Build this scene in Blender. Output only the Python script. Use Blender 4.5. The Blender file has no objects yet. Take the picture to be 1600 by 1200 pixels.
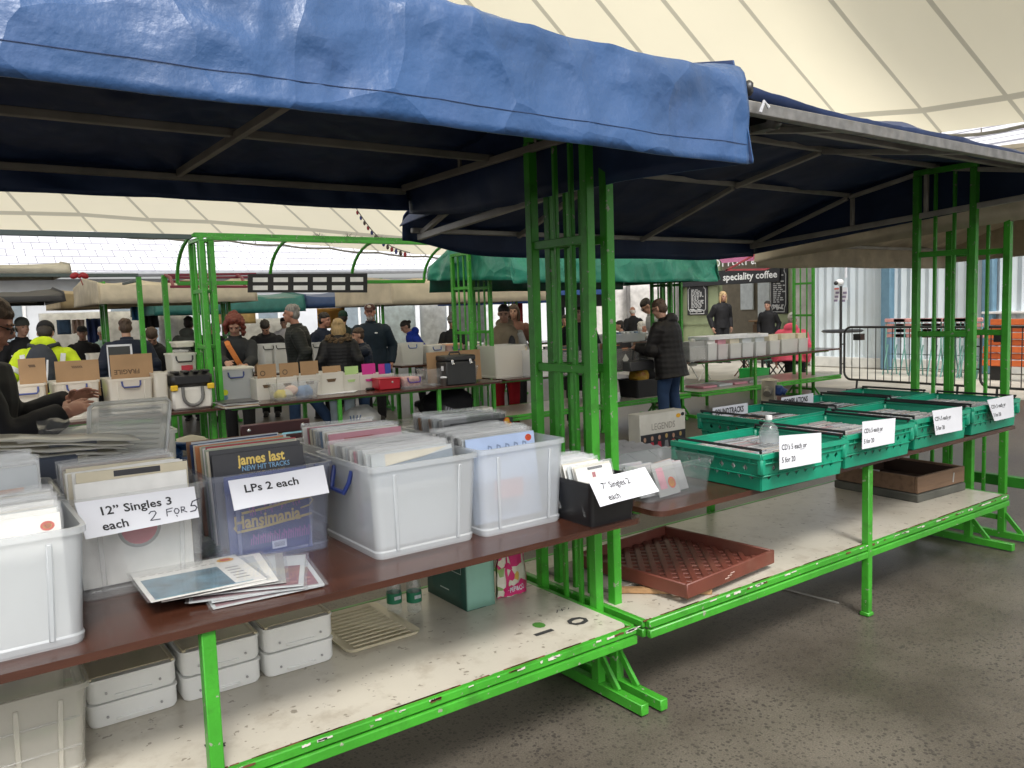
import bpy, math, random
import numpy as np
from mathutils import Vector, Matrix, Euler, noise
random.seed(7)
R = math.radians
V = Vector
sc = bpy.context.scene
col = sc.collection

# ------------------------------------------------------------------ camera
F_PX, CAM_H = 1267.0, 1.6
C_R = V((.80894843, -.5869287, -.03342379))
C_D = V((-.08043521, -.05418326, -.99528606))
C_F = V((.58235094, .80782355, -.0910412))
cam = bpy.data.cameras.new('camera')
cam.sensor_width = 36.0
cam.lens = 36.0 * F_PX / 1600
cam.clip_start, cam.clip_end = .05, 400
camo = bpy.data.objects.new('camera', cam)
col.objects.link(camo)
m = Matrix.Identity(4)
for i in range(3):
    m[i][0], m[i][1], m[i][2] = C_R[i], -C_D[i], -C_F[i]
m[2][3] = CAM_H
camo.matrix_world = m
sc.camera = camo

# ------------------------------------------------------------------ light
SUN_EL, SUN_AZ = 52, 200
w = bpy.data.worlds.new('World')
sc.world = w
w.use_nodes = True
nt = w.node_tree
bg = nt.nodes['Background']
sky = nt.nodes.new('ShaderNodeTexSky')
sky.sky_type = 'NISHITA'
sky.sun_disc = False
sky.sun_elevation = R(SUN_EL)
sky.sun_rotation = R(SUN_AZ)
sky.dust_density = 4
hs = nt.nodes.new('ShaderNodeHueSaturation')          # overcast: the blue washed out of the sky
hs.inputs['Saturation'].default_value = .22
nt.links.new(sky.outputs[0], hs.inputs['Color'])
nt.links.new(hs.outputs[0], bg.inputs[0])
bg.inputs[1].default_value = .15
sun = bpy.data.lights.new('sun', 'SUN')
sun.energy, sun.angle, sun.color = 1.5, R(14), (1, .97, .92)
suno = bpy.data.objects.new('sun', sun)
col.objects.link(suno)
# sky sun_rotation is clockwise from +Y
sd = V((math.sin(R(SUN_AZ)) * math.cos(R(SUN_EL)), math.cos(R(SUN_AZ)) * math.cos(R(SUN_EL)), math.sin(R(SUN_EL))))
suno.rotation_euler = sd.to_track_quat('Z', 'Y').to_euler()
sc.view_settings.view_transform = 'Standard'
sc.view_settings.look = 'None'
sc.view_settings.exposure = .76
sc.view_settings.gamma = 1
sc.render.engine = 'CYCLES'
sc.cycles.use_denoising = True
sc.cycles.max_bounces = 10
sc.cycles.diffuse_bounces = 5
sc.cycles.transparent_max_bounces = 24
sc.cycles.transmission_bounces = 6
sc.cycles.sample_clamp_indirect = 6
sc.cycles.caustics_reflective = False
sc.cycles.caustics_refractive = False

# ------------------------------------------------------------------ helpers
CP = V((0, 0, CAM_H))


def ray(px, py):
    return C_R * ((px - 800) / F_PX) + C_D * ((py - 600) / F_PX) + C_F


def U(px, py, x=None, y=None, z=None, D=None):
    """the point of the place seen in that direction, on a known plane or at a known ground distance"""
    d = ray(px, py)
    if x is not None: t = x / d.x
    elif y is not None: t = y / d.y
    elif z is not None: t = (z - CAM_H) / d.z
    else: t = D / math.hypot(d.x, d.y)
    return CP + d * t


MATS = {}


def nodes(name):
    mt = bpy.data.materials.new(name)
    mt.use_nodes = True
    t = mt.node_tree
    return mt, t, t.nodes['Principled BSDF'], t.nodes['Material Output']


def M(name, c, rough=.5, metal=0., var=.12, vs=6., bump=0., bs=60., spec=.5, coat=0., stretch=None, dirt=None, dscale=3., damt=.5, chips=None, cscale=45., crumple=0., cs=4.):
    """principled paint, cloth or plastic with colour variation, optional bump and optional dirt patches"""
    if name in MATS: return MATS[name]
    mt, t, p, o = nodes(name)
    n, l = t.nodes.new, t.links.new
    tc = n('ShaderNodeTexCoord')
    src = tc.outputs['Object']
    if stretch:
        mp = n('ShaderNodeMapping')
        mp.inputs['Scale'].default_value = stretch
        l(src, mp.inputs[0])
        src = mp.outputs[0]
    c4 = (*c, 1)
    nz = n('ShaderNodeTexNoise')
    nz.inputs['Scale'].default_value = vs
    nz.inputs['Detail'].default_value = 5
    l(src, nz.inputs['Vector'])
    mr = n('ShaderNodeMapRange')
    mr.inputs['From Min'].default_value, mr.inputs['From Max'].default_value = .3, .7
    mr.inputs['To Min'].default_value, mr.inputs['To Max'].default_value = 1 - var, 1 + var
    l(nz.outputs['Fac'], mr.inputs[0])
    mul = n('ShaderNodeMix')
    mul.data_type = 'RGBA'
    mul.blend_type = 'MULTIPLY'
    mul.inputs[0].default_value = 1
    mul.inputs[6].default_value = c4
    l(mr.outputs[0], mul.inputs[7])
    out = mul.outputs[2]
    if dirt:
        n2 = n('ShaderNodeTexNoise')
        n2.inputs['Scale'].default_value = dscale
        n2.inputs['Detail'].default_value = 8
        n2.inputs['Roughness'].default_value = .65
        l(src, n2.inputs['Vector'])
        m2 = n('ShaderNodeMapRange')
        m2.inputs['From Min'].default_value, m2.inputs['From Max'].default_value = .52, .68
        m2.inputs['To Max'].default_value = damt
        l(n2.outputs['Fac'], m2.inputs[0])
        mx = n('ShaderNodeMix')
        mx.data_type = 'RGBA'
        l(m2.outputs[0], mx.inputs[0])
        l(out, mx.inputs[6])
        mx.inputs[7].default_value = (*dirt, 1)
        out = mx.outputs[2]
    if chips:                                            # small hard edged chips and scuffs
        n5, m5, x5 = n('ShaderNodeTexNoise'), n('ShaderNodeMapRange'), n('ShaderNodeMix')
        n5.inputs['Scale'].default_value, n5.inputs['Detail'].default_value = cscale, 3
        l(src, n5.inputs['Vector'])
        m5.inputs['From Min'].default_value, m5.inputs['From Max'].default_value = .665, .69
        l(n5.outputs['Fac'], m5.inputs[0])
        x5.data_type = 'RGBA'
        l(m5.outputs[0], x5.inputs[0])
        l(out, x5.inputs[6])
        x5.inputs[7].default_value = (*chips, 1)
        out = x5.outputs[2]
    l(out, p.inputs['Base Color'])
    p.inputs['Roughness'].default_value = rough
    p.inputs['Metallic'].default_value = metal
    p.inputs['Specular IOR Level'].default_value = spec
    p.inputs['Coat Weight'].default_value = coat
    if bump:
        n3 = n('ShaderNodeTexNoise')
        n3.inputs['Scale'].default_value = bs
        n3.inputs['Detail'].default_value = 4
        l(src, n3.inputs['Vector'])
        b = n('ShaderNodeBump')
        b.inputs['Strength'].default_value = bump
        b.inputs['Distance'].default_value = .02
        l(n3.outputs['Fac'], b.inputs['Height'])
        l(b.outputs[0], p.inputs['Normal'])
        if crumple:                                      # faceted creases of stiff sheet
            prev = b
            for sc_, st, kind in ((cs * .55, 1., 'R'), (cs * 1.2, .8, 'R'), (cs * 1.25, .6, 'V'), (cs * 3.2, .13, 'V')):
                b2 = n('ShaderNodeBump')
                if kind == 'R':
                    rn_ = n('ShaderNodeTexNoise')
                    rn_.noise_type = 'RIDGED_MULTIFRACTAL'
                    rn_.inputs['Scale'].default_value, rn_.inputs['Detail'].default_value, rn_.inputs['Roughness'].default_value = sc_, 2., .35
                    rn_.inputs['Distortion'].default_value = .8
                    l(src, rn_.inputs['Vector'])
                    l(rn_.outputs[0], b2.inputs['Height'])
                    b2.inputs['Distance'].default_value = .06 / sc_
                else:
                    vo, nd, ad = n('ShaderNodeTexVoronoi'), n('ShaderNodeTexNoise'), n('ShaderNodeMix')
                    vo.inputs['Scale'].default_value = sc_
                    nd.inputs['Scale'].default_value = sc_ * .6
                    l(src, nd.inputs['Vector'])
                    ad.data_type, ad.blend_type = 'RGBA', 'ADD'
                    ad.inputs[0].default_value = .22
                    l(src, ad.inputs[6])
                    l(nd.outputs['Color'], ad.inputs[7])
                    l(ad.outputs[2], vo.inputs['Vector'])
                    l(vo.outputs['Distance'], b2.inputs['Height'])
                    b2.inputs['Distance'].default_value = .3 / sc_
                b2.inputs['Strength'].default_value = min(1, crumple * st)
                l(prev.outputs[0], b2.inputs['Normal'])
                prev = b2
            l(prev.outputs[0], p.inputs['Normal'])
    MATS[name] = mt
    return mt


def plastic(name, c, clear, rough=.35, transl=.5):
    """see-through or milky moulded plastic: part clear, part a diffusing, glossy skin"""
    if name in MATS: return MATS[name]
    mt, t, p, o = nodes(name)
    n, l = t.nodes.new, t.links.new
    p.inputs['Base Color'].default_value = (*c, 1)
    p.inputs['Roughness'].default_value = rough
    tr = n('ShaderNodeBsdfTranslucent')
    tr.inputs[0].default_value = (*c, 1)
    m1 = n('ShaderNodeMixShader')
    m1.inputs[0].default_value = transl
    l(p.outputs[0], m1.inputs[1])
    l(tr.outputs[0], m1.inputs[2])
    tp = n('ShaderNodeBsdfTransparent')
    tp.inputs[0].default_value = (*[min(1, x * .3 + .7) for x in c], 1)
    m2 = n('ShaderNodeMixShader')
    m2.inputs[0].default_value = clear ** .5
    l(m1.outputs[0], m2.inputs[1])
    l(tp.outputs[0], m2.inputs[2])
    gl = n('ShaderNodeBsdfGlossy')
    gl.inputs['Roughness'].default_value = rough * .6
    fr = n('ShaderNodeLayerWeight')
    fr.inputs[0].default_value = .18
    fm = n('ShaderNodeMapRange')
    fm.inputs['To Min'].default_value, fm.inputs['To Max'].default_value = .035, .4
    l(fr.outputs['Facing'], fm.inputs[0])
    m3 = n('ShaderNodeMixShader')
    l(fm.outputs[0], m3.inputs[0])
    l(m2.outputs[0], m3.inputs[1])
    l(gl.outputs[0], m3.inputs[2])
    l(m3.outputs[0], o.inputs[0])
    MATS[name] = mt
    return mt


class MB:
    """collects shapes and links them as one mesh object"""
    def __init__(s):
        s.v, s.f, s.m = [], [], []

    def add(s, vs, fs, m=0):
        b = len(s.v)
        s.v += [tuple(v) for v in vs]
        s.f += [tuple(b + i for i in f) for f in fs]
        s.m += [m] * len(fs)

    def box(s, c, d, bev=0., rot=None, m=0):
        """box of size d centred on c, edges chamfered by bev"""
        hx, hy, hz = d[0] / 2, d[1] / 2, d[2] / 2
        b = min(bev, hx * .9, hy * .9, hz * .9)
        vs, fs = [], []
        if b <= 0:
            vs = [V((x, y, z)) for x in (-hx, hx) for y in (-hy, hy) for z in (-hz, hz)]
            fs = [(0, 1, 3, 2), (4, 6, 7, 5), (0, 4, 5, 1), (2, 3, 7, 6), (0, 2, 6, 4), (1, 5, 7, 3)]
        else:
            idx = {}
            for sx in (-1, 1):
                for sy in (-1, 1):
                    for sz in (-1, 1):
                        for a in range(3):
                            p = [sx * (hx - b), sy * (hy - b), sz * (hz - b)]
                            p[a] = (sx * hx, sy * hy, sz * hz)[a]
                            idx[sx, sy, sz, a] = len(vs)
                            vs.append(V(p))
            for a in range(3):
                u, w_ = (a + 1) % 3, (a + 2) % 3
                for sg in (-1, 1):
                    q = []
                    for su, sw in ((-1, -1), (1, -1), (1, 1), (-1, 1)):
                        k = [0, 0, 0]
                        k[a], k[u], k[w_] = sg, su, sw
                        q.append(idx[(*k, a)])
                    fs.append(tuple(q if sg > 0 else q[::-1]))
                for su in (-1, 1):
                    for sw in (-1, 1):
                        q = []
                        for sg in (-1, 1):
                            k = [0, 0, 0]
                            k[a], k[u], k[w_] = sg, su, sw
                            q.append((idx[(*k, u)], idx[(*k, w_)]))
                        e = (q[0][0], q[1][0], q[1][1], q[0][1])
                        fs.append(e if su * sw < 0 else e[::-1])
            for sx in (-1, 1):
                for sy in (-1, 1):
                    for sz in (-1, 1):
                        e = tuple(idx[sx, sy, sz, a] for a in range(3))
                        fs.append(e if sx * sy * sz > 0 else e[::-1])
        c = V(c)
        if rot is not None: vs = [rot @ v for v in vs]
        s.add([v + c for v in vs], fs, m)

    def bar(s, p0, p1, w_, h=None, m=0, bev=.003, up=(0, 0, 1)):
        """rectangular bar from p0 to p1"""
        p0, p1 = V(p0), V(p1)
        h = h or w_
        d = p1 - p0
        L = d.length
        x = d.normalized()
        up = V(up)
        if abs(x.dot(up)) > .98: up = V((0, 1, 0))
        y = up.cross(x).normalized()
        z = x.cross(y)
        rot = Matrix((x, y, z)).transposed()
        s.box((p0 + p1) / 2, (L, w_, h), bev, rot, m)

    def tube(s, pts, r, n=8, m=0, cap=True):
        """round tube along points, r a number or one radius per point"""
        pts = [V(p) for p in pts]
        rs = r if isinstance(r, (list, tuple)) else [r] * len(pts)
        vs, fs = [], []
        ref = None
        for i, p in enumerate(pts):
            d = (pts[min(i + 1, len(pts) - 1)] - pts[max(i - 1, 0)]).normalized()
            if ref is None:
                ref = d.orthogonal().normalized()
            ref = (ref - d * ref.dot(d)).normalized()
            b = d.cross(ref)
            for k in range(n):
                a = 2 * math.pi * k / n
                vs.append(p + (ref * math.cos(a) + b * math.sin(a)) * rs[i])
        for i in range(len(pts) - 1):
            for k in range(n):
                k2 = (k + 1) % n
                fs.append((i * n + k, i * n + k2, (i + 1) * n + k2, (i + 1) * n + k))
        if cap:
            fs.append(tuple(range(n))[::-1])
            e = (len(pts) - 1) * n
            fs.append(tuple(e + k for k in range(n)))
        s.add(vs, fs, m)

    def ell(s, c, r, seg=12, rot=None, m=0):
        """ellipsoid"""
        c = V(c)
        r = (r, r, r) if not isinstance(r, (tuple, list)) else r
        vs, fs = [], []
        nr = max(4, seg // 2)
        for i in range(nr + 1):
            t = math.pi * i / nr
            for k in range(seg):
                a = 2 * math.pi * k / seg
                v = V((math.sin(t) * math.cos(a) * r[0], math.sin(t) * math.sin(a) * r[1], math.cos(t) * r[2]))
                if rot is not None: v = rot @ v
                vs.append(c + v)
        for i in range(nr):
            for k in range(seg):
                k2 = (k + 1) % seg
                fs.append((i * seg + k, (i + 1) * seg + k, (i + 1) * seg + k2, i * seg + k2))
        s.add(vs, fs, m)

    def lathe(s, c, prof, n=20, m=0):
        """profile of (radius, z) turned about the vertical through c"""
        c = V(c)
        vs = [c + V((r * math.cos(2 * math.pi * k / n), r * math.sin(2 * math.pi * k / n), z)) for r, z in prof for k in range(n)]
        fs = [(i * n + k, i * n + (k + 1) % n, (i + 1) * n + (k + 1) % n, (i + 1) * n + k) for i in range(len(prof) - 1) for k in range(n)]
        s.add(vs, fs, m)

    def grid(s, nx, ny, fn, m=0):
        vs = [fn(i / nx, j / ny) for j in range(ny + 1) for i in range(nx + 1)]
        fs = [(j * (nx + 1) + i, j * (nx + 1) + i + 1, (j + 1) * (nx + 1) + i + 1, (j + 1) * (nx + 1) + i) for j in range(ny) for i in range(nx)]
        s.add(vs, fs, m)

    def prism(s, poly, d, m=0):
        """polygon of points pushed along vector d"""
        n = len(poly)
        poly = [V(p) for p in poly]
        d = V(d)
        s.add(poly + [p + d for p in poly], [tuple(range(n))[::-1], tuple(range(n, 2 * n))] + [(i, (i + 1) % n, n + (i + 1) % n, n + i) for i in range(n)], m)

    def text(s, body, size, fn, u0, v0, m=0, bold=0., align='LEFT', sx=1., shear=0.):
        """lettering laid on a surface by fn(u, v); size in the units of v"""
        cu = bpy.data.curves.new('t', 'FONT')
        cu.body, cu.size, cu.offset, cu.align_x, cu.shear = body, 1.0, bold, align, shear
        cu.resolution_u = 2
        o = bpy.data.objects.new('t', cu)
        me = bpy.data.meshes.new_from_object(o)
        vs = [fn(u0 + v.co.x * size * sx, v0 + v.co.y * size) for v in me.vertices]
        s.add(vs, [tuple(p.vertices) for p in me.polygons], m)
        bpy.data.objects.remove(o)
        bpy.data.curves.remove(cu)
        bpy.data.meshes.remove(me)

    def mesh(s, name, mats, smooth=True):
        me = bpy.data.meshes.new(name)
        me.from_pydata(s.v, [], s.f)
        for x in (mats if isinstance(mats, (list, tuple)) else [mats]): me.materials.append(x)
        me.polygons.foreach_set('material_index', s.m)
        if smooth:
            me.polygons.foreach_set('use_smooth', [True] * len(s.f))
            me.set_sharp_from_angle(angle=R(38))
        me.update()
        return me

    def build(s, name, mats, parent=None, smooth=True):
        return link(name, s.mesh(name, mats, smooth), parent)


def link(name, me, parent=None):
    o = bpy.data.objects.new(name, me)
    col.objects.link(o)
    if parent: o.parent = parent
    return o


def tag(o, label=None, cat=None, group=None, kind=None):
    if label: o['label'] = label
    if cat: o['category'] = cat
    if group: o['group'] = group
    if kind: o['kind'] = kind
    return o


def thing(name, label, cat, loc=(0, 0, 0), rz=0., group=None):
    o = bpy.data.objects.new(name, None)
    o.empty_display_size = .1
    o.location, o.rotation_euler = loc, (0, 0, rz)
    col.objects.link(o)
    return tag(o, label, cat, group)


def dup(o, loc=None, rz=None, label=None, group=None, parent=None):
    c = o.copy()
    col.objects.link(c)
    if parent: c.parent = parent
    for ch in list(o.children): dup(ch, parent=c)
    if loc is not None: c.location = loc
    if rz is not None: c.rotation_euler = (0, 0, rz)
    if label: c['label'] = label
    if group: c['group'] = group
    return c


def nz3(p, s): return noise.noise(V(p) * s)


def quad(a, b, c, d):
    """bilinear map: (0,0) lower left a, (1,0) b, (1,1) c, (0,1) d"""
    a, b, c, d = V(a), V(b), V(c), V(d)
    return lambda u, v: (a * (1 - u) + b * u) * (1 - v) + (d * (1 - u) + c * u) * v


def wm(o):
    b = o.matrix_basis.copy()
    return (wm(o.parent) @ o.matrix_parent_inverse @ b) if o.parent else b


def wpart(mb, name, mats, parent, smooth=True):
    """a part whose shape was given in the coordinates of the place"""
    o = mb.build(name, mats, parent, smooth)
    o.matrix_parent_inverse = wm(parent).inverted()
    return o


# ------------------------------------------------------------------ materials
GREEN = M('green_paint', (.045, .30, .022), .38, var=.18, vs=4, dirt=(.03, .13, .015), dscale=9, damt=.6, bump=.08, bs=90, chips=(.25, .27, .2), cscale=38)
DKGREEN = M('dark_green_paint', (.03, .2, .02), .45, var=.2, vs=4, dirt=(.02, .08, .012), dscale=7)
STEEL = M('galvanised_steel', (.36, .35, .33), .5, .35, var=.2, vs=8, bump=.05)
BOARD = M('brown_board', (.052, .0175, .0095), .26, var=.3, vs=3, stretch=(.6, 6, 6), dirt=(.075, .03, .018), dscale=7, damt=.6, bump=.06, bs=40, coat=.15)
SHELF = M('worn_cream_board', (.50, .465, .39), .3, var=.1, vs=2, dirt=(.33, .285, .22), dscale=9, damt=.6, bump=.08, bs=25, spec=.6, chips=(.24, .21, .165), cscale=34)
EDGECHIP = M('bare_chipped_edge', (.6, .58, .52), .7, var=.2)
RUST = M('rust_edge', (.12, .045, .02), .85, var=.4, vs=30)
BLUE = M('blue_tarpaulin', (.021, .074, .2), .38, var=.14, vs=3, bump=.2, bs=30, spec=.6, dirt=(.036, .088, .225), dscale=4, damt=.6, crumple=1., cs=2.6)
BLUE_SHADED = M('navy_tarpaulin_underside', (.02, .038, .10), .5, var=.25, vs=3, bump=.2, bs=6, spec=.25, crumple=.3, cs=2)  # shade under the blue covers, put into the colour of their inner side
STITCH = M('dark_thread', (.02, .04, .11), .8)
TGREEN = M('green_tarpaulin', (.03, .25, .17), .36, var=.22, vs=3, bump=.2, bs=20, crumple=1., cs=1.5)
TEAL = M('teal_tarpaulin', (.03, .17, .16), .5, var=.2, bump=.3, bs=5)
BEIGE = M('beige_canvas', (.58, .51, .40), .75, var=.18, vs=3, bump=.4, bs=5, dirt=(.24, .2, .145), dscale=2)
CREAM = M('cream_canvas', (.55, .48, .37), .75, var=.15, vs=3, bump=.4, bs=5)
BLACKP = M('black_plastic', (.012, .012, .013), .35, var=.2)
BLACKM = M('black_metal', (.015, .015, .016), .45, var=.2)
WHITE = M('white_paper', (.66, .67, .71), .7, var=.03, bump=.1, bs=8)
INK = M('black_ink', (.012, .012, .014), .6, var=0)
PEN = M('marker_pen', (.03, .03, .05), .6, var=0)
CARD = M('cardboard', (.30, .185, .095), .8, var=.12, vs=5, bump=.05)
CRATE = M('green_crate_plastic', (.008, .25, .145), .36, var=.2, vs=5, bump=.03, dirt=(.02, .2, .12), dscale=14, damt=.6)
CRATE_D = M('green_crate_inside', (.006, .2, .115), .45, var=.1)
P_MILK = plastic('milky_plastic', (.83, .86, .88), .38, .28, .3)
P_MILK2 = plastic('cloudy_plastic', (.9, .91, .91), .28, .3, .2)
P_CLEAR = plastic('clear_plastic', (.92, .93, .93), .8, .16, .2)
P_COOL = plastic('cool_clear_plastic', (.72, .77, .93), .80, .14, .2)
P_SLEEVE = plastic('clear_sleeve', (.9, .91, .91), .74, .07, .2)
HANDLE = M('blue_handle_plastic', (.012, .03, .16), .35)
WOOD = M('weathered_wood', (.16, .095, .055), .75, var=.3, vs=4, stretch=(1, 8, 8), dirt=(.07, .05, .035), dscale=4)
WOOD_G = M('grey_timber', (.085, .085, .07), .85, var=.3, vs=5)
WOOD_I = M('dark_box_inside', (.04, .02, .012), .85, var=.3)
TRAY = M('red_brown_plastic', (.145, .04, .026), .48, var=.15, dirt=(.2, .1, .07), dscale=4, damt=.45)
SLATE = M('slate_roof', (.42, .43, .46), .6, var=.1)


def pick(cs, names): return [M(n_, c, r_, var=.1, vs=4, bump=.05) for n_, c, r_ in zip(names, *zip(*cs))]


SPINE = [M('sleeve_%s' % n_, c, .35, var=.12, vs=8, bump=.03) for n_, c in dict(
    cream=(.62, .57, .45), white=(.78, .77, .73), ivory=(.6, .54, .4), grey=(.32, .32, .31), dark=(.035, .035, .04), navy=(.03, .05, .12),
    brown=(.24, .13, .07), orange=(.5, .2, .08), blue=(.12, .22, .36), red=(.34, .04, .05), sage=(.33, .37, .28), pale=(.5, .53, .54), pink=(.55, .25, .3)).items()]
SP = {n_.name[7:]: n_ for n_ in SPINE}
STK_Y = M('yellow_sticker', (.7, .36, .02), .5, var=.1)
STK_R = M('red_sticker', (.55, .06, .02), .5, var=.1)


# ------------------------------------------------------------------ setting
def ground_material():
    mt, t, p, o = nodes('exposed_aggregate_concrete')
    n, l = t.nodes.new, t.links.new
    tc = n('ShaderNodeTexCoord')
    vo = n('ShaderNodeTexVoronoi')
    vo.inputs['Scale'].default_value = 62
    vo.inputs['Randomness'].default_value = 1
    wv = n('ShaderNodeTexNoise')
    wv.inputs['Scale'].default_value = 30
    mixv = n('ShaderNodeMix')
    mixv.data_type = 'RGBA'
    mixv.blend_type = 'ADD'
    mixv.inputs[0].default_value = .02
    l(tc.outputs['Object'], wv.inputs['Vector'])
    l(tc.outputs['Object'], mixv.inputs[6])
    l(wv.outputs['Color'], mixv.inputs[7])
    l(mixv.outputs[2], vo.inputs['Vector'])
    # dark pebbles: only some cells, small
    sep = n('ShaderNodeSeparateColor')
    l(vo.outputs['Color'], sep.inputs[0])
    thr = n('ShaderNodeMath')
    thr.operation = 'MULTIPLY'
    l(sep.outputs[0], thr.inputs[0])
    thr.inputs[1].default_value = .52
    ls = n('ShaderNodeMath')
    ls.operation = 'LESS_THAN'
    l(vo.outputs['Distance'], ls.inputs[0])
    l(thr.outputs[0], ls.inputs[1])
    nz = n('ShaderNodeTexNoise')
    nz.inputs['Scale'].default_value = .9
    nz.inputs['Detail'].default_value = 9
    nz.inputs['Roughness'].default_value = .62
    l(tc.outputs['Object'], nz.inputs['Vector'])
    cr = n('ShaderNodeValToRGB')
    cr.color_ramp.elements[0].position, cr.color_ramp.elements[0].color = .38, (.064, .055, .043, 1)
    cr.color_ramp.elements[1].position, cr.color_ramp.elements[1].color = .72, (.15, .132, .107, 1)
    l(nz.outputs['Fac'], cr.inputs[0])
    n4 = n('ShaderNodeTexNoise')
    n4.inputs['Scale'].default_value = 160
    n4.inputs['Detail'].default_value = 3
    l(tc.outputs['Object'], n4.inputs['Vector'])
    gm = n('ShaderNodeMix')
    gm.data_type = 'RGBA'
    gm.blend_type = 'OVERLAY'
    gm.inputs[0].default_value = .55
    l(cr.outputs[0], gm.inputs[6])
    l(n4.outputs['Fac'], gm.inputs[7])
    mx = n('ShaderNodeMix')
    mx.data_type = 'RGBA'
    fk = n('ShaderNodeMath')
    fk.operation = 'MULTIPLY'
    l(ls.outputs[0], fk.inputs[0])
    n6 = n('ShaderNodeTexNoise')
    n6.inputs['Scale'].default_value = 2.3
    l(tc.outputs['Object'], n6.inputs['Vector'])
    m6 = n('ShaderNodeMapRange')
    m6.inputs['From Min'].default_value, m6.inputs['From Max'].default_value = .3, .7
    m6.inputs['To Min'].default_value, m6.inputs['To Max'].default_value = .4, .9
    l(n6.outputs['Fac'], m6.inputs[0])
    l(m6.outputs[0], fk.inputs[1])
    l(fk.outputs[0], mx.inputs[0])
    l(gm.outputs[2], mx.inputs[6])
    mx.inputs[7].default_value = (.035, .031, .028, 1)
    l(mx.outputs[2], p.inputs['Base Color'])
    rr = n('ShaderNodeMapRange')
    rr.inputs['To Min'].default_value, rr.inputs['To Max'].default_value = .27, .55
    l(nz.outputs['Fac'], rr.inputs[0])
    l(rr.outputs[0], p.inputs['Roughness'])
    b = n('ShaderNodeBump')
    b.inputs['Strength'].default_value = .25
    b.inputs['Distance'].default_value = .004
    l(n4.outputs['Fac'], b.inputs['Height'])
    l(b.outputs[0], p.inputs['Normal'])
    return mt


g = MB()
g.grid(60, 60, lambda u, v: V((-60 + 200 * u, -40 + 200 * v, 0)))
tag(g.build('ground', ground_material()), kind='structure')
g = MB()                                                        # pale paving beyond the tent, 4 mm above the concrete
pave = M('pale_stone_paving', (.42, .395, .34), .6, var=.2, vs=1.5, bump=.1, bs=20, dirt=(.28, .25, .2), dscale=.8)
g.add([(13.2, -30, .004), (60, -30, .004), (60, 60, .004), (13.2, 60, .004)], [(0, 1, 2, 3)])
tag(g.build('paving', pave), kind='structure')
g = MB()
crk = M('pale_joint', (.3, .29, .26), .8)
for a, b in (((1195, 912), (1310, 942)),):
    p0, p1 = U(*a, z=.003), U(*b, z=.003)
    g.bar(p0, p1, .012, .006, bev=0)
tag(g.build('floor_joint', crk), kind='structure')


# tensioned membrane roof: rulings run up from the eave, every fourth column is a welded seam
def membrane_material(name, c, tr):
    mt, t, p, o = nodes(name)
    n, l = t.nodes.new, t.links.new
    tc = n('ShaderNodeTexCoord')
    nz = n('ShaderNodeTexNoise')
    nz.inputs['Scale'].default_value = .35
    nz.inputs['Detail'].default_value = 8
    l(tc.outputs['Object'], nz.inputs['Vector'])
    cr = n('ShaderNodeValToRGB')
    cr.color_ramp.elements[0].position, cr.color_ramp.elements[0].color = .3, (*[x * .93 for x in c], 1)
    cr.color_ramp.elements[1].position, cr.color_ramp.elements[1].color = .7, (*c, 1)
    l(nz.outputs['Fac'], cr.inputs[0])
    df, tl, mx = n('ShaderNodeBsdfDiffuse'), n('ShaderNodeBsdfTranslucent'), n('ShaderNodeMixShader')
    l(cr.outputs[0], df.inputs[0])
    l(cr.outputs[0], tl.inputs[0])
    mx.inputs[0].default_value = tr
    l(df.outputs[0], mx.inputs[1])
    l(tl.outputs[0], mx.inputs[2])
    l(mx.outputs[0], o.inputs[0])
    t.nodes.remove(p)
    return mt


MEMB = membrane_material('roof_membrane', (.90, .83, .63), .6)
SEAM = membrane_material('roof_membrane_double', (.58, .54, .42), .5)
RUL = [(-420, 345, 1.1, 26), (-320, 348, 1.12, 25.5), (-220, 351, 1.15, 25), (-125, 354, 1.16, 24.7), (-30, 358, 1.17, 24.4), (65, 360, 1.17, 24), (150, 362, 1.17, 24), (260, 370, 1.06, 24), (355, 373, .99, 24),
       (443, 380, .95, 24), (515, 385, .95, 24), (590, 392, .96, 24.2), (665, 398, .97, 24.5), (740, 402, .98, 24), (815, 402, 1.0, 23.4), (890, 396, 1.05, 22.6), (962, 374, 1.12, 21.5),
       (1025, 340, 1.18, 20.4), (1085, 300, 1.24, 19.4), (1160, 272, 1.25, 18.4), (1235, 240, 1.26, 17.4), (1335, 213, 1.26, 16.4), (1470, 207, 1.27, 15.2), (1605, 190, 1.32, 14.2), (1760, 166, 1.35, 13.5),
       (1950, 138, 1.4, 12.8), (2200, 95, 1.45, 12), (2500, 40, 1.5, 11)]
cols = []
for ex, ey, sl, D in RUL:
    e = U(ex, ey, D=D)
    tp = U(ex - 800 / sl, ey - 800, z=9.5 + .5 * math.sin(ex * .003))
    hw = .045 + .0 * D
    cols.append((e, tp))
g = MB()
NV = [0, .06, .075, .3, .55, .8, 1.0, 1.02]
vs, fs, ms = [], [], []
cc = []
for i, (e, tp) in enumerate(cols):
    nb = cols[i + 1] if i + 1 < len(cols) else cols[i - 1]
    sgn = 1 if i + 1 < len(cols) else -1
    de, dt = (nb[0] - e) * sgn, (nb[1] - tp) * sgn
    we, wt = .034, .06
    cc.append((e - de.normalized() * we, tp - dt.normalized() * wt))
    cc.append((e + de.normalized() * we, tp + dt.normalized() * wt))


def rib(e, tp, v):
    p = e.lerp(tp, v)
    p.z -= .12 * math.sin(math.pi * v)        # tensioned sag
    return p


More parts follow.
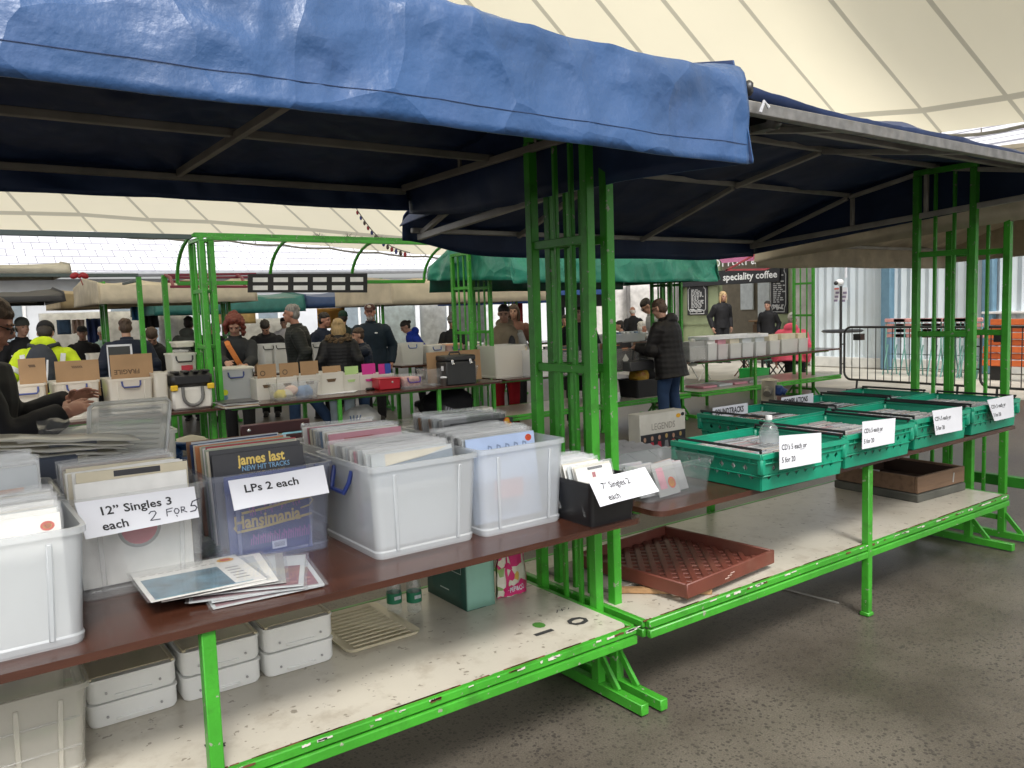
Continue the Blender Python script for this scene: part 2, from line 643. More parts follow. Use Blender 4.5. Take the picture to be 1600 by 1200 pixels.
bk = lambda tp: V((tp.x - 4.5, tp.y - 8.5, 6.9))
for e, tp in cc:
    for v in NV[:-1]: vs.append(rib(e, tp, v))
    for v in (.35, .7, 1): vs.append(tp.lerp(bk(tp), v) + V((0, 0, -.6 * math.sin(math.pi * v))))
K = len(NV) - 1 + 3
for i in range(len(cc) - 1):
    for k in range(K - 1):
        fs.append((i * K + k, (i + 1) * K + k, (i + 1) * K + k + 1, i * K + k + 1))
        ms.append(1 if (i % 2 == 0 or k == 1) else 0)
g.v, g.f, g.m = [tuple(v) for v in vs], fs, ms
mroof = thing('tent_roof', 'huge cream tensioned membrane roof over the whole market', 'tent roof', cols[5][0] * 1)
wpart(g, 'membrane', [MEMB, SEAM], mroof)
g = MB()
ev = [c[0] for c in cols]
fine = []
for a, b in zip(ev, ev[1:]):
    for k in range(4):
        fine.append(a.lerp(b, k / 4) + V((0, 0, -.05 - .05 * math.sin(math.pi * k / 4))))
g.tube(fine, .028, 6)
for p in fine[::2]: g.tube([p, p + V((0, 0, .09))], .012, 5)
wpart(g, 'edge_cable', STEEL, mroof)


# steel masts of the tent stand out of the picture; the slate roofed hall behind the market
def brick_material(name, c1, c2, mortar, sx, sy, ms_=.03):
    mt, t, p, o = nodes(name)
    n, l = t.nodes.new, t.links.new
    tc, br = n('ShaderNodeTexCoord'), n('ShaderNodeTexBrick')
    mp = n('ShaderNodeMapping')
    mp.inputs['Rotation'].default_value = (R(90), 0, 0)
    l(tc.outputs['Object'], mp.inputs[0])
    br.inputs['Color1'].default_value, br.inputs['Color2'].default_value, br.inputs['Mortar'].default_value = (*c1, 1), (*c2, 1), (*mortar, 1)
    br.inputs['Scale'].default_value = 1
    br.inputs['Brick Width'].default_value, br.inputs['Row Height'].default_value = sx, sy
    br.inputs['Mortar Size'].default_value = ms_
    l(mp.outputs[0], br.inputs['Vector'])
    l(br.outputs[0], p.inputs['Base Color'])
    p.inputs['Roughness'].default_value = .6
    return mt


SLT = brick_material('slates', (.72, .72, .75), (.62, .62, .66), (.22, .22, .25), .5, .25, .018)
WALLG = M('pale_render_wall', (.55, .57, .6), .8, var=.08, vs=2)
hall = thing('slate_hall', 'long pale hall with a white slate roof behind the far stalls', 'building', (8, 32, 0))
g = MB()
g.add([(-14, 28, 2.95), (26, 28, 3.35), (26, 36, 7.6), (-14, 36, 7.2)], [(0, 1, 2, 3)])
g.prism([(-14, 36, 7.2), (26, 36, 7.6), (26, 36, 7.3), (-14, 36, 6.9)], (0, .3, 0))
wpart(g, 'roof', SLT, hall)
g = MB()
g.box((6, 32.4, 1.5), (39.6, 8, 3.0))
wpart(g, 'wall', WALLG, hall)
g = MB()
g.tube([(-14, 27.9, 2.93), (26, 27.9, 3.33)], .09, 8)
wpart(g, 'gutter', M('gutter_grey', (.25, .26, .28), .5), hall)
for i in range(9):
    x = -10 + 3.9 * i
    g = MB()
    g.box((x, 28.37, 1.6), (1.7, .1, 1.5), .02)
    f_ = wpart(g, 'window', M('window_frame_white', (.75, .75, .75), .5), hall)
    g = MB()
    for a in (-.4, .4): g.box((x + a, 28.3, 1.6), (.68, .04, 1.3))
    wpart(g, 'pane', M('dull_glass', (.2, .24, .27), .1, spec=.8), f_)

# light blue corrugated hall on the right
CORR = M('light_blue_cladding', (.58, .65, .70), .5, var=.06, vs=1.2)
STRIPE = M('mid_blue_steel', (.11, .21, .29), .5)
wb = thing('blue_clad_hall', 'pale blue corrugated metal hall with darker blue posts', 'building', (17.6, 5, 0))
g = MB()
ya, yb, n_ = -6.0, 11.6, 176
vs = []
for i in range(n_ + 1):
    y = ya + (yb - ya) * i / n_
    x = 17.3 + (.045 if i % 2 else 0)
    vs += [(x, y, .25), (x, y, 3.7)]
g.add(vs, [(2 * i, 2 * i + 1, 2 * i + 3, 2 * i + 2) for i in range(n_)])
g.box((19.4, (ya + yb) / 2, 1.85), (4.0, yb - ya - .1, 3.66))
wpart(g, 'cladding', CORR, wb, smooth=False)
g = MB()
g.box((17.3, (ya + yb) / 2, .13), (.16, yb - ya, .24), .02)
wpart(g, 'plinth', M('pale_plinth', (.6, .6, .58), .8), wb)
for px in (1387, 1545):
    d = ray(px, 500)
    y = d.y / d.x * 17.2
    g = MB()
    g.box((17.19, y, 1.85), (.2, .22, 3.68), .02)
    wpart(g, 'post', STRIPE, wb)
g = MB()
g.add([(16.9, ya - .3, 3.72), (16.9, yb + .3, 3.72), (21.5, yb + .3, 6.6), (21.5, ya - .3, 6.6)], [(0, 3, 2, 1)])
rfb = wpart(g, 'roof', SLT, wb)
p = U(1580, 488, x=17.2)
g = MB()
g.box(p + V((0, -.6, 0)), (.25, 2.2, .05), .01)
wpart(g, 'ledge', M('pale_ledge', (.7, .7, .7), .6), wb)


# ------------------------------------------------------------------ market stalls
TZ, SZ = .80, .37


def end_frame(root, x, y0, top=2.34, foot=True, mat=None, w_=.36, bars=(.333, .667)):
    """one welded end frame: two posts, two bars, rungs and a foot"""
    mat = mat or GREEN
    y1 = y0 + w_
    g = MB()
    g.bar((x, y0 - .02, top - .018), (x, y1 + .02, top - .018), .036, .036)
    fr = wpart(g, 'end_frame', mat, root)
    for z in (1.87, 1.35, .76, .14):
        g = MB()
        g.bar((x, y0 + .018, z), (x, y1 - .018, z), .022, .036)
        wpart(g, 'crossbar', mat, fr)
    for y in (y0, y1):
        g = MB()
        g.bar((x, y, .05), (x, y, top - .036), .042, .042)
        wpart(g, 'post', mat, fr)
    for k in bars:
        g = MB()
        g.bar((x + .002, y0 + w_ * k, .14), (x + .002, y0 + w_ * k, top - .04), .02, .02)
        wpart(g, 'upright_bar', mat, fr)
    if foot:
        g = MB()
        g.bar((x, y0 - .27, .03), (x, y1 + .27, .03), .04, .045)
        for y, s_ in ((y0, -1), (y1, 1)):
            g.bar((x, y + s_ * .015, .17), (x, y + s_ * .12, .05), .016, .03)
        wpart(g, 'foot', mat, fr)
    return fr


def board(g, x0, x1, y0, y1, zt, th, r, m=0):
    """flat board with rounded corners"""
    pts = []
    for cx, cy, a0 in ((x1 - r, y1 - r, 0), (x0 + r, y1 - r, 90), (x0 + r, y0 + r, 180), (x1 - r, y0 + r, 270)):
        for k in range(5):
            a = R(a0 + 22.5 * k)
            pts.append((cx + r * math.cos(a), cy + r * math.sin(a), zt - th))
    g.prism(pts, (0, 0, th), m)


def table(root, x0, x1, yf, depth=1.05, sx0=None, sx1=None, legs=(), shelf=True, detail=False, sdepth=.95):
    g = MB()
    board(g, x0, x1, yf, yf + depth, TZ, .022, .05)
    wpart(g, 'tabletop', BOARD, root)
    g = MB()
    for y in (yf + .22, yf + depth - .12): g.bar((x0 + .06, y, TZ - .042), (x1 - .06, y, TZ - .042), .035, .035)
    for x in (x0 + .08, x1 - .08): g.bar((x, yf + .22, TZ - .044), (x, yf + depth - .12, TZ - .042), .03, .03)
    wpart(g, 'table_frame', GREEN, root)
    for lx in legs:
        g = MB()
        g.bar((lx, yf + .03, 0), (lx, yf + .03, TZ - .024), .038, .038)
        g.box((lx, yf + .03, .012), (.05, .05, .02), .004)
        wpart(g, 'leg', GREEN, root)
        g = MB()
        g.bar((lx, yf + depth - .05, 0), (lx, yf + depth - .05, TZ - .024), .038, .038)
        wpart(g, 'leg', GREEN, root)
    if shelf:
        a, b = sx0 if sx0 is not None else x0, sx1 if sx1 is not None else x1
        g = MB()
        board(g, a + .012, b - .012, yf + .042, yf + sdepth, SZ, .018, .05)
        wpart(g, 'shelf', SHELF, root)
        g = MB()
        y0 = yf + .03
        for z, h in ((SZ - .013, .03), (SZ - .05, .034)):
            g.bar((a, y0 - (.0 if h == .03 else .004), z), (b, y0 - (.0 if h == .03 else .004), z), .026, h, bev=.004)
            g.bar((a, yf + sdepth + .01, z), (b, yf + sdepth + .01, z), .026, h, bev=.004)
            for x, s_ in ((a, 1), (b, -1)):
                g.bar((x, y0 + .014, z - .002), (x, yf + sdepth - .004, z - .002), .026, h, bev=.004)
        mats_ = GREEN
        if detail:                                   # chipped paint along the front edge and the worn board rim
            mats_ = [GREEN, EDGECHIP, RUST]
            rnd = random.Random(int(x0 * 10) + 5)
            for k in range(46):
                x = a + (b - a) * rnd.random() ** .7
                L, h = rnd.uniform(.008, .05), rnd.uniform(.004, .014)
                z = SZ + .002 - h / 2
                pts = [(x + L * (i / 5) - L / 2, y0 - .0165, z + rnd.uniform(.2, .5) * h * s_) for s_, r_ in ((-1, range(6)), (1, range(5, -1, -1))) for i in r_]
                g.prism(pts, (0, .002, 0), 1 if k % 4 else 2)
            for k in range(60):
                x, L = a + (b - a) * rnd.random(), rnd.uniform(.02, .12)
                g.box((x, yf + .0385, SZ + .0012), (L, rnd.uniform(.003, .009), .003), 0, None, 2)
        wpart(g, 'shelf_edge', mats_, root)


def resample(prof, n):
    d = [0]
    for a, b in zip(prof, prof[1:]): d.append(d[-1] + math.dist(a, b))
    out = []
    for i in range(n + 1):
        t = d[-1] * i / n
        k = 0
        while k < len(d) - 2 and d[k + 1] < t: k += 1
        f = (t - d[k]) / (d[k + 1] - d[k])
        out.append((prof[k][0] + (prof[k + 1][0] - prof[k][0]) * f, prof[k][1] + (prof[k + 1][1] - prof[k][1]) * f))
    return out


def crease(x, y, z, s=1.):
    """sharp folds in plasticised cloth"""
    wx, wz = noise.noise(V((x * 1.1, z * 1.5, 7))) * .5, noise.noise(V((x * 1.3, z, 3))) * .4
    a = 1 - abs(noise.noise(V((x * 1.7 + wx, y * 1.7, z * 2.6 + wz + x * .5)) * s)) * 2.2
    b = 1 - abs(noise.noise(V((x * 4.1 + z * 2.5, y * 4.1 + 3, z * 4.6 + wx * 2)) * s)) * 2.4
    c = 1 - abs(noise.noise(V((x * 9 - z * 4, y * 9 + 5, z * 8 + x * 3)) * s)) * 2.4
    return .55 * a + .32 * b + .14 * c - .55


def canopy(root, outer, inner, x0, x1, prof, nx=60, ny=46, amp=.018, ends=(), sag=.02, seed=0., name='canopy', nspan=3, solid=.006, drop=None):
    """cloth cover: a profile across the stall drawn out along it, with hanging end flaps"""
    pr = resample(prof, ny)
    g = MB()
    vs = []
    zmin = min(p[1] for p in prof)
    zmax = max(p[1] for p in prof)
    for j, (y, z) in enumerate(pr):
        ty = pr[min(j + 1, ny)][0] - pr[max(j - 1, 0)][0]
        tz = pr[min(j + 1, ny)][1] - pr[max(j - 1, 0)][1]
        L = math.hypot(ty, tz) or 1
        ny_, nz_ = -tz / L, ty / L
        for i in range(nx + 1):
            u = i / nx
            x = x0 + (x1 - x0) * u
            c = crease(x + seed, y, z) * amp * min(1, .35 + (z - zmin) * 8)
            s_ = -sag * abs(math.sin(math.pi * u * nspan)) * (abs(ny_) < .7)
            hang = .012 * noise.noise(V((x * 1.3 + seed, 0, 0))) + (drop(x) if drop else 0)
            k = (1 - (z - zmin) / (zmax - zmin)) if zmax > zmin else 0
            vs.append(V((x + .3 * c * (abs(ny_) > .6), y + ny_ * c, z + nz_ * c + s_ + hang * k)))
    fs = [(j * (nx + 1) + i, j * (nx + 1) + i + 1, (j + 1) * (nx + 1) + i + 1, (j + 1) * (nx + 1) + i) for j in range(ny) for i in range(nx)]
    g.add(vs, fs)
    zr = lambda y: float(np.interp(y, [p[0] for p in eave], [p[1] for p in eave]))
    eave = [p for p in prof if 0 < prof.index(p) < len(prof) - 1] if len(prof) > 4 else prof
    for x, zv, sg in ends:
        n1, n2 = 40, 9
        ya_, yb_ = prof[0][0], prof[-1][0]

        def fn(u, v):
            y = ya_ + (yb_ - ya_) * u
            zt = zr(y) + .025
            zb = zv(u)
            z = zt + (zb - zt) * v
            c = crease(x + seed + 3, y, z) * amp * min(1, v * 3)
            return V((x + sg * (c + .01 * v), y, z))
        b = MB()
        b.grid(n1, n2, fn)
        if sg < 0: b.f = [f[::-1] for f in b.f]
        g.add(b.v, [f[::-1] for f in b.f])
    o = wpart(g, name, [outer, inner], root)
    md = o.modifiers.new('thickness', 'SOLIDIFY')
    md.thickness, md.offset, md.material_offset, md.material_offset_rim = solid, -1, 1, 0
    return o


def tubes(root, name, segs, w_=.03, h=None, mat=None):
    g = MB()
    for a, b in segs: g.bar(a, b, w_, h or w_)
    return wpart(g, name, mat or STEEL, root)


# stall under the big blue tarpaulin, nearest
Y1 = 2.17
s1 = thing('market_stall', 'nearest green framed stall under a bright blue tarpaulin, shelf painted 10', 'market stall', (.6, 2.7, 0))
end_frame(s1, 2.16, 2.45, bars=(.27, .55))
end_frame(s1, -1.02, 2.45)
table(s1, -1.05, 2.17, Y1, 1.05, -1.05, 2.13, legs=(.55,), detail=True)
prof1 = [(1.715, 2.045), (1.72, 2.13), (1.73, 2.22), (1.735, 2.33), (1.76, 2.36), (2.2, 2.45), (2.75, 2.53), (3.4, 2.41), (3.96, 2.31), (3.99, 2.26), (3.99, 2.16)]
c1 = canopy(s1, BLUE, BLUE_SHADED, -1.25, 2.215, prof1, nx=230, ny=120, amp=.034, seed=4.2,
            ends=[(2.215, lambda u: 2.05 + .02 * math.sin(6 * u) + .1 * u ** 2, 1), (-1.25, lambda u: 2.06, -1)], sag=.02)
g = MB()                                               # stitched hem of the tarpaulin
for dz, r_ in ((.062, .0010),):
    pts = []
    for i in range(120):
        x = -1.24 + 3.45 * i / 119
        z = 2.045 + dz
        y = float(np.interp(z, [2.045, 2.13, 2.22], [1.715, 1.72, 1.73]))
        c = crease(x + 4.2, y, z) * .034 * min(1, .35 + dz * 8)
        pts.append(V((x + .3 * c, y - c - .001, z + .012 * noise.noise(V((x * 1.3 + 4.2, 0, 0))) * .82)))
    g.tube(pts, r_, 4)
wpart(g, 'hem_stitching', STITCH, c1)
rf = tubes(s1, 'roof_frame', [((-1.2, 1.77, 2.3), (2.17, 1.77, 2.3)), ((-1.2, 3.94, 2.255), (2.17, 3.94, 2.255)), ((-1.2, 2.75, 2.475), (2.17, 2.75, 2.475)),
                              ((-1.2, 3.1, 2.29), (2.17, 3.1, 2.29))], .03, mat=M('dull_roof_steel', (.2, .19, .17), .6, .2, var=.2))
for x in (-1.17, -.25, 1.0, 2.15):
    g = MB()
    g.bar((x, 1.79, 2.285), (x, 3.92, 2.27), .026, .032)
    for y in (2.75, 3.35):
        if x > 2: g.bar((x, y, 2.29), (x, y, 2.29 + .17 * (1 - abs(y - 2.75))), .018)
    wpart(g, 'rafter', M('dull_roof_steel', (.2, .19, .17)), rf)

# second stall, open fronted navy cover
s2 = thing('market_stall', 'green framed stall with grey roof bars under a navy cover, holding the green crates', 'market stall', (3.8, 2.7, 0))
end_frame(s2, 2.245, 2.43, top=2.2, bars=(.44, .71))
end_frame(s2, 5.36, 2.45, top=2.42)
table(s2, 2.25, 5.36, Y1, 1.08, 2.2, 5.3, legs=(3.75,), detail=True)
prof2 = [(1.80, 2.25), (1.79, 2.29), (1.83, 2.325), (2.2, 2.39), (2.7, 2.475), (3.3, 2.375), (4.14, 2.125), (4.19, 2.09), (4.2, 1.93)]
canopy(s2, M('blue_tarpaulin_top', (.02, .045, .14), .4, bump=.3, bs=6), BLUE_SHADED, 2.28, 5.46, prof2, nx=80, ny=60, amp=.02, seed=9.1,
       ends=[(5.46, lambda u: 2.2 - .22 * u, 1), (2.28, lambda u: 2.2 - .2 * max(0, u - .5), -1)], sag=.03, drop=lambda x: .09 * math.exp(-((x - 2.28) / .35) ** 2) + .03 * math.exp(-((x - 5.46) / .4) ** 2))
rf = tubes(s2, 'roof_frame', [((2.22, 2.7, 2.43), (5.4, 2.7, 2.43)), ((2.3, 3.3, 2.325), (5.4, 3.3, 2.325)), ((2.3, 4.12, 2.07), (5.4, 4.12, 2.07)), ((2.3, 2.2, 2.345), (5.4, 2.2, 2.345))], .028)
g = MB()
g.bar((2.14, 1.775, 2.245), (5.5, 1.775, 2.235), .035, .042)
wpart(g, 'front_rail', M('worn_aluminium', (.2, .195, .185), .45, .5, var=.3, vs=20, dirt=(.2, .18, .15), dscale=12), s2)
for x in (2.36, 3.05, 4.12, 5.36):
    g = MB()
    g.bar((x, 1.8, 2.26), (x, 2.69, 2.415), .028)
    g.bar((x, 2.71, 2.415), (x, 3.29, 2.31), .028)
    g.bar((x, 3.31, 2.305), (x, 4.11, 2.055), .028)
    if x in (2.36, 5.36):
        g.bar((x, 1.84, 2.185), (x, 4.14, 2.035), .028, .036)
        g.bar((x, 2.75, 2.14), (x, 2.75, 2.4), .026)
        g.bar((x, 3.27, 2.11), (x, 3.27, 2.3), .026)
    wpart(g, 'rafter', STEEL, rf)
g = MB()                                               # cable tie and black clamp at the front corner
g.tube([U(1188, 175, y=1.74), U(1194, 158, y=1.73), U(1201, 168, y=1.73)], .006, 6)
wpart(g, 'cable_tie', WHITE, rf)
g = MB()
g.box(U(1195, 190, y=1.98), (.09, .12, .07), .02)
wpart(g, 'clamp', BLACKP, rf)
g = MB()
g.box(U(1166, 139, y=1.78), (.03, .05, .05), .01)
wpart(g, 'clamp', BLACKP, rf)

# third stall, beige canvas, beyond
s3 = thing('market_stall', 'farther green framed stall with a sagging beige canvas cover, empty table', 'market stall', (7.1, 2.7, 0))
end_frame(s3, 5.62, 2.36, top=2.1)
end_frame(s3, 8.7, 2.4, top=2.1)
g = MB()
for x in (5.7, 8.6): g.bar((x, 2.25, .37), (x, 3.1, .37), .05, .07)
g.bar((5.7, 2.25, .37), (8.6, 2.25, .37), .05, .07)
wpart(g, 'table_frame', DKGREEN, s3)
prof3 = [(1.6, 2.2), (1.62, 2.42), (2.3, 2.5), (2.9, 2.52), (3.6, 2.34), (4.22, 2.12), (4.27, 2.08), (4.28, 1.88)]
canopy(s3, BEIGE, BEIGE, 5.6, 8.85, prof3, nx=70, ny=50, amp=.035, seed=2.7, ends=[(8.85, lambda u: 2.02 - .08 * u, 1), (5.6, lambda u: 2.1 - .18 * u, -1)], sag=.05)
tubes(s3, 'roof_frame', [((5.62, 4.18, 2.06), (8.8, 4.18, 2.06)), ((5.62, 3.3, 2.3), (8.8, 3.3, 2.3)), ((5.62, 2.7, 2.42), (8.8, 2.7, 2.42))], .028)

# second row: stalls across the aisle
Y2 = 7.5


def hooproof(root, x0, x1, yf, mat, top=2.4, low=1.98, reach=.75, n=4, name='hoop_roof'):
    yc = yf + .48
    g = MB()
    g.bar((x0, yc, top), (x1, yc, top), .045)
    g.bar((x0, yc - .42, top - .07), (x1, yc - .42, top - .07), .03)
    g.bar((x0, yc + reach, low), (x1, yc + reach, low), .04)
    hp = wpart(g, name, mat, root)
    for i in range(n):
        x = x0 + (x1 - x0) * i / (n - 1)
        for s_ in (1,):
            g = MB()
            pts = [(x, yc + s_ * reach * math.sin(t * math.pi / 2), low + (top - low) * math.cos(t * math.pi / 2) ** 1.0) for t in [k / 8 for k in range(9)]]
            g.tube(pts, .018, 6)
            wpart(g, 'hoop', mat, hp)


GREYG = M('dark_grey_green_paint', (.06, .085, .085), .45)
s4 = thing('market_stall', 'stall across the aisle at far left, bare roof bars, boxes with cardboard lids on it', 'market stall', (.6, 8, 0))
end_frame(s4, 2.13, 7.76, top=2.36)
table(s4, -1.6, 2.2, Y2, 1.0, shelf=False, legs=(-.4,))
tubes(s4, 'roof_bar', [((-1.6, Y2 + .48, 2.38), (2.1, Y2 + .48, 2.38))], .045, mat=GREYG)
s5 = thing('market_stall', 'stall across the aisle with bare green hoops and a slotted black board', 'market stall', (3.7, 8, 0))
end_frame(s5, 2.22, 7.76, top=2.36)
end_frame(s5, 5.14, 7.9, top=2.28)
table(s5, 2.24, 5.3, Y2, 1.0, legs=(3.3, 4.45), sdepth=.9)
hooproof(s5, 2.13, 5.0, Y2, GREEN, n=4, reach=.72)
s6 = thing('market_stall', 'stall across the aisle under a creased dark green tarpaulin', 'market stall', (6.8, 8, 0))
end_frame(s6, 5.42, 7.9, top=2.28)
end_frame(s6, 8.42, 7.85, top=2.2)
table(s6, 5.4, 8.55, Y2 + .1, 1.0, legs=(6.9,), sdepth=.9)
prof6 = [(7.12, 1.885), (7.13, 2.0), (7.16, 2.2), (7.25, 2.3), (7.9, 2.5), (8.0, 2.5), (8.9, 2.15), (8.93, 1.85)]
canopy(s6, TGREEN, M('green_tarpaulin_underside', (.015, .12, .08), .5), 5.2, 8.55, prof6, nx=140, ny=60, amp=.06, seed=1.3,  # inner side is a darker green, shade under the cover painted in
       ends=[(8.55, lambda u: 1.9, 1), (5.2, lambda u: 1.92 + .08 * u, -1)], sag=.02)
tubes(s6, 'roof_frame', [((5.25, 7.2, 2.1), (8.5, 7.2, 2.1)), ((5.25, 8.8, 2.1), (8.5, 8.8, 2.1))], .03)
g = MB()
g.box(U(905, 470, y=8.2), (1.05, .03, .16), .004)
wpart(g, 'black_board', M('scuffed_black_board', (.03, .03, .032), .6, var=.4), s6)
s7 = thing('market_stall', 'uncovered stall across the aisle at the far right end of its row', 'market stall', (10.1, 8, 0))
end_frame(s7, 8.62, 7.85, top=2.2)
end_frame(s7, 11.75, 7.85, top=2.2)
table(s7, 8.7, 12.1, Y2 + .05, 1.0, legs=(9.9, 11.0), sdepth=.9)

# slotted black board hanging at the front of the hoops
g = MB()
a, b, c, d = [U(*p, y=8.66) for p in ((388, 457), (574, 457), (574, 427), (388, 428))]
q = quad(a, b, c, d)
g.prism([a, b, c, d], (0, .025, 0))
k = 0
for i in range(6):
    for j in range(2):
        u0 = .035 + i * .162
        cs = [q(u, v) + V((0, -.004, 0)) for u, v in ((u0, .13 + .43 * j), (u0 + .115, .13 + .43 * j), (u0 + .115, .37 + .43 * j), (u0, .37 + .43 * j))]
        g.prism(cs, (0, .003, 0), 1)
bb = g.build('slotted_board', [M('black_card_board', (.012, .012, .013), .6), M('pale_slot', (.8, .8, .8), .7)])
tag(bb, 'black board with two rows of white slots hanging from the green hoops', 'sign board')


# ------------------------------------------------------------------ third row and beyond
def far_stall(label, x0, x1, yf, outer, zlow, ztop, legs=True, depth=2.2, tbl=True, mat=None, seed=0., frame_top=2.2, ends=True):
    s = thing('market_stall', label, 'market stall', ((x0 + x1) / 2, yf + .5, 0))
    mat = mat or GREEN
    if legs:
        for x in (x0 + .1, x1 - .1): end_frame(s, x, yf + .3, top=frame_top, mat=mat)
    if tbl: table(s, x0, x1, yf, 1.0, shelf=False)
    if outer:
        y0, y1 = yf - .45, yf - .45 + depth
        pr = [(y0, zlow), (y0 + .01, zlow + (ztop - zlow) * .6), (y0 + .05, ztop), ((y0 + y1) / 2, ztop + .1), (y1 - .05, ztop), (y1, zlow)]
        canopy(s, outer, outer, x0 - .1, x1 + .1, pr, nx=50, ny=30, amp=.014, seed=seed, ends=[(x1 + .1, lambda u: zlow, 1), (x0 - .1, lambda u: zlow, -1)] if ends else (), sag=.04)
        tubes(s, 'roof_frame', [((x0, y0 + .07, ztop - .05), (x1, y0 + .07, ztop - .05)), ((x0, y1 - .08, ztop - .05), (x1, y1 - .08, ztop - .05))], .03)
    return s


BURG = M('burgundy_paint', (.16, .012, .03), .45)
# bare frames just past the second row
sA = thing('market_stall', 'bare dark roof bar on one green post with a red bow on it, far left', 'market stall', (.5, 10.4, 0))
a, b = U(-60, 430, y=10.4), U(216, 430, y=10.4)
tubes(sA, 'roof_bar', [(a, b)], .04, mat=GREYG)
tubes(sA, 'post', [((b.x, 10.4, 0), (b.x, 10.4, b.z - .02))], .055, mat=GREEN)
tubes(sA, 'brace', [(b + V((0, .02, -.06)), b + V((0, .9, -.06)))], .03, mat=GREYG)
tubes(sA, 'shelf', [((-1.2, 10.5, .4), (b.x, 10.5, .4))], .05, mat=GREEN)
o = MB()
pb = U(124, 432, y=10.36)
for s_ in (-1, 1): o.ell(pb + V((s_ * .05, 0, .01)), (.05, .02, .035), 10, Matrix.Rotation(s_ * .5, 3, 'Y'))
o.ell(pb, .022, 8)
o.bar(pb, pb + V((.03, 0, -.1)), .02, .008)
tag(o.build('bow', M('red_bow', (.3, .01, .02), .5)), 'small dark red bow tied to the far left roof bar', 'bow')
sB = thing('market_stall', 'far stall with burgundy roof bars over a green post', 'market stall', (3.6, 10.4, 0))
a, b = U(256, 430, y=10.4), U(384, 447, y=10.0)
tubes(sB, 'post', [((a.x, 10.4, 0), (a.x, 10.4, a.z))], .06, mat=GREEN)
hb = tubes(sB, 'roof_bar', [(U(262, 430, y=10.4), U(400, 428, y=10.4)), (U(262, 434, y=10.4), U(400, 433, y=10.4)), (U(262, 440, y=10.4), U(400, 441, y=10.4)), (U(266, 448, y=9.9), U(400, 448, y=9.9))], .03, mat=BURG)
for x0_ in (258, 370):
    g = MB()
    g.tube([U(x0_, 430, y=10.4), U(x0_ + 8, 434, y=10.15), U(x0_ + 13, 448, y=9.9)], .02, 6)
    wpart(g, 'hoop', BURG, hb)
far_stall('far stall under a long beige canvas valance', 2.05, 4.0, 12.6, M('light_beige_canvas', (.52, .46, .36), .8, var=.15, bump=.2, bs=5), 1.86, 2.14, seed=3)
far_stall('far stall with a striped off white awning at the left edge', -2.2, 1.9, 15.2, M('off_white_canvas', (.5, .48, .42), .8), 2.42, 2.56, seed=5, tbl=False, legs=False)
far_stall('far stall with dark grey curtains along its top, at the left edge', -2.0, 1.4, 12.2, M('dark_grey_awning', (.05, .05, .055), .7), 1.9, 2.0, seed=8, legs=False)
far_stall('far stall under a tan canvas strip behind the beige one', 2.2, 4.6, 17.5, M('tan_canvas', (.42, .33, .2), .8), 1.9, 2.2, seed=12, tbl=False, legs=False)
far_stall('far stall under a flat teal tarpaulin', 3.7, 6.5, 17.0, TEAL, 1.72, 2.05, seed=6, legs=False)
far_stall('far stall under a flat navy blue tarpaulin', 6.9, 9.8, 17.4, M('royal_tarpaulin', (.035, .075, .2), .5, bump=.2, bs=5), 1.8, 2.06, seed=7, legs=False)
far_stall('far stall under a cream canvas roof with pale frame bars', 6.2, 9.2, 12.1, CREAM, 1.75, 2.12, seed=2)
far_stall('far stall under a bright blue tarpaulin beside the cream one', 10.2, 13.4, 15.2, M('bright_blue_tarpaulin', (.03, .1, .36), .5, bump=.2, bs=5), 1.75, 2.15, seed=4)

# goods rails, banners and shop fronts along the hall
BACK = [((296, 500, 318, 540), (.04, .07, .15), 'framed blue picture hanging at the back of a far stall', 'picture'), ((455 / 4.0 * 4, 500, 470, 520), None, None, None)]


def hung(px0, py0, px1, py1, D, c, label, cat, name, th=.05, folds=False):
    p0, p1 = U(px0, py0, D=D), U(px1, py1, D=D)
    g = MB()
    z0, z1 = p1.z, p0.z
    q0, q1 = V((p0.x, p0.y, 0)), V((p1.x, p1.y, 0))
    n = (q1 - q0).cross(V((0, 0, 1))).normalized()

    def fn(u, v):
        w_ = (.03 * math.sin(u * 14) + .02 * noise.noise(V((u * 6, v * 3, px0)))) if folds else 0
        return q0.lerp(q1, u) + V((0, 0, z0 + (z1 - z0) * v)) + n * w_
    g.grid(24 if folds else 4, 6, fn)
    o = g.build(name, c if not isinstance(c, tuple) else M('cloth_%d_%d' % (px0, py0), c, .75, var=.2))
    md = o.modifiers.new('thickness', 'SOLIDIFY')
    md.thickness = th
    return tag(o, label, cat)


hung(88, 500, 112, 522, 19, (.05, .1, .18), 'framed blue picture hung at the back of a far left stall', 'picture', 'picture')
hung(112, 500, 130, 520, 19, (.55, .4, .33), 'pale pink cloth hung beside the framed blue picture', 'cloth', 'hanging_cloth', folds=True)
hung(134, 498, 160, 540, 19.5, (.03, .05, .15), 'dark blue garments on a rail at the back, behind the white haired person', 'clothes', 'hanging_clothes', folds=True)
hung(205, 478, 224, 500, 18, (.03, .14, .3), 'blue garment on the rail right of the broad navy coat', 'clothes', 'hanging_clothes', folds=True)
hung(222, 480, 246, 512, 18, (.015, .015, .018), 'black t shirt hung under the edge of the beige canvas', 'clothes', 'hanging_clothes', folds=True)
hung(60, 490, 240, 560, 21, (.8, .8, .8), 'long white sheet closing the back of the far left stalls', 'sheet', 'back_sheet', folds=True)
hung(246, 490, 300, 560, 20, (.8, .8, .82), 'white sheet closing the back of the teal stall', 'sheet', 'back_sheet', folds=True)
hung(495, 482, 540, 512, 21, (.6, .3, .06), 'orange menu panel behind the laughing man', 'panel', 'menu_panel')
hung(340, 484, 400, 505, 21.5, (.55, .38, .16), 'yellow lit panel behind the red haired woman', 'panel', 'menu_panel')
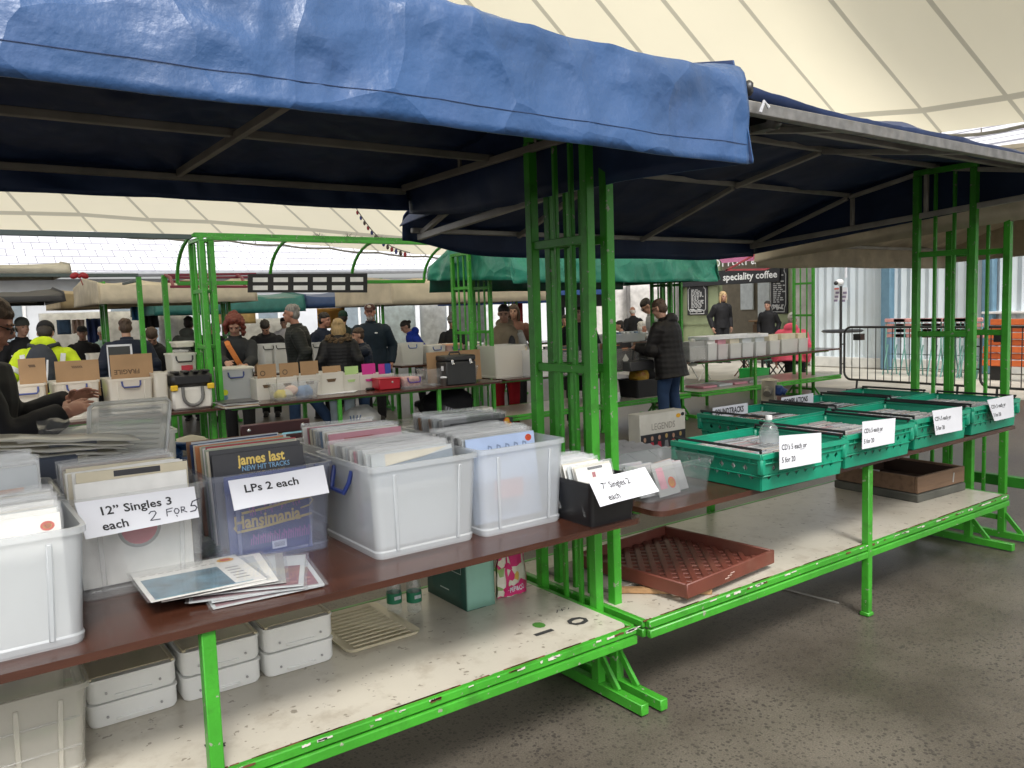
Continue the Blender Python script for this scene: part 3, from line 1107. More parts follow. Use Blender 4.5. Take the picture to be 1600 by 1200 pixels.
hung(345, 500, 460, 560, 24, (.7, .7, .7), 'pale shop front beyond the teal stall', 'shop front', 'shop_front')
hung(700, 450, 760, 535, 24, (.22, .24, .26), 'dark shop window behind the cream canvas stall', 'shop window', 'shop_window')
hung(595, 470, 652, 560, 25, (.62, .72, .77), 'pale blue wall panel behind the man in the cap', 'wall', 'panel_wall')
hung(655, 470, 700, 560, 25.2, (.65, .67, .68), 'grey wall panel left of the dark shop window', 'wall', 'panel_wall')
hung(748, 452, 835, 560, 26, (.7, .72, .74), 'pale wall behind the bright blue tarpaulin', 'wall', 'panel_wall')
hung(803, 470, 818, 520, 20, (.45, .03, .03), 'tall red banner behind the beige waistcoat', 'banner', 'banner')
hung(855, 470, 884, 535, 21, (.03, .03, .04), 'dark chalk menu leaning behind the green tarpaulin stall', 'chalk board', 'chalk_board')
hung(884, 440, 1076, 560, 25.4, (.52, .50, .48), 'warm grey corrugated wall behind the seated people', 'wall', 'panel_wall', folds=True)
for k, (px, w_) in enumerate(((978, 9), (1058, 10))):
    hung(px, 440, px + w_, 560, 25.0, (.12, .115, .11), 'dark steel column on the warm grey wall, ' + ('nearer its middle' if k == 0 else 'at its right end'), 'column', 'wall_column', th=.2)

# coffee house, green front with black sign
CAFE = M('sage_green_paint', (.26, .30, .17), .55, var=.08)
XC = 18.6
cf = thing('coffee_house', 'sage green coffee house with a black sign and open doorway', 'building', (XC + 1, 15, 0))


def cy(px, D=None):
    d = ray(px, 500)
    return d.y / d.x * XC


yA, yB, yd0, yd1, ye = cy(1243), cy(1205), cy(1205), cy(1122), cy(1062)
zt = 4.6
g = MB()
g.box((XC + .1, (yA + yB) / 2, zt / 2), (.2, yB - yA, zt))
g.box((XC + .1, (yd1 + ye) / 2, zt / 2), (.2, ye - yd1, zt))
g.box((XC + .1, (yd0 + yd1) / 2, 3.75), (.2, yd1 - yd0, 1.7))
wpart(g, 'front_wall', CAFE, cf)
g = MB()
g.box((XC + 3.4, (yA + ye) / 2, 1.5), (.2, ye - yA + 4, 3.2))
g.box((XC + 1.8, yA - .1, 1.5), (3.2, .15, 3.2))
wpart(g, 'inner_wall', M('dim_inner_wall', (.24, .2, .14), .8), cf)
g = MB()
g.add([(XC - .3, yA - .4, 4.75), (XC - .3, ye + .4, 4.75), (XC + 4, ye + .4, 6.3), (XC + 4, yA - .4, 6.3)], [(0, 3, 2, 1)])
wpart(g, 'roof', M('dark_roof', (.06, .055, .06), .7), cf)
for a, b in ((1222, 1240), (1064, 1118)):
    g = MB()
    y0, y1 = cy(b), cy(a)
    for z0_, z1_ in ((.25, 1.0),):
        for e in (0, 1):
            g.bar((XC - .012, y0 + .05, (z0_, z1_)[e]), (XC - .012, y1 - .05, (z0_, z1_)[e]), .03, .05)
        g.bar((XC - .012, y0 + .05, z0_), (XC - .012, y0 + .05, z1_), .03, .05)
        g.bar((XC - .012, y1 - .05, z0_), (XC - .012, y1 - .05, z1_), .03, .05)
    wpart(g, 'panel_moulding', M('sage_moulding', (.2, .235, .13), .55), cf)
p0, p1 = U(1203, 470, x=XC + 3.2), U(1150, 470, x=XC + 3.2)
g = MB()
for px0, px1, py0, py1 in ((1157, 1178, 440, 484), (1184, 1204, 438, 498)):
    a, b = U(px1, py1, x=XC + 3.25), U(px0, py0, x=XC + 3.25)
    g.box(((a + b) / 2), (.06, b.y - a.y, b.z - a.z), .02)
wpart(g, 'rear_window', M('bright_window', (.75, .78, .76), .2), cf)
ct = thing('counter', 'brown wooden counter just inside the coffee house doorway', 'counter', (XC + 1.6, (yd0 + yd1) / 2, 0))
g = MB()
g.box((XC + 1.6, yd1 - 1.0, .5), (.5, 1.6, 1.0), .02)
for k in range(5): g.box((XC + 1.34, yd1 - 1.65 + .33 * k, .5), (.02, .3, .85), .008)
wpart(g, 'body', WOOD, ct)
g = MB()
g.box((XC + 1.55, yd1 - 1.0, 1.03), (.7, 1.75, .05), .01)
wpart(g, 'top', M('oak_top', (.3, .17, .08), .4, var=.2, stretch=(6, 1, 6)), ct)
# sign
a, b = U(1230, 448, x=XC - .1), U(1070, 418, x=XC - .1)
sgn = MB()
zs0, zs1 = U(1150, 444, x=XC - .1).z, U(1150, 421, x=XC - .1).z
y0_, y1_ = cy(1222), cy(1062)
sgn.box((XC - .06, (y0_ + y1_) / 2, (zs0 + zs1) / 2), (.08, y1_ - y0_, zs1 - zs0), .01)
fm = lambda u, v: V((XC - .105, u, v))
yy = cy(1126)
gl = lambda u, v: fm(cy(1121) - u, v)
sgn.text('OT PORT & COFFEE', .30, lambda u, v: fm(cy(1120) - u, zs0 + v), 0, .52, 1, .02, sx=.95)
sgn.text('speciality coffee', .27, lambda u, v: fm(cy(1134) - u, zs0 + v), 0, .12, 1, .02, sx=1.05)
so = wpart(sgn, 'sign', [BLACKP, M('sign_white', (.8, .8, .78), .6)], cf)
# chalk boards
CHALK = M('chalkboard', (.018, .018, .02), .7, var=.3)
for k, (px0, px1, py0, py1) in enumerate(((1203, 1231, 416, 490), (1074, 1106, 444, 492))):
    g = MB()
    A, B = U(px1, py1, x=XC - .03), U(px0, py0, x=XC - .03)
    ym, zm, hy, hz = (A.y + B.y) / 2, (A.z + B.z) / 2, abs(B.y - A.y) / 2, abs(B.z - A.z) / 2
    g.box((XC - .03, ym, zm), (.05, 2 * hy, 2 * hz), .008)
    rnd = random.Random(k)
    pts = [V((XC - .06, ym - hy * .86 * s_ * (1 - .2 * (abs(t) > .8)), zm + hz * .92 * t)) for s_, ts in ((1, [i / 6 - 1 for i in range(13)]), (-1, [1 - i / 6 for i in range(13)])) for t in ts]
    g.tube(pts + [pts[0]], .012, 4, 1)
    for r_ in range(14):
        z = zm + hz * (.6 - r_ * .085)
        L = hy * rnd.uniform(.6, 1.1)
        x_ = ym + hy * .55
        while x_ > ym + hy * .55 - L:
            l_ = rnd.uniform(.04, .12)
            g.box((XC - .058, x_ - l_ / 2, z), (.006, l_, .03), 0, None, 1)
            x_ -= l_ + .04
    for i in range(9):
        g.tube([V((XC - .06, ym + hy * rnd.uniform(-.7, .7), zm - hz * .62)), V((XC - .06, ym + hy * rnd.uniform(-.7, .7), zm - hz * rnd.uniform(.7, .88)))], .02, 4, 1)
    wpart(g, 'chalk_menu', [CHALK, M('chalk', (.42, .42, .41), .9)], cf)
# red framed awning in front of the coffee house
RED = M('red_steel', (.42, .07, .09), .4)
aw = thing('awning_frame', 'red steel awning frame with pink and white cloth before the coffee house', 'awning', (15, 11.5, 0))
XA = 15.2
segs = [((1113, 392), (1180, 396)), ((1180, 396), (1210, 394)), ((1134, 423), (1181, 397)), ((1134, 422), (1197, 421)), ((1197, 421), (1214, 411)), ((1178, 403), (1212, 402))]
g = MB()
for a, b in segs: g.bar(U(*a, x=XA), U(*b, x=XA), .04, .04)
wpart(g, 'frame', RED, aw)
g = MB()
q = [U(*p, x=XA + .15) for p in ((1128, 411), (1182, 407), (1180, 398), (1122, 402))]
g.prism(q, (.02, 0, 0))
wpart(g, 'pink_cloth', M('pink_cloth', (.62, .22, .42), .8), aw)
g = MB()
q = [U(*p, x=XA + .2) for p in ((1112, 399), (1205, 398), (1208, 380), (1112, 376))]
g.prism(q, (.02, 0, 0))
wpart(g, 'white_cloth', M('white_cloth', (.8, .78, .78), .8), aw)

# stone pier beside the coffee house, cctv and notices on the blue hall
g = MB()
pp = U(1262, 480, x=17.9)
g.box((17.9, pp.y, 2.2), (.5, .6, 4.4), .03)
g.box((17.9, pp.y, .25), (.7, .8, .5), .04)
tag(g.build('stone_pier', M('pale_limestone', (.4, .39, .36), .85, var=.25, vs=3, bump=.2, bs=10)), 'pale square stone pier between coffee house and blue hall', 'pier')
cc_ = thing('security_camera', 'small white security camera on a pole on the blue hall', 'camera', U(1312, 440, x=17.0))
g = MB()
p = U(1312, 441, x=17.0)
g.tube([p + V((.25, 0, 1.6)), p + V((.25, 0, .1))], .03, 8)
wpart(g, 'pole', WHITE, cc_)
g = MB()
g.ell(p, (.1, .09, .075), 12)
wpart(g, 'housing', M('camera_white', (.7, .7, .7), .4), cc_)
g = MB()
g.ell(p + V((-.1, .03, -.02)), .05, 10)
wpart(g, 'lens', BLACKP, cc_)
for k, (x0_, x1_) in enumerate(((1303.5, 1312), (1315, 1324))):
    a, b = U(x0_, 469, x=17.15), U(x1_, 449, x=17.15)
    g = MB()
    g.box((17.15, (a.y + b.y) / 2, (a.z + b.z) / 2), (.02, abs(a.y - b.y), b.z - a.z))
    for i in range(3): g.box((17.135, (a.y + b.y) / 2 + (.02 * (i - 1)), b.z - .12 - .09 * i), (.006, .09, .05), 0, None, 1)
    if k == 0: g.box((17.135, (a.y + b.y) / 2, b.z - .03), (.006, abs(a.y - b.y) * .8, .03), 0, None, 2)
    tag(g.build('notice', [WHITE, M('notice_print', (.2, .17, .25), .8), STK_R]), 'white notice on the blue hall ' + ('with a red heading, left of the pair' if k == 0 else 'without red, right of the pair'), 'notice')
hs_ = thing('patio_heater', 'thin black pole with a flat black ring on it by the blue hall', 'heater', U(1312, 560, x=16.5) * 1)
p = U(1316, 600, x=15.6)
top_ = U(1314, 447, x=15.6)
g = MB()
g.tube([V((top_.x, top_.y, 0)), top_], .028, 8)
wpart(g, 'pole', BLACKM, hs_)
g = MB()
pr_ = U(1316, 517, x=15.6)
g.lathe(pr_, [(.03, .03), (.38, .025), (.42, 0), (.38, -.03), (.03, -.03)], 20)
wpart(g, 'ring', BLACKM, hs_)

# steel crowd barriers, black
def barrier(label, a, b, z1=1.1, k0=0):
    """a, b ground points of its two ends"""
    t = thing('crowd_barrier', label, 'barrier', (a + b) / 2, 0, 'black crowd barriers before the blue hall')
    g = MB()
    r = .13
    d = (b - a).normalized()
    L = (b - a).length
    zb = .18
    pts = []
    for cx, cz, a0 in ((L - r, z1 - r, 0), (r, z1 - r, 90), (r, zb + r, 180), (L - r, zb + r, 270)):
        for k in range(5):
            an = R(a0 + 22.5 * k)
            pts.append(a + d * (cx + r * math.cos(an)) + V((0, 0, cz + r * math.sin(an))))
    g.tube(pts + [pts[0]], .02, 8)
    wpart(g, 'frame', BLACKM, t)
    n = 15
    for i in range(1, n):
        g = MB()
        q = a + d * (L * i / n)
        g.tube([q + V((0, 0, zb)), q + V((0, 0, z1))], .0075, 6)
        wpart(g, 'bar', BLACKM, t)
    g = MB()
    q = a + d * .28
    g.box(q + V((0, -.0, z1 - .17)), (.14, .14, .11), .005)
    wpart(g, 'plate', BLACKP, t)
    nrm = d.cross(V((0, 0, 1)))
    for q in (a + d * .25, b - d * .25):
        g = MB()
        g.tube([q + V((0, 0, zb)), q + nrm * .02 + V((0, 0, .03))], .018, 6)
        g.tube([q - nrm * .3 + V((0, 0, .02)), q + nrm * .3 + V((0, 0, .02))], .018, 6)
        wpart(g, 'foot', BLACKM, t)
    for z in (.45, .8):
        g = MB()
        g.tube([a + V((0, 0, z)), a - d * .06 + V((0, 0, z))], .012, 6)
        wpart(g, 'hook', BLACKM, t)
    return t


b0, b1 = U(1319, 608, z=0), U(1524, 622, z=0)
b0.z = b1.z = 0
barrier('black crowd barrier with a curved end, left one, before the stacked chairs', b0, b0.lerp(b1, .99))
b2 = b1 + (b1 - b0) * 1.0
barrier('black crowd barrier in front of the orange boards, right one', b0.lerp(b1, 1.03), b2)

# stacked folding chairs and orange boards by the blue hall
CHR = M('red_chair_slats', (.55, .27, .26), .5, var=.25)
CHT = M('teal_chair_steel', (.12, .27, .24), .45)
cs = MB()
n_ = 0
for i, px in enumerate((1398, 1412, 1440, 1454, 1476, 1490, 1504, 1516)):
    t = thing('folding_chair', 'one of the red slatted folding chairs with teal legs stacked behind the barrier', 'chair', (0, 0, 0), 0, 'folding chairs stacked against the blue hall')
    d = ray(px, 560)
    x = 16.2
    y = d.y / d.x * x
    t.location = (x, y, 0)
    for k in range(4):
        g = MB()
        g.box((.02 * k, 0, 1.12 - .105 * k), (.03, .44, .075), .01)
        g.build('slat', CHR, t)
    for s_ in (-1, 1):
        g = MB()
        g.tube([(.12, s_ * .21, 0), (0, s_ * .2, .6), (.02, s_ * .19, 1.16)], .014, 6)
        g.build('leg', CHT, t)
        g = MB()
        g.tube([(-.14, s_ * .18, 0), (.06, s_ * .18, .62)], .014, 6)
        g.build('leg', CHT, t)
    g = MB()
    for z in (.14, .42): g.bar((.1, -.2, z), (.1, .2, z), .016)
    g.build('stretcher', CHT, t)
t = thing('orange_board_stack', 'stack of orange slatted boards leaning behind the right barrier', 'boards', (16.0, 6, 0))
OR = M('orange_board', (.55, .12, .03), .5, var=.12)
ya_, yb_ = (ray(1620, 540).y / ray(1620, 540).x) * 15.9, (ray(1531, 540).y / ray(1531, 540).x) * 15.9
for k in range(7):
    g = MB()
    g.bar((15.9 + .05 * (k % 2), ya_ - 1.2, .33 + .125 * k), (15.9 + .05 * (k % 2), yb_ - .03 * k, .33 + .125 * k), .05, .112, bev=.012)
    wpart(g, 'board', OR, t)
g = MB()
for y in (ya_ - .5, yb_ - .3): g.bar((16.05, y, 0), (16.05, y, .28), .1, .3)
wpart(g, 'trolley', BLACKM, t)


# ------------------------------------------------------------------ goods
def rring(w_, d, r, z, n=4):
    pts = []
    for cx, cy_, a0 in ((w_ / 2 - r, d / 2 - r, 0), (-w_ / 2 + r, d / 2 - r, 90), (-w_ / 2 + r, -d / 2 + r, 180), (w_ / 2 - r, -d / 2 + r, 270)):
        for k in range(n + 1):
            a = R(a0 + 90 * k / n)
            pts.append(V((cx + r * math.cos(a), cy_ + r * math.sin(a), z)))
    return pts


def rings(g, rs, m=0, cap0=True, cap1=True):
    n = len(rs[0])
    vs = [p for r_ in rs for p in r_]
    fs = [(i * n + k, i * n + (k + 1) % n, (i + 1) * n + (k + 1) % n, (i + 1) * n + k) for i in range(len(rs) - 1) for k in range(n)]
    if cap0: fs.append(tuple(range(n))[::-1])
    if cap1: fs.append(tuple((len(rs) - 1) * n + k for k in range(n)))
    g.add(vs, fs, m)


def tub(g, w_, d, h, taper=.92, th=.004, rim=.008, r=.03, rimh=.016, m=0):
    b = lambda k, z, e=0.: rring(w_ * k + e, d * k + e, r, z)
    rings(g, [b(taper, .004), b(taper, 0.), b(1, h - rimh), b(1, h - rimh, 2 * rim), b(1, h, 2 * rim), b(1, h, -2 * th), b(taper, th, -2 * th)], m)


def bin_(name, label, cat, x0, x1, y0, y1, h, mat, z=TZ, taper=.92, group=None, ribs=0, handle=None, hmat=None, rz=0., rim=.008, band=True, r=.03, lid=None, lidz=.02):
    w_, d = x1 - x0, y1 - y0
    t = thing(name, label, cat, ((x0 + x1) / 2, (y0 + y1) / 2, z), rz, group)
    g = MB()
    tub(g, w_, d, h, taper, rim=rim, r=r)
    g.build('tub', mat, t)
    yf = lambda z_: -d / 2 * (taper + (1 - taper) * z_ / h)
    xf = lambda z_: w_ / 2 * (taper + (1 - taper) * z_ / h)
    for k in range(ribs):
        u = (-.62, .62)[k] if ribs == 2 else -.7 + 1.4 * k / (ribs - 1)
        g = MB()
        g.bar((u * xf(.03), yf(.03) - .003, .02), (u * xf(h), yf(h) - .003, h - .03), .014, .008, up=(0, 1, 0))
        g.build('rib', mat, t)
    if band:
        g = MB()
        rings(g, [rring(w_ * taper + .006, d * taper + .006, r, .006), rring(w_ * taper + .01, d * taper + .01, r, .022), rring(w_ * taper + .002, d * taper + .002, r, .028)], 0, False, False)
        g.build('foot_band', mat, t)
    for side in (handle or ''):
        g = MB()
        zc = h - .06
        if side in 'LR':
            s_ = -1 if side == 'L' else 1
            X = s_ * (xf(zc) + .012)
            pts = [(X - s_ * .01, -.07, zc + .03), (X, -.065, zc - .01), (X + s_ * .012, -.05, zc - .045), (X + s_ * .012, .05, zc - .045), (X, .065, zc - .01), (X - s_ * .01, .07, zc + .03)]
        else:
            Y = yf(zc) - .012
            pts = [(-.075, Y + .008, zc + .035), (-.072, Y, zc), (-.06, Y - .008, zc - .018), (.06, Y - .008, zc - .018), (.072, Y, zc), (.075, Y + .008, zc + .035)]
        g.tube(pts, .008, 8)
        g.build('handle', hmat or HANDLE, t)
    if lid:
        g = MB()
        rings(g, [rring(w_ + .02, d + .02, r, h + .001), rring(w_ + .024, d + .024, r, h + lidz * .7), rring(w_ + .005, d + .005, r, h + lidz)])
        g.build('lid', lid, t)
    return t


REC = {}


def rec_mesh(mat, wrap, w_=.315, h=.315, seed=0):
    k = (mat.name, wrap, w_, seed)
    if k in REC: return REC[k]
    g = MB()
    g.box((0, 0, h / 2), (w_, .0042, h), .001)
    ra = random.Random(seed * 17 + len(mat.name))
    if seed % 5 < 3:                                     # printed art along the top of the cover
        for k in range(ra.randint(2, 5)):
            u0, v0 = ra.uniform(-.46, .2) * w_, ra.uniform(.55, .93) * h
            du, dv = ra.uniform(.08, .45) * w_, ra.uniform(.02, .12) * h
            u1, v1 = min(u0 + du, w_ * .48), min(v0 + dv, h * .985)
            g.add([(u0, -.0024 - .0001 * k, v0), (u1, -.0024 - .0001 * k, v0), (u1, -.0024 - .0001 * k, v1), (u0, -.0024 - .0001 * k, v1)], [(0, 1, 2, 3)], 2 + ra.randrange(4))
    if wrap:
        rnd = seed * 7.3
        for s_ in (-1, 1):
            g.grid(14, 8, lambda u, v: V(((u - .5) * (w_ + .014), s_ * (.0032 + (.0045 * v ** 2) * (noise.noise(V((u * 5 + rnd, v * 2, s_))) + .3)), v * (h + .014 + .006 * noise.noise(V((u * 3, rnd, 2)))))), 1)
    REC[k] = g.mesh('record_sleeve', [mat, P_SLEEVE, SP['dark'], SP['blue'], SP['red'], SP['orange']])
    return REC[k]


def records(cx, y0, y1, n, zb, keys, lean, wrap, label, group, w_=.315, name='record_sleeve', cat='record', jit=.008, seed=1):
    rnd = random.Random(seed)
    for i in range(n):
        y = y0 + (y1 - y0) * (i / max(1, n - 1))
        me = rec_mesh(SP[keys[i % len(keys)] if isinstance(keys, list) else keys], wrap and rnd.random() < wrap, w_, w_, rnd.randrange(8))
        o = link(name, me)
        o.location = (cx + rnd.uniform(-.01, .01), y, zb + rnd.uniform(0, jit))
        o.rotation_euler = (lean + rnd.uniform(-.03, .03), rnd.uniform(-.012, .012), rnd.uniform(-.02, .02))
        tag(o, label, cat, group)


def front_record(name, label, loc, lean, rz, mats, deco, w_=.315, wrap=False):
    """one sleeve facing out; deco(g, f) lays shapes on its front face, f(u, v) in metres from the lower left"""
    g = MB()
    g.box((0, 0, w_ / 2), (w_, .0042, w_), .001)
    f = lambda u, v: V((u - w_ / 2, -.0027, v))
    deco(g, f)
    if wrap:
        g.grid(14, 8, lambda u, v: V(((u - .5) * (w_ + .012), -.0045 - .003 * (noise.noise(V((u * 4, v * 4, 3))) + .5), v * (w_ + .012))), len(mats) - 1)
    o = g.build(name, mats)
    o.location, o.rotation_euler = loc, (lean, 0, rz)
    return tag(o, label, 'record')


def disc(g, f, cu, cv, r0, r1, m, n=28):
    vs = [f(cu + r_ * math.cos(2 * math.pi * k / n), cv + r_ * math.sin(2 * math.pi * k / n)) for r_ in (r0, r1) for k in range(n)]
    g.add(vs, [(k, (k + 1) % n, n + (k + 1) % n, n + k) for k in range(n)], m)


def fdisc(g, f, cu, cv, ru, rv, m, n=20):
    g.add([f(cu + ru * math.cos(2 * math.pi * k / n), cv + rv * math.sin(2 * math.pi * k / n)) for k in range(n)], [tuple(range(n))], m)


def stroke(g, f, pts, w_, m):
    """flat pen stroke through (u, v) points"""
    for (a, b), (c, d) in zip(pts, pts[1:]):
        L = math.hypot(c - a, d - b) or 1
        nx, ny = -(d - b) / L * w_ / 2, (c - a) / L * w_ / 2
        ex, ey = (c - a) / L * w_ * .3, (d - b) / L * w_ * .3
        g.add([f(a - ex + nx, b - ey + ny), f(a - ex - nx, b - ey - ny), f(c + ex - nx, d + ey - ny), f(c + ex + nx, d + ey + ny)], [(0, 1, 2, 3)], m)


def sign(name, label, quadpx, ytop, ybot, lines, strokes=(), aspect=3., curl=.004, sx=1.):
    """a paper notice: its corners on a plane, text in units of its height"""
    tl, tr, br, bl = quadpx
    q = quad(U(*bl, y=ybot), U(*br, y=ybot), U(*tr, y=ytop), U(*tl, y=ytop))
    n = (q(1, 0) - q(0, 0)).cross(q(0, 1) - q(0, 0)).normalized()
    W = (q(1, .5) - q(0, .5)).length
    Hh = (q(.5, 1) - q(.5, 0)).length
    base = lambda u, v, e=0.: q(u, v) + n * (curl * math.sin(u * 5 + v * 2) + e)
    g = MB()
    g.grid(16, 8, lambda u, v: base(u, v))
    b = MB()
    b.grid(16, 8, lambda u, v: base(u, v, -.0012))
    g.add(b.v, [f[::-1] for f in b.f])
    fm_ = lambda u, v: base(u * Hh / W, v, .0012)
    for body, size, u, v, bold in lines: g.text(body, size, fm_, u, v, 1, bold, sx=sx)
    for pts, w_ in strokes: stroke(g, fm_, pts, w_, 2)
    o = g.build(name, [WHITE, INK, PEN])
    return tag(o, label, 'sign')


# ---- boxes on the nearest table
bin_('storage_box', 'milky storage box cut by the left edge of the picture, nearest, packed with sleeved records', 'storage box', -.13, .285, 2.24, 2.63, .30, P_MILK, ribs=2)
records(.085, 2.29, 2.56, 9, .822, ['white', 'pale', 'cream', 'white', 'grey'], -.10, 1., 'plastic sleeved record filed in the nearest left box', 'records in the nearest left box', seed=3)


def blot(g, f):
    fdisc(g, f, .285, .285, .016, .012, 1)
    fdisc(g, f, .285, .285, .010, .007, 2)


front_record('record_sleeve', 'white sleeve with a small red and yellow flame sticker, front of the nearest left box', (.085, 2.272, .818), -.11, 0, [SP['white'], STK_R, STK_Y, P_SLEEVE], blot, wrap=True)
bin_('storage_box', 'second milky box at the left edge, behind the nearest one', 'storage box', -.12, .30, 2.74, 3.12, .29, P_MILK)
records(.09, 2.80, 3.08, 10, .86, ['pale', 'white', 'grey', 'pale'], -.14, 1., 'shiny plastic sleeved record in the rear left box', 'records in the rear left box', seed=4)
bin_('storage_box', 'clear box of white sleeves behind the 12 inch singles sign', 'storage box', .29, .665, 2.56, 2.96, .305, P_CLEAR, ribs=2, handle='L')
records(.478, 2.66, 2.93, 15, .838, ['ivory', 'white', 'cream', 'white', 'white', 'ivory', 'cream', 'brown', 'brown', 'dark', 'navy', 'dark', 'grey', 'dark', 'grey'], -.06, .15, '12 inch single filed in the box of white sleeves', '12 inch singles in their box', seed=5)


def pinklabel(g, f):
    disc(g, f, .165, .16, .052, .062, 1)
    fdisc(g, f, .165, .16, .052, .052, 2)


front_record('record_sleeve', 'white sleeve with a round red record label, front of the 12 inch singles box', (.478, 2.632, .82), -.06, 0, [SP['white'], SP['grey'], M('red_record_label', (.55, .10, .14), .5), P_SLEEVE], pinklabel)
sgn_pts = [([(1.55, .45), (1.62, .52), (1.72, .52), (1.75, .44), (1.65, .3), (1.55, .2), (1.82, .19)], .03),
           ([(2.05, .5), (2.03, .25)], .028), ([(2.05, .5), (2.22, .52)], .028), ([(2.05, .4), (2.18, .41)], .028),
           ([(2.30, .48), (2.25, .4), (2.27, .3), (2.34, .28), (2.39, .37), (2.36, .46), (2.29, .48)], .028), ([(2.29, .22), (2.31, .17)], .03),
           ([(2.45, .28), (2.46, .5), (2.55, .48), (2.55, .4), (2.47, .38), (2.6, .27)], .028),
           ([(2.80, .64), (2.74, .48), (2.85, .47), (2.9, .38), (2.84, .27), (2.70, .26)], .036), ([(2.8, .64), (3.02, .72)], .036)]
sign('price_sign', 'white paper reading 12 inch singles 3 each, 2 for 5 penned on it', ((116, 786), (303, 760), (312, 808), (134, 843)), 2.53, 2.505,
     [('12” Singles 3', .33, .5, .56, .02), ('each', .33, .48, .14, .02)], [([(u + .22, v * .8 + .02) for u, v in p_], w_) for p_, w_ in sgn_pts], curl=.005, sx=1.16)
bin_('storage_box', 'clear box of LPs with a dark blue cover showing through its front', 'storage box', .69, 1.10, 2.60, 3.02, .305, P_COOL, ribs=2, handle='R')
records(.895, 2.72, 2.98, 16, .85, ['dark', 'cream', 'sage', 'cream', 'red', 'white', 'sage', 'ivory', 'orange', 'pale', 'cream', 'blue', 'navy', 'pale', 'orange', 'brown'], -.12, 0, 'LP sleeve filed in the box marked LPs 2 each', 'LPs in their box', seed=6)
YEL, MAG, LBL = M('yellow_print', (.8, .58, .14), .5), M('purple_print', (.34, .08, .32), .5), M('light_blue_print', (.2, .4, .6), .5)


def blackfront(g, f):
    g.text('james last', .048, f, .085, .272, 1, .03, sx=.85)
    g.text('NEW HIT TRACKS', .024, f, .095, .25, 2, .015, sx=.85)


front_record('record_sleeve', 'black LP sleeve with yellow lettering, second from the front of the LP box', (.895, 2.70, .84), -.12, 0, [SP['dark'], YEL, LBL, P_SLEEVE], blackfront)


def bluefront(g, f):
    rnd = random.Random(2)
    for k in range(120):
        u, v = rnd.uniform(.07, .25), rnd.uniform(.14, .25)
        stroke(g, f, [(u, v), (u + rnd.uniform(-.004, .004), v + rnd.uniform(.008, .02))], .0035, 2)
    for k in range(26):
        u = .07 + .008 * k
        h = .02 + .014 * abs(math.sin(k * 1.7))
        stroke(g, f, [(u, .045), (u + .003, .045 + h)], .004, 2)
        if k % 3: stroke(g, f, [(u + .003, .045 + h), (u + .008, .045 + h * .6)], .003, 2)
    for s_ in (-1, 1): g.add([f(.16, .205), f(.16 + s_ * .035, .226), f(.16 + s_ * .03, .185)], [(0, 1, 2)], 3)
    g.add([f(.16, .2), f(.18, .17), f(.14, .165)], [(0, 1, 2)], 4)
    g.text('Hansimania', .06, f, .02, .105, 1, .03, sx=.82)
    for a, b, k in ((.095, .02, 0), (.155, .10, 1)):
        stroke(g, f, [(.03 + .02 * k, a), (.12, a + .004), (.2, a + .012), (.285, a + .02)], .008, 1)
    stroke(g, f, [(.285, .175), (.295, .16), (.28, .145), (.25, .14)], .005, 1)
    stroke(g, f, [(.03, .095), (.02, .11), (.03, .122)], .005, 1)
    g.add([f(.14, .018), f(.19, .018), f(.19, .045), f(.14, .045)], [(0, 1, 2, 3)], 4)
    for k in range(9): g.add([f(.148 + .004 * k, .024), f(.15 + .004 * k, .024), f(.15 + .004 * k, .04), f(.148 + .004 * k, .04)], [(0, 1, 2, 3)], 5)


front_record('record_sleeve', 'dark blue LP sleeve with yellow script, pressed to the front of the LP box', (.895, 2.652, .806), -.085, 0, [M('deep_blue_sleeve', (.035, .055, .19), .4), YEL, MAG, LBL, WHITE, INK, P_SLEEVE], bluefront, w_=.281)
sign('price_sign', 'white paper reading LPs 2 each on the LP box', ((356, 752), (505, 727), (515, 769), (366, 798)), 2.565, 2.51, [('LPs 2 each', .38, .42, .5, .02)], curl=.004, sx=1.12)
bin_('storage_box', 'milky white box with a blue handle, third along the front row', 'storage box', 1.125, 1.53, 2.34, 2.80, .31, P_MILK, ribs=2, handle='L')
records(1.33, 2.42, 2.74, 14, .818, ['pale', 'white', 'grey', 'pale', 'cream', 'pink', 'white', 'grey'], -.12, 1., 'plastic sleeved record in the milky box with the blue handle', 'records in the blue handled box', seed=8)
def hazy(g, f):
    g.add([f(.0, .20), f(.315, .20), f(.315, .30), f(.0, .265)], [(0, 1, 2, 3)], 1)
    g.add([f(.05, .27), f(.2, .285), f(.3, .31), f(.05, .31)], [(0, 1, 2, 3)], 2)


front_record('record_sleeve', 'grey blue cover in wavy clear plastic, front of the blue handled box', (1.33, 2.405, .822), -.13, 0, [SP['pale'], M('grey_blue_cover', (.2, .25, .3), .35), SP['cream'], P_SLEEVE], hazy, wrap=True)
bin_('storage_box', 'milky white box with a faint pink cover showing, next to the black box', 'storage box', 1.535, 1.915, 2.33, 2.74, .315, P_MILK, ribs=2)
records(1.725, 2.46, 2.70, 12, .818, ['pale', 'grey', 'dark', 'white', 'grey', 'dark'], -.12, 1., 'plastic sleeved record in the milky box beside the black one', 'records in the box beside the black one', seed=9)


def palefront(g, f):
    for k in range(5):
        u = .09 + .04 * k
        stroke(g, f, [(u, .225), (u + .008, .28), (u + .02, .275), (u + .026, .225)], .006, 1)
    fdisc(g, f, .285, .292, .015, .013, 2)
    fdisc(g, f, .285, .292, .008, .007, 3)


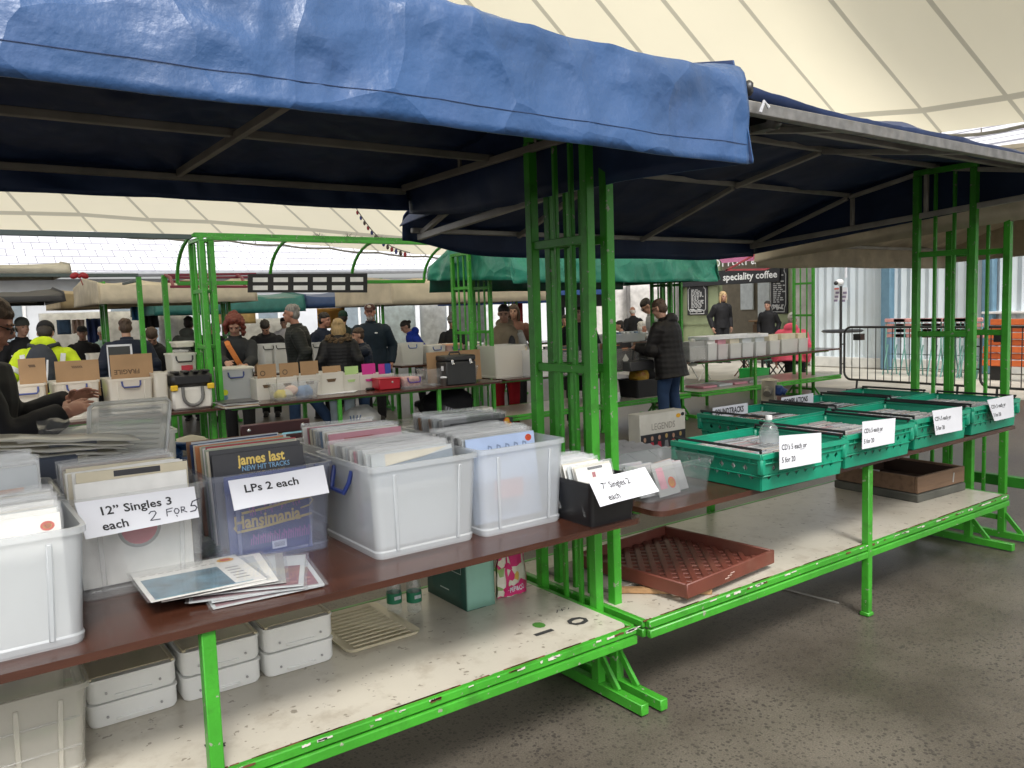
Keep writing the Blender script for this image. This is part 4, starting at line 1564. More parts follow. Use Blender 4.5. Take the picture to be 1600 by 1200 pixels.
front_record('record_sleeve', 'pale blue sleeve with soft lettering and a round sticker, in the milky box', (1.725, 2.44, .82), -.13, 0, [M('pale_blue_sleeve', (.38, .48, .68), .35), M('blue_grey_print', (.2, .26, .4), .5), STK_R, STK_Y], palefront)
fo = MB()
fo.box((1.69, 2.385, .95), (.13, .004, .07), .002)
tag(fo.build('record_sleeve', SP['pink']), 'pink cover showing faintly through the front of the milky box', 'record')
bin_('storage_box', 'clear box crammed with records behind the blue handled box', 'storage box', 1.19, 1.62, 2.86, 3.22, .30, P_MILK2)
records(1.395, 2.90, 3.17, 15, .83, ['pink', 'white', 'cream', 'white', 'blue', 'navy', 'pale', 'cream', 'grey', 'cream', 'pale', 'brown'], -.14, .35, 'record filed in the rear clear box', 'records in the rear clear box', seed=10)
bin_('storage_box', 'milky box of dark sleeves behind the pale blue cover, nearest the green posts', 'storage box', 1.68, 2.09, 2.80, 3.18, .30, P_MILK2)
records(1.88, 2.84, 3.12, 12, .83, ['dark', 'grey', 'dark', 'pale', 'dark', 'brown', 'grey', 'pale', 'brown', 'grey'], -.14, .6, 'record filed in the rear box by the green posts', 'records in the rear box by the posts', seed=11)
st = MB()
for x, z in ((2.0, 1.125), (2.012, 1.105)):
    for r_, m_ in ((.017, 1), (.013, 0)):
        fdisc(st, lambda u, v, x=x, z=z, m_=m_: V((x + u, 2.822 - .0015 * (m_ == 0), z + v)), 0, 0, r_, r_, m_)
bl = MB()
bl.box((1.88, 2.83, .975), (.315, .005, .33), .001)
o = bl.build('record_sleeve', SP['dark'])
tag(o, 'black sleeve with two round yellow stickers by the green posts', 'record')
wpart(st, 'sticker', [STK_Y, STK_R], o)

# black box of seven inch singles
bin_('black_box', 'black plastic box of 7 inch singles at the end of the nearest table', 'box', 1.90, 2.14, 2.17, 2.50, .165, BLACKP, taper=.88, band=False, rim=.003, r=.02)
records(2.01, 2.22, 2.46, 15, .835, ['white', 'cream', 'white', 'pale'], -.3, .5, '7 inch single in a white paper sleeve in the black box', '7 inch singles in the black box', w_=.178, seed=12)
sign('price_sign', 'white paper reading 7 inch singles 2 each on the black box', ((918, 750), (1007, 730), (1031, 767), (938, 792)), 2.15, 2.09, [('7” Singles 2', .33, .42, .55, .012), ('each', .33, .46, .12, .012)], curl=.003, sx=.88)
bin_('cd_box', 'small clear box with a few discs tipped at its left end', 'storage box', 2.30, 2.71, 2.29, 2.60, .145, plastic('very_clear_plastic', (.8, .84, .86), .86, .12, .4), band=False)
rnd = random.Random(21)
CDM = {}


def cd_mesh(k, sz=(.142, .0104, .125)):
    if k in CDM: return CDM[k]
    g = MB()
    g.box((0, 0, sz[2] / 2), sz, .0008)
    g.box((0, 0, sz[2] + .0004), (sz[0] * .93, sz[1] * .62, .0008), 0, None, 1)
    CDM[k] = g.mesh('cd_case', [M('cd_jewel_case', (.3, .3, .3), .15, spec=.8), SP[k]])
    return CDM[k]


KEYS = list(SP)
for i in range(11):
    o = link('cd_case', cd_mesh(rnd.choice(KEYS)))
    o.location = (2.40 + .012 * (i % 2) + (.14 if i > 7 else 0), 2.35 + .021 * (i % 8), .81)
    o.rotation_euler = (-.5 + rnd.uniform(-.15, .15), rnd.uniform(-.1, .1), rnd.uniform(-.15, .15))
    tag(o, 'jewel case tipped over in the small clear box', 'cd', 'discs in the small clear box')


def cdsticker(g, f):
    fdisc(g, f, .1, .05, .024, .024, 1)
    fdisc(g, f, .1, .05, .019, .019, 2)
    g.add([f(.02, .03), f(.065, .03), f(.065, .12), f(.02, .12)], [(0, 1, 2, 3)], 3)


o = front_record('cd_case', 'disc case with a round yellow sticker against the front of the small clear box', (2.47, 2.322, .808), -.35, .1, [SP['grey'], STK_R, STK_Y, SP['pink']], cdsticker, w_=.14)
o['category'] = 'cd'

# flat rows of cases behind, and the LEGENDS box set
g = MB()
g.box((2.70, 2.93, .81), (.72, .42, .018), .004)
tag(g.build('cd_tray', M('pale_card_tray', (.5, .49, .46), .7)), 'low pale card tray of disc cases behind the small clear box', 'tray')
for i in range(30):
    r_, c_ = divmod(i, 5)
    o = link('cd_case', cd_mesh(('white', 'pale', 'grey', 'cream')[(i * 7) % 4]))
    o.location = (2.41 + .145 * c_, 2.78 + .062 * r_, .824)
    o.rotation_euler = (-1.2, 0, rnd.uniform(-.03, .03))
    tag(o, 'pale disc case lying back in rows behind the small clear box', 'cd', 'disc cases lying in rows')
bs = thing('box_set', 'white box set of discs titled LEGENDS standing behind the green crate', 'box set', (3.27, 3.12, TZ), R(0))
g = MB()
g.box((0, .045, .105), (.36, .09, .21), .003)
g.build('case', [M('cream_box_card', (.58, .55, .47), .5, var=.12, dirt=(.45, .42, .34), dscale=8)], bs)
g = MB()
f = lambda u, v: V((u - .18, -.0015, v))
g.add([f(.004, .012), f(.356, .012), f(.356, .098), f(.004, .098)], [(0, 1, 2, 3)], 0)
rr_ = random.Random(5)
fig = [M('print_skin', (.42, .25, .16), .5), M('print_red', (.4, .03, .05), .5), M('print_grey', (.2, .2, .2), .5), M('print_gold', (.4, .28, .1), .5)]
f2 = lambda u, v: V((u - .18, -.0022, v))
for k in range(6):
    u = .035 + .056 * k
    fdisc(g, f2, u, .066 + rr_.uniform(-.008, .012), .010, .013, 1 + (k == 3 or k == 5) * 3)
    f3 = lambda a, b: V((a - .18, -.0018, b))
    g.add([f3(u - .018, .014), f3(u + .018, .014), f3(u + .011, .052), f3(u - .011, .052)], [(0, 1, 2, 3)], (3, 2, 2, 3, 2, 3)[k])
g.text('LEGENDS', .052, lambda u, v: f2(u, v), .085, .118, 5, .0, sx=.86)
fdisc(g, f2, .30, .18, .018, .012, 6)
fdisc(g, f2, .335, .185, .014, .010, 7)
g.build('printed_front', [SP['dark']] + fig + [M('grey_print', (.28, .26, .22), .6), STK_Y, INK], bs)

# records lying on the board
rl = random.Random(31)


def flatrec(label, loc, rz, mats, deco):
    g = MB()
    g.box((0, 0, .0018), (.315, .315, .0036), .001)
    f = lambda u, v: V((u - .1575, v - .1575, .0042))
    deco(g, f)
    g.grid(12, 12, lambda u, v: V(((u - .5) * .335, (v - .5) * .335, .0056 + .002 * noise.noise(V((u * 4, v * 4, loc[0] * 9))))), len(mats) - 1)
    o = g.build('record_sleeve', mats)
    o.location, o.rotation_euler = loc, (rl.uniform(-.012, .012), rl.uniform(-.012, .012), rz)
    return tag(o, label, 'record')


def rose(g, f):
    g.add([f(.01, .01), f(.3, .01), f(.3, .2), f(.01, .2)], [(0, 1, 2, 3)], 1)
    for k in range(8): fdisc(g, f, rl.uniform(.03, .28), rl.uniform(.02, .1), .02, .012, 2)


ROSE, ROSE2 = M('rose_print', (.2, .07, .09), .4, var=.4, vs=20), M('rose_light', (.45, .2, .2), .4)
for k in range(4):
    flatrec('dusky pink record in a clear sleeve, ' + ('lowest', 'second from bottom', 'third from bottom', 'upper pink one')[k] + ' of the brown board pile', (.76 - .012 * k + .03 * (k % 2), 2.405 + .012 * k, TZ + .001 + .0062 * k), -.10 - .10 * k, [SP['pale'], ROSE, ROSE2, P_SLEEVE], rose)


def silver(g, f): g.add([f(.02, .02), f(.29, .02), f(.29, .29), f(.02, .29)], [(0, 1, 2, 3)], 1)


flatrec('silvery record in a clear sleeve under the blue picture, on the brown board', (.70, 2.47, TZ + .028), -.32, [SP['grey'], SP['pale'], P_SLEEVE], silver)
flatrec('white record in a clear sleeve directly under the blue picture cover', (.65, 2.46, TZ + .034), -.16, [SP['white'], SP['pale'], P_SLEEVE], silver)


def bluepic(g, f):
    g.add([f(.012, .012), f(.23, .012), f(.23, .215), f(.012, .215)], [(0, 1, 2, 3)], 1)
    g.add([f(.012, .008), f(.28, .008), f(.28, .013), f(.012, .013)], [(0, 1, 2, 3)], 4)
    for k in range(9): stroke(g, f, [(.02 + .025 * k, .255), (.034 + .025 * k, .257)], .006, 2)
    fdisc(g, lambda u, v: f(u, v) + V((0, 0, .0004)), .27, .27, .026, .022, 3)
    fdisc(g, lambda u, v: f(u, v) + V((0, 0, .0008)), .27, .27, .016, .012, 5)
    for k in range(5):
        for j in range(4): stroke(g, f, [(.248 + .009 * j, .06 + .03 * k), (.254 + .009 * j, .06 + .03 * k)], .01, 2)


flatrec('record with a teal blue picture and yellow ring sticker, topmost on the brown board', (.60, 2.465, TZ + .0405), -.02, [SP['white'], M('teal_picture', (.075, .17, .23), .35, var=.6, vs=14), SP['grey'], STK_Y, M('teal_line', (.02, .3, .42), .4), STK_R, P_SLEEVE], bluepic)

# ---- green crates of discs
def crate(label, x0, x1, y0, y1, h, rz, group=None, sgnlab=None):
    w_, d = x1 - x0, y1 - y0
    t = thing('bale_arm_crate', label, 'crate', ((x0 + x1) / 2, (y0 + y1) / 2, TZ), rz, group)
    g = MB()
    hw, hd, tp = w_ / 2, d / 2, .95
    P = lambda sx, sy, z, e=0.: V((sx * (hw * (tp + (1 - tp) * z / h) + e), sy * (hd * (tp + (1 - tp) * z / h) + e), z))
    corners = ((-1, -1), (1, -1), (1, 1), (-1, 1))
    g.add([P(*c, .006) for c in corners], [(0, 3, 2, 1)])
    zs = [.004, .042, .078, .114, .126, h - .012]
    for i in range(4):
        a, b = corners[i], corners[(i + 1) % 4]
        A, B = (lambda z, a=a: P(*a, z)), (lambda z, b=b: P(*b, z))
        n_ = 18 if i % 2 == 0 else 15
        for k, (z0, z1) in enumerate(zip(zs, zs[1:])):
            for j in range(n_):
                u0, u1 = j / n_, (j + 1) / n_
                c4 = [A(z0).lerp(B(z0), u0), A(z0).lerp(B(z0), u1), A(z1).lerp(B(z1), u1), A(z1).lerp(B(z1), u0)]
                hole = k in (1, 2) and .05 < u0 < .93 and (j + k) % 2 == 0
                if hole:
                    mid = sum(c4, V()) / 4
                    e = [(c4[q] + c4[(q + 1) % 4]) / 2 for q in range(4)]
                    hl = [mid.lerp(p_, .84) for p_ in e]
                    vs = c4 + hl
                    g.add(vs, [(0, 1, 4), (1, 2, 5), (2, 3, 6), (3, 0, 7), (1, 5, 4), (2, 6, 5), (3, 7, 6), (0, 4, 7)])
                else: g.add(c4, [(0, 1, 2, 3)])
    o = g.build('basket', CRATE, t, smooth=False)
    md = o.modifiers.new('thickness', 'SOLIDIFY')
    md.thickness, md.offset = .004, 1
    g = MB()                                     # folded-over rim, upper band and base step
    for z, e, hh in ((h - .012, .012, .024), (h - .045, .007, .006), (.066, .005, .006)):
        for i in range(4):
            a, b = corners[i], corners[(i + 1) % 4]
            g.bar(P(*a, z, e), P(*b, z, e), .012, hh, bev=.002)
    for i in range(4):
        for u in (.04, .12, .3, .5, .7, .88, .96):
            a, b = corners[i], corners[(i + 1) % 4]
            p0, p1 = P(*a, h - .045, .006).lerp(P(*b, h - .045, .006), u), P(*a, h - .02, .008).lerp(P(*b, h - .02, .008), u)
            g.bar(p0, p1, .008, .01, bev=.001)
    for sx, sy in corners:
        c = P(sx, sy, h - .05, .004)
        g.box(c, (.03, .03, .085), .008)
    g.build('rim', CRATE, t)
    for s_ in (-1, 1):
        g = MB()
        e = .006
        pts = [P(s_, -1, h + .002, -.012), P(s_, -1, h + .014, -.004), P(s_, 1, h + .014, -.004), P(s_, 1, h + .002, -.012)]
        g.tube(pts, .0065, 8)
        g.build('bale_arm', BLACKM, t)
    return t


LAB = ('first', 'second', 'third', 'fourth')
CR = [(2.80, 3.37, 2.10, 2.60, R(-2)), (3.45, 4.02, 2.13, 2.62, R(-1)), (4.12, 4.68, 2.16, 2.64, 0), (4.76, 5.33, 2.17, 2.65, 0)]
CR2 = [(3.62, 4.19, 2.70, 3.16, 0), (4.27, 4.83, 2.70, 3.17, 0), (4.90, 5.33, 2.72, 3.17, 0)]
desc = ('nearest, holding a clear bottle', 'second from the bottle end', 'third from the bottle end', 'at the far end')
for i, c in enumerate(CR): crate('green perforated crate of discs in the front row, ' + desc[i], *c[:4], .165, c[4], 'green disc crates')
for i, c in enumerate(CR2): crate('green crate of discs in the rear row, ' + ('headed SOUNDTRACKS', 'headed COMPILATIONS', 'at the far end')[i], *c[:4], .165, c[4], 'green disc crates')
rc = random.Random(3)
for i, c in enumerate(CR):
    w_, d = c[1] - c[0], c[3] - c[2]
    rot = Matrix.Rotation(c[4], 3, 'Z')
    ctr = V(((c[0] + c[1]) / 2, (c[2] + c[3]) / 2, 0))
    for cx in (-.178, -.03, .118):
        for k in range(23):
            o = link('cd_case', cd_mesh(rc.choice(('grey', 'dark', 'white', 'pale', 'dark', 'cream', 'grey', 'brown', 'blue', 'red'))))
            q = rot @ V((cx + .03 + rc.uniform(-.003, .003), -d / 2 + .05 + k * (d - .1) / 22.5, 0))
            o.location = (ctr.x + q.x, ctr.y + q.y, TZ + .012 + rc.uniform(0, .004))
            o.rotation_euler = (-.18 + rc.uniform(-.05, .05), 0, c[4] + rc.uniform(-.02, .02))
            tag(o, 'disc case filed edge up in the %s crate of the front row' % ('bottle', 'second', 'third', 'farthest')[i], 'cd', 'discs in the front row crates, crate %d' % (i + 1))
g = MB()
for c in CR2:
    for cx in (-.178, -.03, .118):
        for k in range(22):
            kk = rc.choice((0, 1, 2, 3))
            q = V(((c[0] + c[1]) / 2 + cx * (c[1] - c[0]) / .57 + .03, c[2] + .05 + k * .0165, TZ + .07))
            g.box(q, (.135, .0102, .125), 0, Matrix.Rotation(-.2 + rc.uniform(-.05, .05), 3, 'X'), kk)
tag(g.build('filed_discs', [SP['grey'], SP['dark'], SP['pale'], SP['brown']]), 'rows of disc cases in the rear green crates', 'discs', kind='stuff')
# name cards and price papers
for i, (q_, yt, yb_) in enumerate((((1217, 681, 1283, 676, 1284, 722, 1218, 734), 2.06, 2.05), ((1347, 659, 1399, 653, 1398, 692, 1347, 702), 2.095, 2.085),
                                   ((1456, 642, 1503, 635, 1504, 672, 1462, 680), 2.125, 2.115), ((1542, 625, 1583, 617, 1585, 651, 1554, 658), 2.135, 2.125))):
    qp = [(q_[0], q_[1]), (q_[2], q_[3]), (q_[4], q_[5]), (q_[6], q_[7])]
    sign('price_sign', 'white paper reading CDs 5 each or 5 for 20 on the ' + ('nearest green crate', 'second green crate', 'third green crate', 'farthest green crate, tilted')[i], qp, yt, yb_,
         [("CD's 5 each or", .235, .1, .57, .01), ('5 for 20', .235, .1, .19, .01)], [([(1.08, .53), (1.3, .53)], .012)], curl=.0015, sx=.92)
for i, (x0, x1, y, txt, lab) in enumerate(((3.70, 4.02, 3.135, 'SOUNDTRACKS', 'white card headed SOUNDTRACKS in a rear crate'), (4.36, 4.7, 3.14, 'COMPILATIONS', 'white card headed COMPILATIONS in a rear crate'))):
    g = MB()
    g.box(((x0 + x1) / 2, y, TZ + .155), (x1 - x0, .002, .07), 0)
    g.text(txt, .05, lambda u, v: V((u, y - .002, v)), x0 + .02, TZ + .142, 1, .03, sx=.72)
    tag(g.build('header_card', [WHITE, INK]), lab, 'card')

# sanitiser bottle
bt = thing('sanitiser_bottle', 'clear squat hand sanitiser bottle with a white cap on the nearest green crate', 'bottle', (3.10, 2.30, TZ + .132))
g = MB()
g.lathe((0, 0, 0), [(0, 0), (.036, 0), (.042, .004), (.043, .05), (.043, .075), (.038, .094), (.022, .112), (.014, .12), (.013, .132), (0, .132)], 24)
g.build('bottle', plastic('bottle_clear', (.85, .9, .92), .78, .06, .3), bt)
g = MB()
g.lathe((0, 0, 0), [(.0435, .028), (.0437, .028), (.0437, .072), (.0435, .072)], 24)
g.build('label', plastic('bottle_label', (.75, .78, .8), .45, .4), bt)
g = MB()
g.lathe((0, 0, .128), [(0, 0), (.015, 0), (.016, .004), (.015, .02), (.0, .022)], 16)
g.build('cap', M('white_cap', (.75, .75, .74), .4), bt)

# ---- shelf goods under the nearest table
for i, (a, b) in enumerate((((.305, .575), .15), ((.58, .845), .165), ((.85, 1.11), .17))):
    t = thing('stacked_tub', 'white plastic tub with a yellowish clear lid on the shelf, ' + ('leftmost', 'middle', 'rightmost')[i] + ' of three', 'tub', ((a[0] + a[1]) / 2, 2.86, SZ + .002), 0, 'white tubs on the shelf')
    w_ = a[1] - a[0] - .012
    TM = M('white_tub_plastic', (.78, .785, .76), .35, var=.05)
    for k, (z0, z1) in enumerate(((0, b * .48), (b * .5, b))):
        g = MB()
        rings(g, [rring(w_ - .01, .36, .025, z0), rring(w_, .37, .025, z0 + .012), rring(w_, .37, .025, z1 - .008), rring(w_ + .006, .376, .025, z1 - .006), rring(w_ + .006, .376, .025, z1)])
        for x in (-.3, .3): g.tube([(x * w_, -.187, z0 + .03), (x * w_, -.191, z0 + .03)], .004, 8, 1)
        g.box((0, -.186, z0 + .016), (w_ * .42, .008, .01), .003)
        g.build('tub_half', [TM, M('steel_screw', (.4, .4, .4), .4, .6)], t)
    g = MB()
    g.box((0, 0, b + .003), (w_ - .03, .33, .004), .001)
    for x in (-.46, .46): g.box((x * w_, 0, b + .004), (.012, .36, .008), .002)
    g.build('lid', M('yellowed_lid', (.56, .49, .33), .3, var=.08), t)
t = bin_('storage_box', 'clear tall box with dividers on the shelf at the left edge', 'storage box', -.16, .285, 2.42, 2.86, .26, plastic('yellowed_clear_box', (.85, .83, .76), .45, .2, .25), z=SZ + .002, ribs=4)
g = MB()
for z in (.09, .17): g.bar((-.2, -.218, z), (.2, -.218, z), .006, .006)
g.build('front_divider', P_CLEAR, t)
g = MB()
rings(g, [rring(.30, .40, .03, .0), rring(.31, .41, .03, .012), rring(.30, .40, .03, .012), rring(.285, .385, .03, .006)])
for k in range(11): g.bar((-.12, -.17 + .034 * k, .009), (.12, -.17 + .034 * k, .009), .006, .006)
o = g.build('ribbed_cover', M('cream_lid', (.62, .56, .4), .3, var=.06))
o.location, o.rotation_euler = (1.31, 2.88, SZ + .002), (0, 0, 0)
tag(o, 'cream ribbed box lid lying flat on the painted shelf', 'lid')
for k, (px, py) in enumerate(((617, 957), (648, 955))):
    p = U(px, py, z=SZ)
    b_ = thing('water_bottle', 'clear water bottle with a green label on the shelf, ' + ('left' if k == 0 else 'right') + ' of the pair', 'bottle', p, 0, 'water bottles on the shelf')
    g = MB()
    g.lathe((0, 0, 0), [(0, .004), (.024, 0), (.03, .006), (.031, .02), (.029, .03), (.031, .04), (.031, .105), (.028, .125), (.014, .15), (.0135, .165), (0, .165)], 20)
    g.build('bottle', plastic('bottle_clear', (.85, .9, .92), .78, .06, .3), b_)
    g = MB()
    g.lathe((0, 0, 0), [(.0316, .045), (.0318, .045), (.0318, .088), (.0316, .088)], 20)
    for q in range(5): g.box((-.012 + .006 * q, -.0315, .07), (.004, .002, .014), 0, None, 1)
    g.build('label', [M('green_label', (.02, .2, .1), .5), WHITE], b_)
    g = MB()
    g.lathe((0, 0, .16), [(0, .016), (.015, .016), (.015, 0)], 16)
    g.build('cap', WHITE, b_)
a, b, c = U(730, 956, z=SZ), U(768, 945, z=SZ), U(665, 918, z=SZ)
t = thing('paper_bag', 'dark green paper carrier bag with pale green sides on the shelf', 'bag', a)
DG, LG = M('dark_green_paper', (.018, .075, .055), .5, bump=.1, bs=10), M('pale_green_paper', (.25, .47, .38), .6, bump=.15, bs=10)
vx, vy = b - a, c - a
vy = V((-vx.y, vx.x, 0)).normalized() * .32
vx = vx.normalized() * .14
H_ = .3
g = MB()
corn = [V((0, 0, 0)), vx, vx + vy, vy]
for k in range(4):
    p0, p1 = corn[k], corn[(k + 1) % 4]
    n_ = 6
    g.grid(n_, n_, lambda u, v, p0=p0, p1=p1: p0.lerp(p1, u) + V((0, 0, H_ * v)) + V((noise.noise(V((u * 3, v * 3, k))) * .006, noise.noise(V((u * 3, v * 3, k + 5))) * .006, 0)) * math.sin(math.pi * u), 1 if k % 2 == 0 else 0)
g.add(corn, [(0, 3, 2, 1)], 0)
o = g.build('bag', [DG, LG], t)
o.modifiers.new('thickness', 'SOLIDIFY').thickness = .002
g = MB()
nn = V((vy.y, -vy.x, 0)).normalized()
nn = -vx.normalized()
fb = lambda u, v: vy * (1 - u) + V((0, 0, v)) + nn * .006
g.text("'S", .075, lambda u, v: fb(u / .32, v), .225, .205, 0, .02)
g.text('vate Select', .032, lambda u, v: fb(u / .32, v), .11, .17, 0, .01)
for p0, p1 in (((.05, .15), (.29, .15)), ((.29, .15), (.29, .29))): stroke(g, lambda u, v: fb(u / .32, v), [p0, p1], .003, 0)
stroke(g, lambda u, v: fb(u / .32, v), [(.12, .06), (.19, .06)], .005, 0)
g.build('print', M('silver_print', (.5, .58, .54), .5), t)
PK = M('pink_bag', (.62, .02, .16), .42, bump=.4, bs=12)
a = U(782, 925, z=SZ)
t = thing('shopping_bag', 'pink and floral plastic shopping bag on the shelf beside the green posts', 'bag', (2.0, 2.83, SZ), R(18))


def bagf(s_):
    def fn(u, v):
        w_ = .108 * (1 - .12 * v)
        return V(((u - .5) * 2 * w_, s_ * (.05 * math.sin(math.pi * u) * (1 - .75 * v) + .004 + .012 * noise.noise(V((u * 4, v * 4, s_)))), v * .2 + .008 * noise.noise(V((u * 5, 3, s_)))))
    return fn


g = MB()
g.grid(14, 12, bagf(-1))
b_ = MB()
b_.grid(14, 12, bagf(1))
g.add(b_.v, [f[::-1] for f in b_.f])
mt_, tt_, pp_, oo_ = nodes('floral_print')
vo_, cr_, tc_ = tt_.nodes.new('ShaderNodeTexVoronoi'), tt_.nodes.new('ShaderNodeValToRGB'), tt_.nodes.new('ShaderNodeTexCoord')
vo_.inputs['Scale'].default_value = 34
cr_.color_ramp.interpolation = 'CONSTANT'
els = cr_.color_ramp.elements
els[0].color = (.7, .68, .55, 1)
els[1].position, els[1].color = .35, (.25, .4, .12, 1)
for p_, c_ in ((.5, (.62, .02, .16, 1)), (.68, (.7, .45, .1, 1)), (.78, (.75, .72, .62, 1))):
    e_ = els.new(p_)
    e_.color = c_
sp_ = tt_.nodes.new('ShaderNodeSeparateColor')
tt_.links.new(tc_.outputs['Object'], vo_.inputs['Vector'])
tt_.links.new(vo_.outputs['Color'], sp_.inputs[0])
tt_.links.new(sp_.outputs[0], cr_.inputs[0])
tt_.links.new(cr_.outputs[0], pp_.inputs['Base Color'])
pp_.inputs['Roughness'].default_value = .4
g.build('bag', mt_, t)
g = MB()
ff = lambda u, v: bagf(-1)(u, v) + V((0, -.004, 0))
g.grid(8, 4, lambda u, v: ff(.12 + .86 * u, .02 + (.08 + .22 * (1 - abs(2 * u - 1))) * v))
g.grid(6, 4, lambda u, v: ff(.3 + .42 * u, .62 + .36 * v))
g.grid(2, 10, lambda u, v: ff(.1 + .05 * u + .1 * v, v * .95))
g.grid(2, 10, lambda u, v: ff(.9 + .05 * u - .06 * v, v * .95))
g.build('pink_panel', PK, t)
g = MB()
g.text('PEP&CO', .14, lambda u, v: ff(u, v) + V((0, -.002, 0)), .2, .1, 0, .03, sx=.8)
g.build('lettering', WHITE, t)
# numbers painted on the shelf edge
g = MB()
for tx, px, py in (('0', 905, 972), ('1', 852, 990)):
    p = U(px, py, z=SZ)
    g.text(tx, .16, lambda u, v, p=p: V((p.x + v * .75 - .04, p.y - u + .05, SZ + .0015)), 0, 0, 0, .02)
p = U(318, 1178, z=SZ)
g.text('14', .07, lambda u, v: V((p.x + u, p.y + v, SZ + .0015)), 0, 0, 0, .0)
pp2 = U(870, 958, z=SZ)
for k in range(7): stroke(g, lambda u, v: V((pp2.x + u, pp2.y + v, SZ + .0015)), [(.01 * k, .012 * (k % 3)), (.01 * k + .012, .01 + .012 * (k % 2))], .004, 0)
pq = U(842, 977, z=SZ)
fdisc(g, lambda u, v: V((pq.x + u, pq.y + v, SZ + .0012)), 0, 0, .025, .03, 1, 9)
wpart(g, 'painted_number', [M('black_paint_mark', (.03, .03, .03), .7, var=.3), M('green_splash', (.06, .2, .03), .6)], s1)

# ---- second shelf: lattice tray, slats, wooden box
t = thing('lattice_tray', 'red brown plastic garden tray with a lattice floor on the second shelf', 'tray', (2.735, 2.55, SZ + .03), R(5))
w_, d_ = .64, .62
g = MB()
for x in (-1, 1): g.bar((x * w_ / 2, -d_ / 2, .03), (x * w_ / 2, d_ / 2, .03), .014, .062, bev=.004)
for y in (-1, 1): g.bar((-w_ / 2 - .007, y * d_ / 2, .03), (w_ / 2 + .007, y * d_ / 2, .03), .014, .064, bev=.004)
g.build('rim', TRAY, t)
g = MB()
for s_ in (-1, 1):
    for k in range(-9, 10):
        c = k * .075
        pts = []
        for tt in np.linspace(-1, 1, 81):
            x = tt * .62
            y = s_ * x * 1.0 + c
            if abs(x) < w_ / 2 and abs(y) < d_ / 2: pts.append((x, y))
        if len(pts) > 3: g.bar((*pts[0], .012 + .002 * s_), (*pts[-1], .012 + .002 * s_), .026, .010, bev=.002)
g.build('lattice', TRAY, t)
g = MB()
for k in range(3): g.box((-.05 + .02 * k, -d_ / 2 - .0075, .02 + .008 * k), (.03, .002, .003))
g.build('scratch', M('pale_scratch', (.55, .4, .35), .7), t)
g = MB()
g.bar((2.32, 2.52, SZ + .014), (2.62, 2.235, SZ + .014), .03, .024)
tag(g.build('timber_strip', M('pine_slat', (.35, .2, .09), .7, var=.2, stretch=(1, 8, 8))), 'pale wooden slat under the lattice tray', 'slat')
g = MB()
g.box((2.42, 2.72, SZ + .012), (.28, .42, .02), .003, Matrix.Rotation(.1, 3, 'Z'))
tag(g.build('plywood_offcut', M('grey_ply', (.28, .26, .22), .7, var=.2)), 'grey thin panel lying under the back of the lattice tray', 'panel')
t = thing('wooden_box', 'low weathered wooden box on a dark base on the second shelf', 'wooden box', (5.00, 2.72, SZ), R(-3))
g = MB()
w_, d_, h_ = .52, .56, .15
for y in (-1, 1): g.box((0, y * (d_ / 2 - .01), h_ / 2 + .03), (w_, .02, h_ - .05), .003)
for x in (-1, 1): g.box((x * (w_ / 2 - .01), 0, h_ / 2 + .03), (.02, d_ - .042, h_ - .05), .003)
g.build('side_board', WOOD, t)
g = MB()
g.box((0, 0, .025), (w_ + .012, d_ + .012, .05), .006)
g.build('base', WOOD_G, t)
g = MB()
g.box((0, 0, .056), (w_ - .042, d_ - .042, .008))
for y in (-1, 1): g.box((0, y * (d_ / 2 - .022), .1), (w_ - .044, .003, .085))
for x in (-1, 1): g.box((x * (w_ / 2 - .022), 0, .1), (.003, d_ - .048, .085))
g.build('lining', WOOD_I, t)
g = MB()
g.box((-w_ / 2 - .0, .12, h_ + .008), (.012, .3, .006))
g.box((.13, -d_ / 2 - .001, .1), (.012, .002, .06), 0, Matrix.Rotation(.15, 3, 'Y'))
g.build('metal_strip', STEEL, t)

# power posts behind the stalls
def power_post(label, p, h, sock):
    t = thing('power_post', label, 'power post', p)
    g = MB()
    g.box((0, 0, h / 2), (.15, .13, h), .008, Matrix.Rotation(.5, 3, 'Z'))
    g.add([(-.09, -.06, h + .001), (.06, -.1, h + .001), (.09, .06, h + .001), (-.06, .1, h + .001), (0, 0, h + .03)], [(0, 1, 4), (1, 2, 4), (2, 3, 4), (3, 0, 4)])
    g.build('cabinet', M('putty_metal', (.27, .245, .19), .5), t)
    rot = Matrix.Rotation(.5, 3, 'Z')
    for k in range(2 * sock):
        side, z = k % 2, h - .1 - .15 * (k // 2)
        g = MB()
        n = rot @ (V((0, -1, 0)) if side else V((-1, 0, 0)))
        c = n * .09 + V((0, 0, z))
        g.box(c, (.09, .09, .1), .02, rot)
        g.tube([c + n * .03, c + n * .07 + V((0, 0, -.02))], .035, 10)
        g.build('socket', M('socket_blue', (.01, .04, .16), .4) if side else M('socket_grey', (.15, .14, .12), .5), t)
    return t


p = U(1202, 640, y=5.0)
power_post('putty coloured power post with blue sockets behind the green crates', (p.x, 5.0, 0), U(1202, 594, y=5.0).z, 2)
p = U(299, 690, y=4.8)
power_post('grey power post top with a pale cap behind the LP box', (p.x, 4.8, 0), U(299, 687, y=4.8).z, 1)
p = U(279, 706, y=4.3)
g = MB()
for k in range(5):
    a_ = k * 1.3
    g.box((p.x + .03 * math.cos(a_), 4.3 + .03 * math.sin(a_), p.z - .05 + .02 * k), (.09, .02, .05), .006, Matrix.Rotation(a_, 3, 'Z') @ Matrix.Rotation(.6, 3, 'X'))
o = g.build('blue_folded_bag', M('blue_nylon', (.015, .06, .17), .4))
tag(o, 'crumpled blue nylon bag beside the grey power post', 'bag')


# ------------------------------------------------------------------ people
BAKE = []


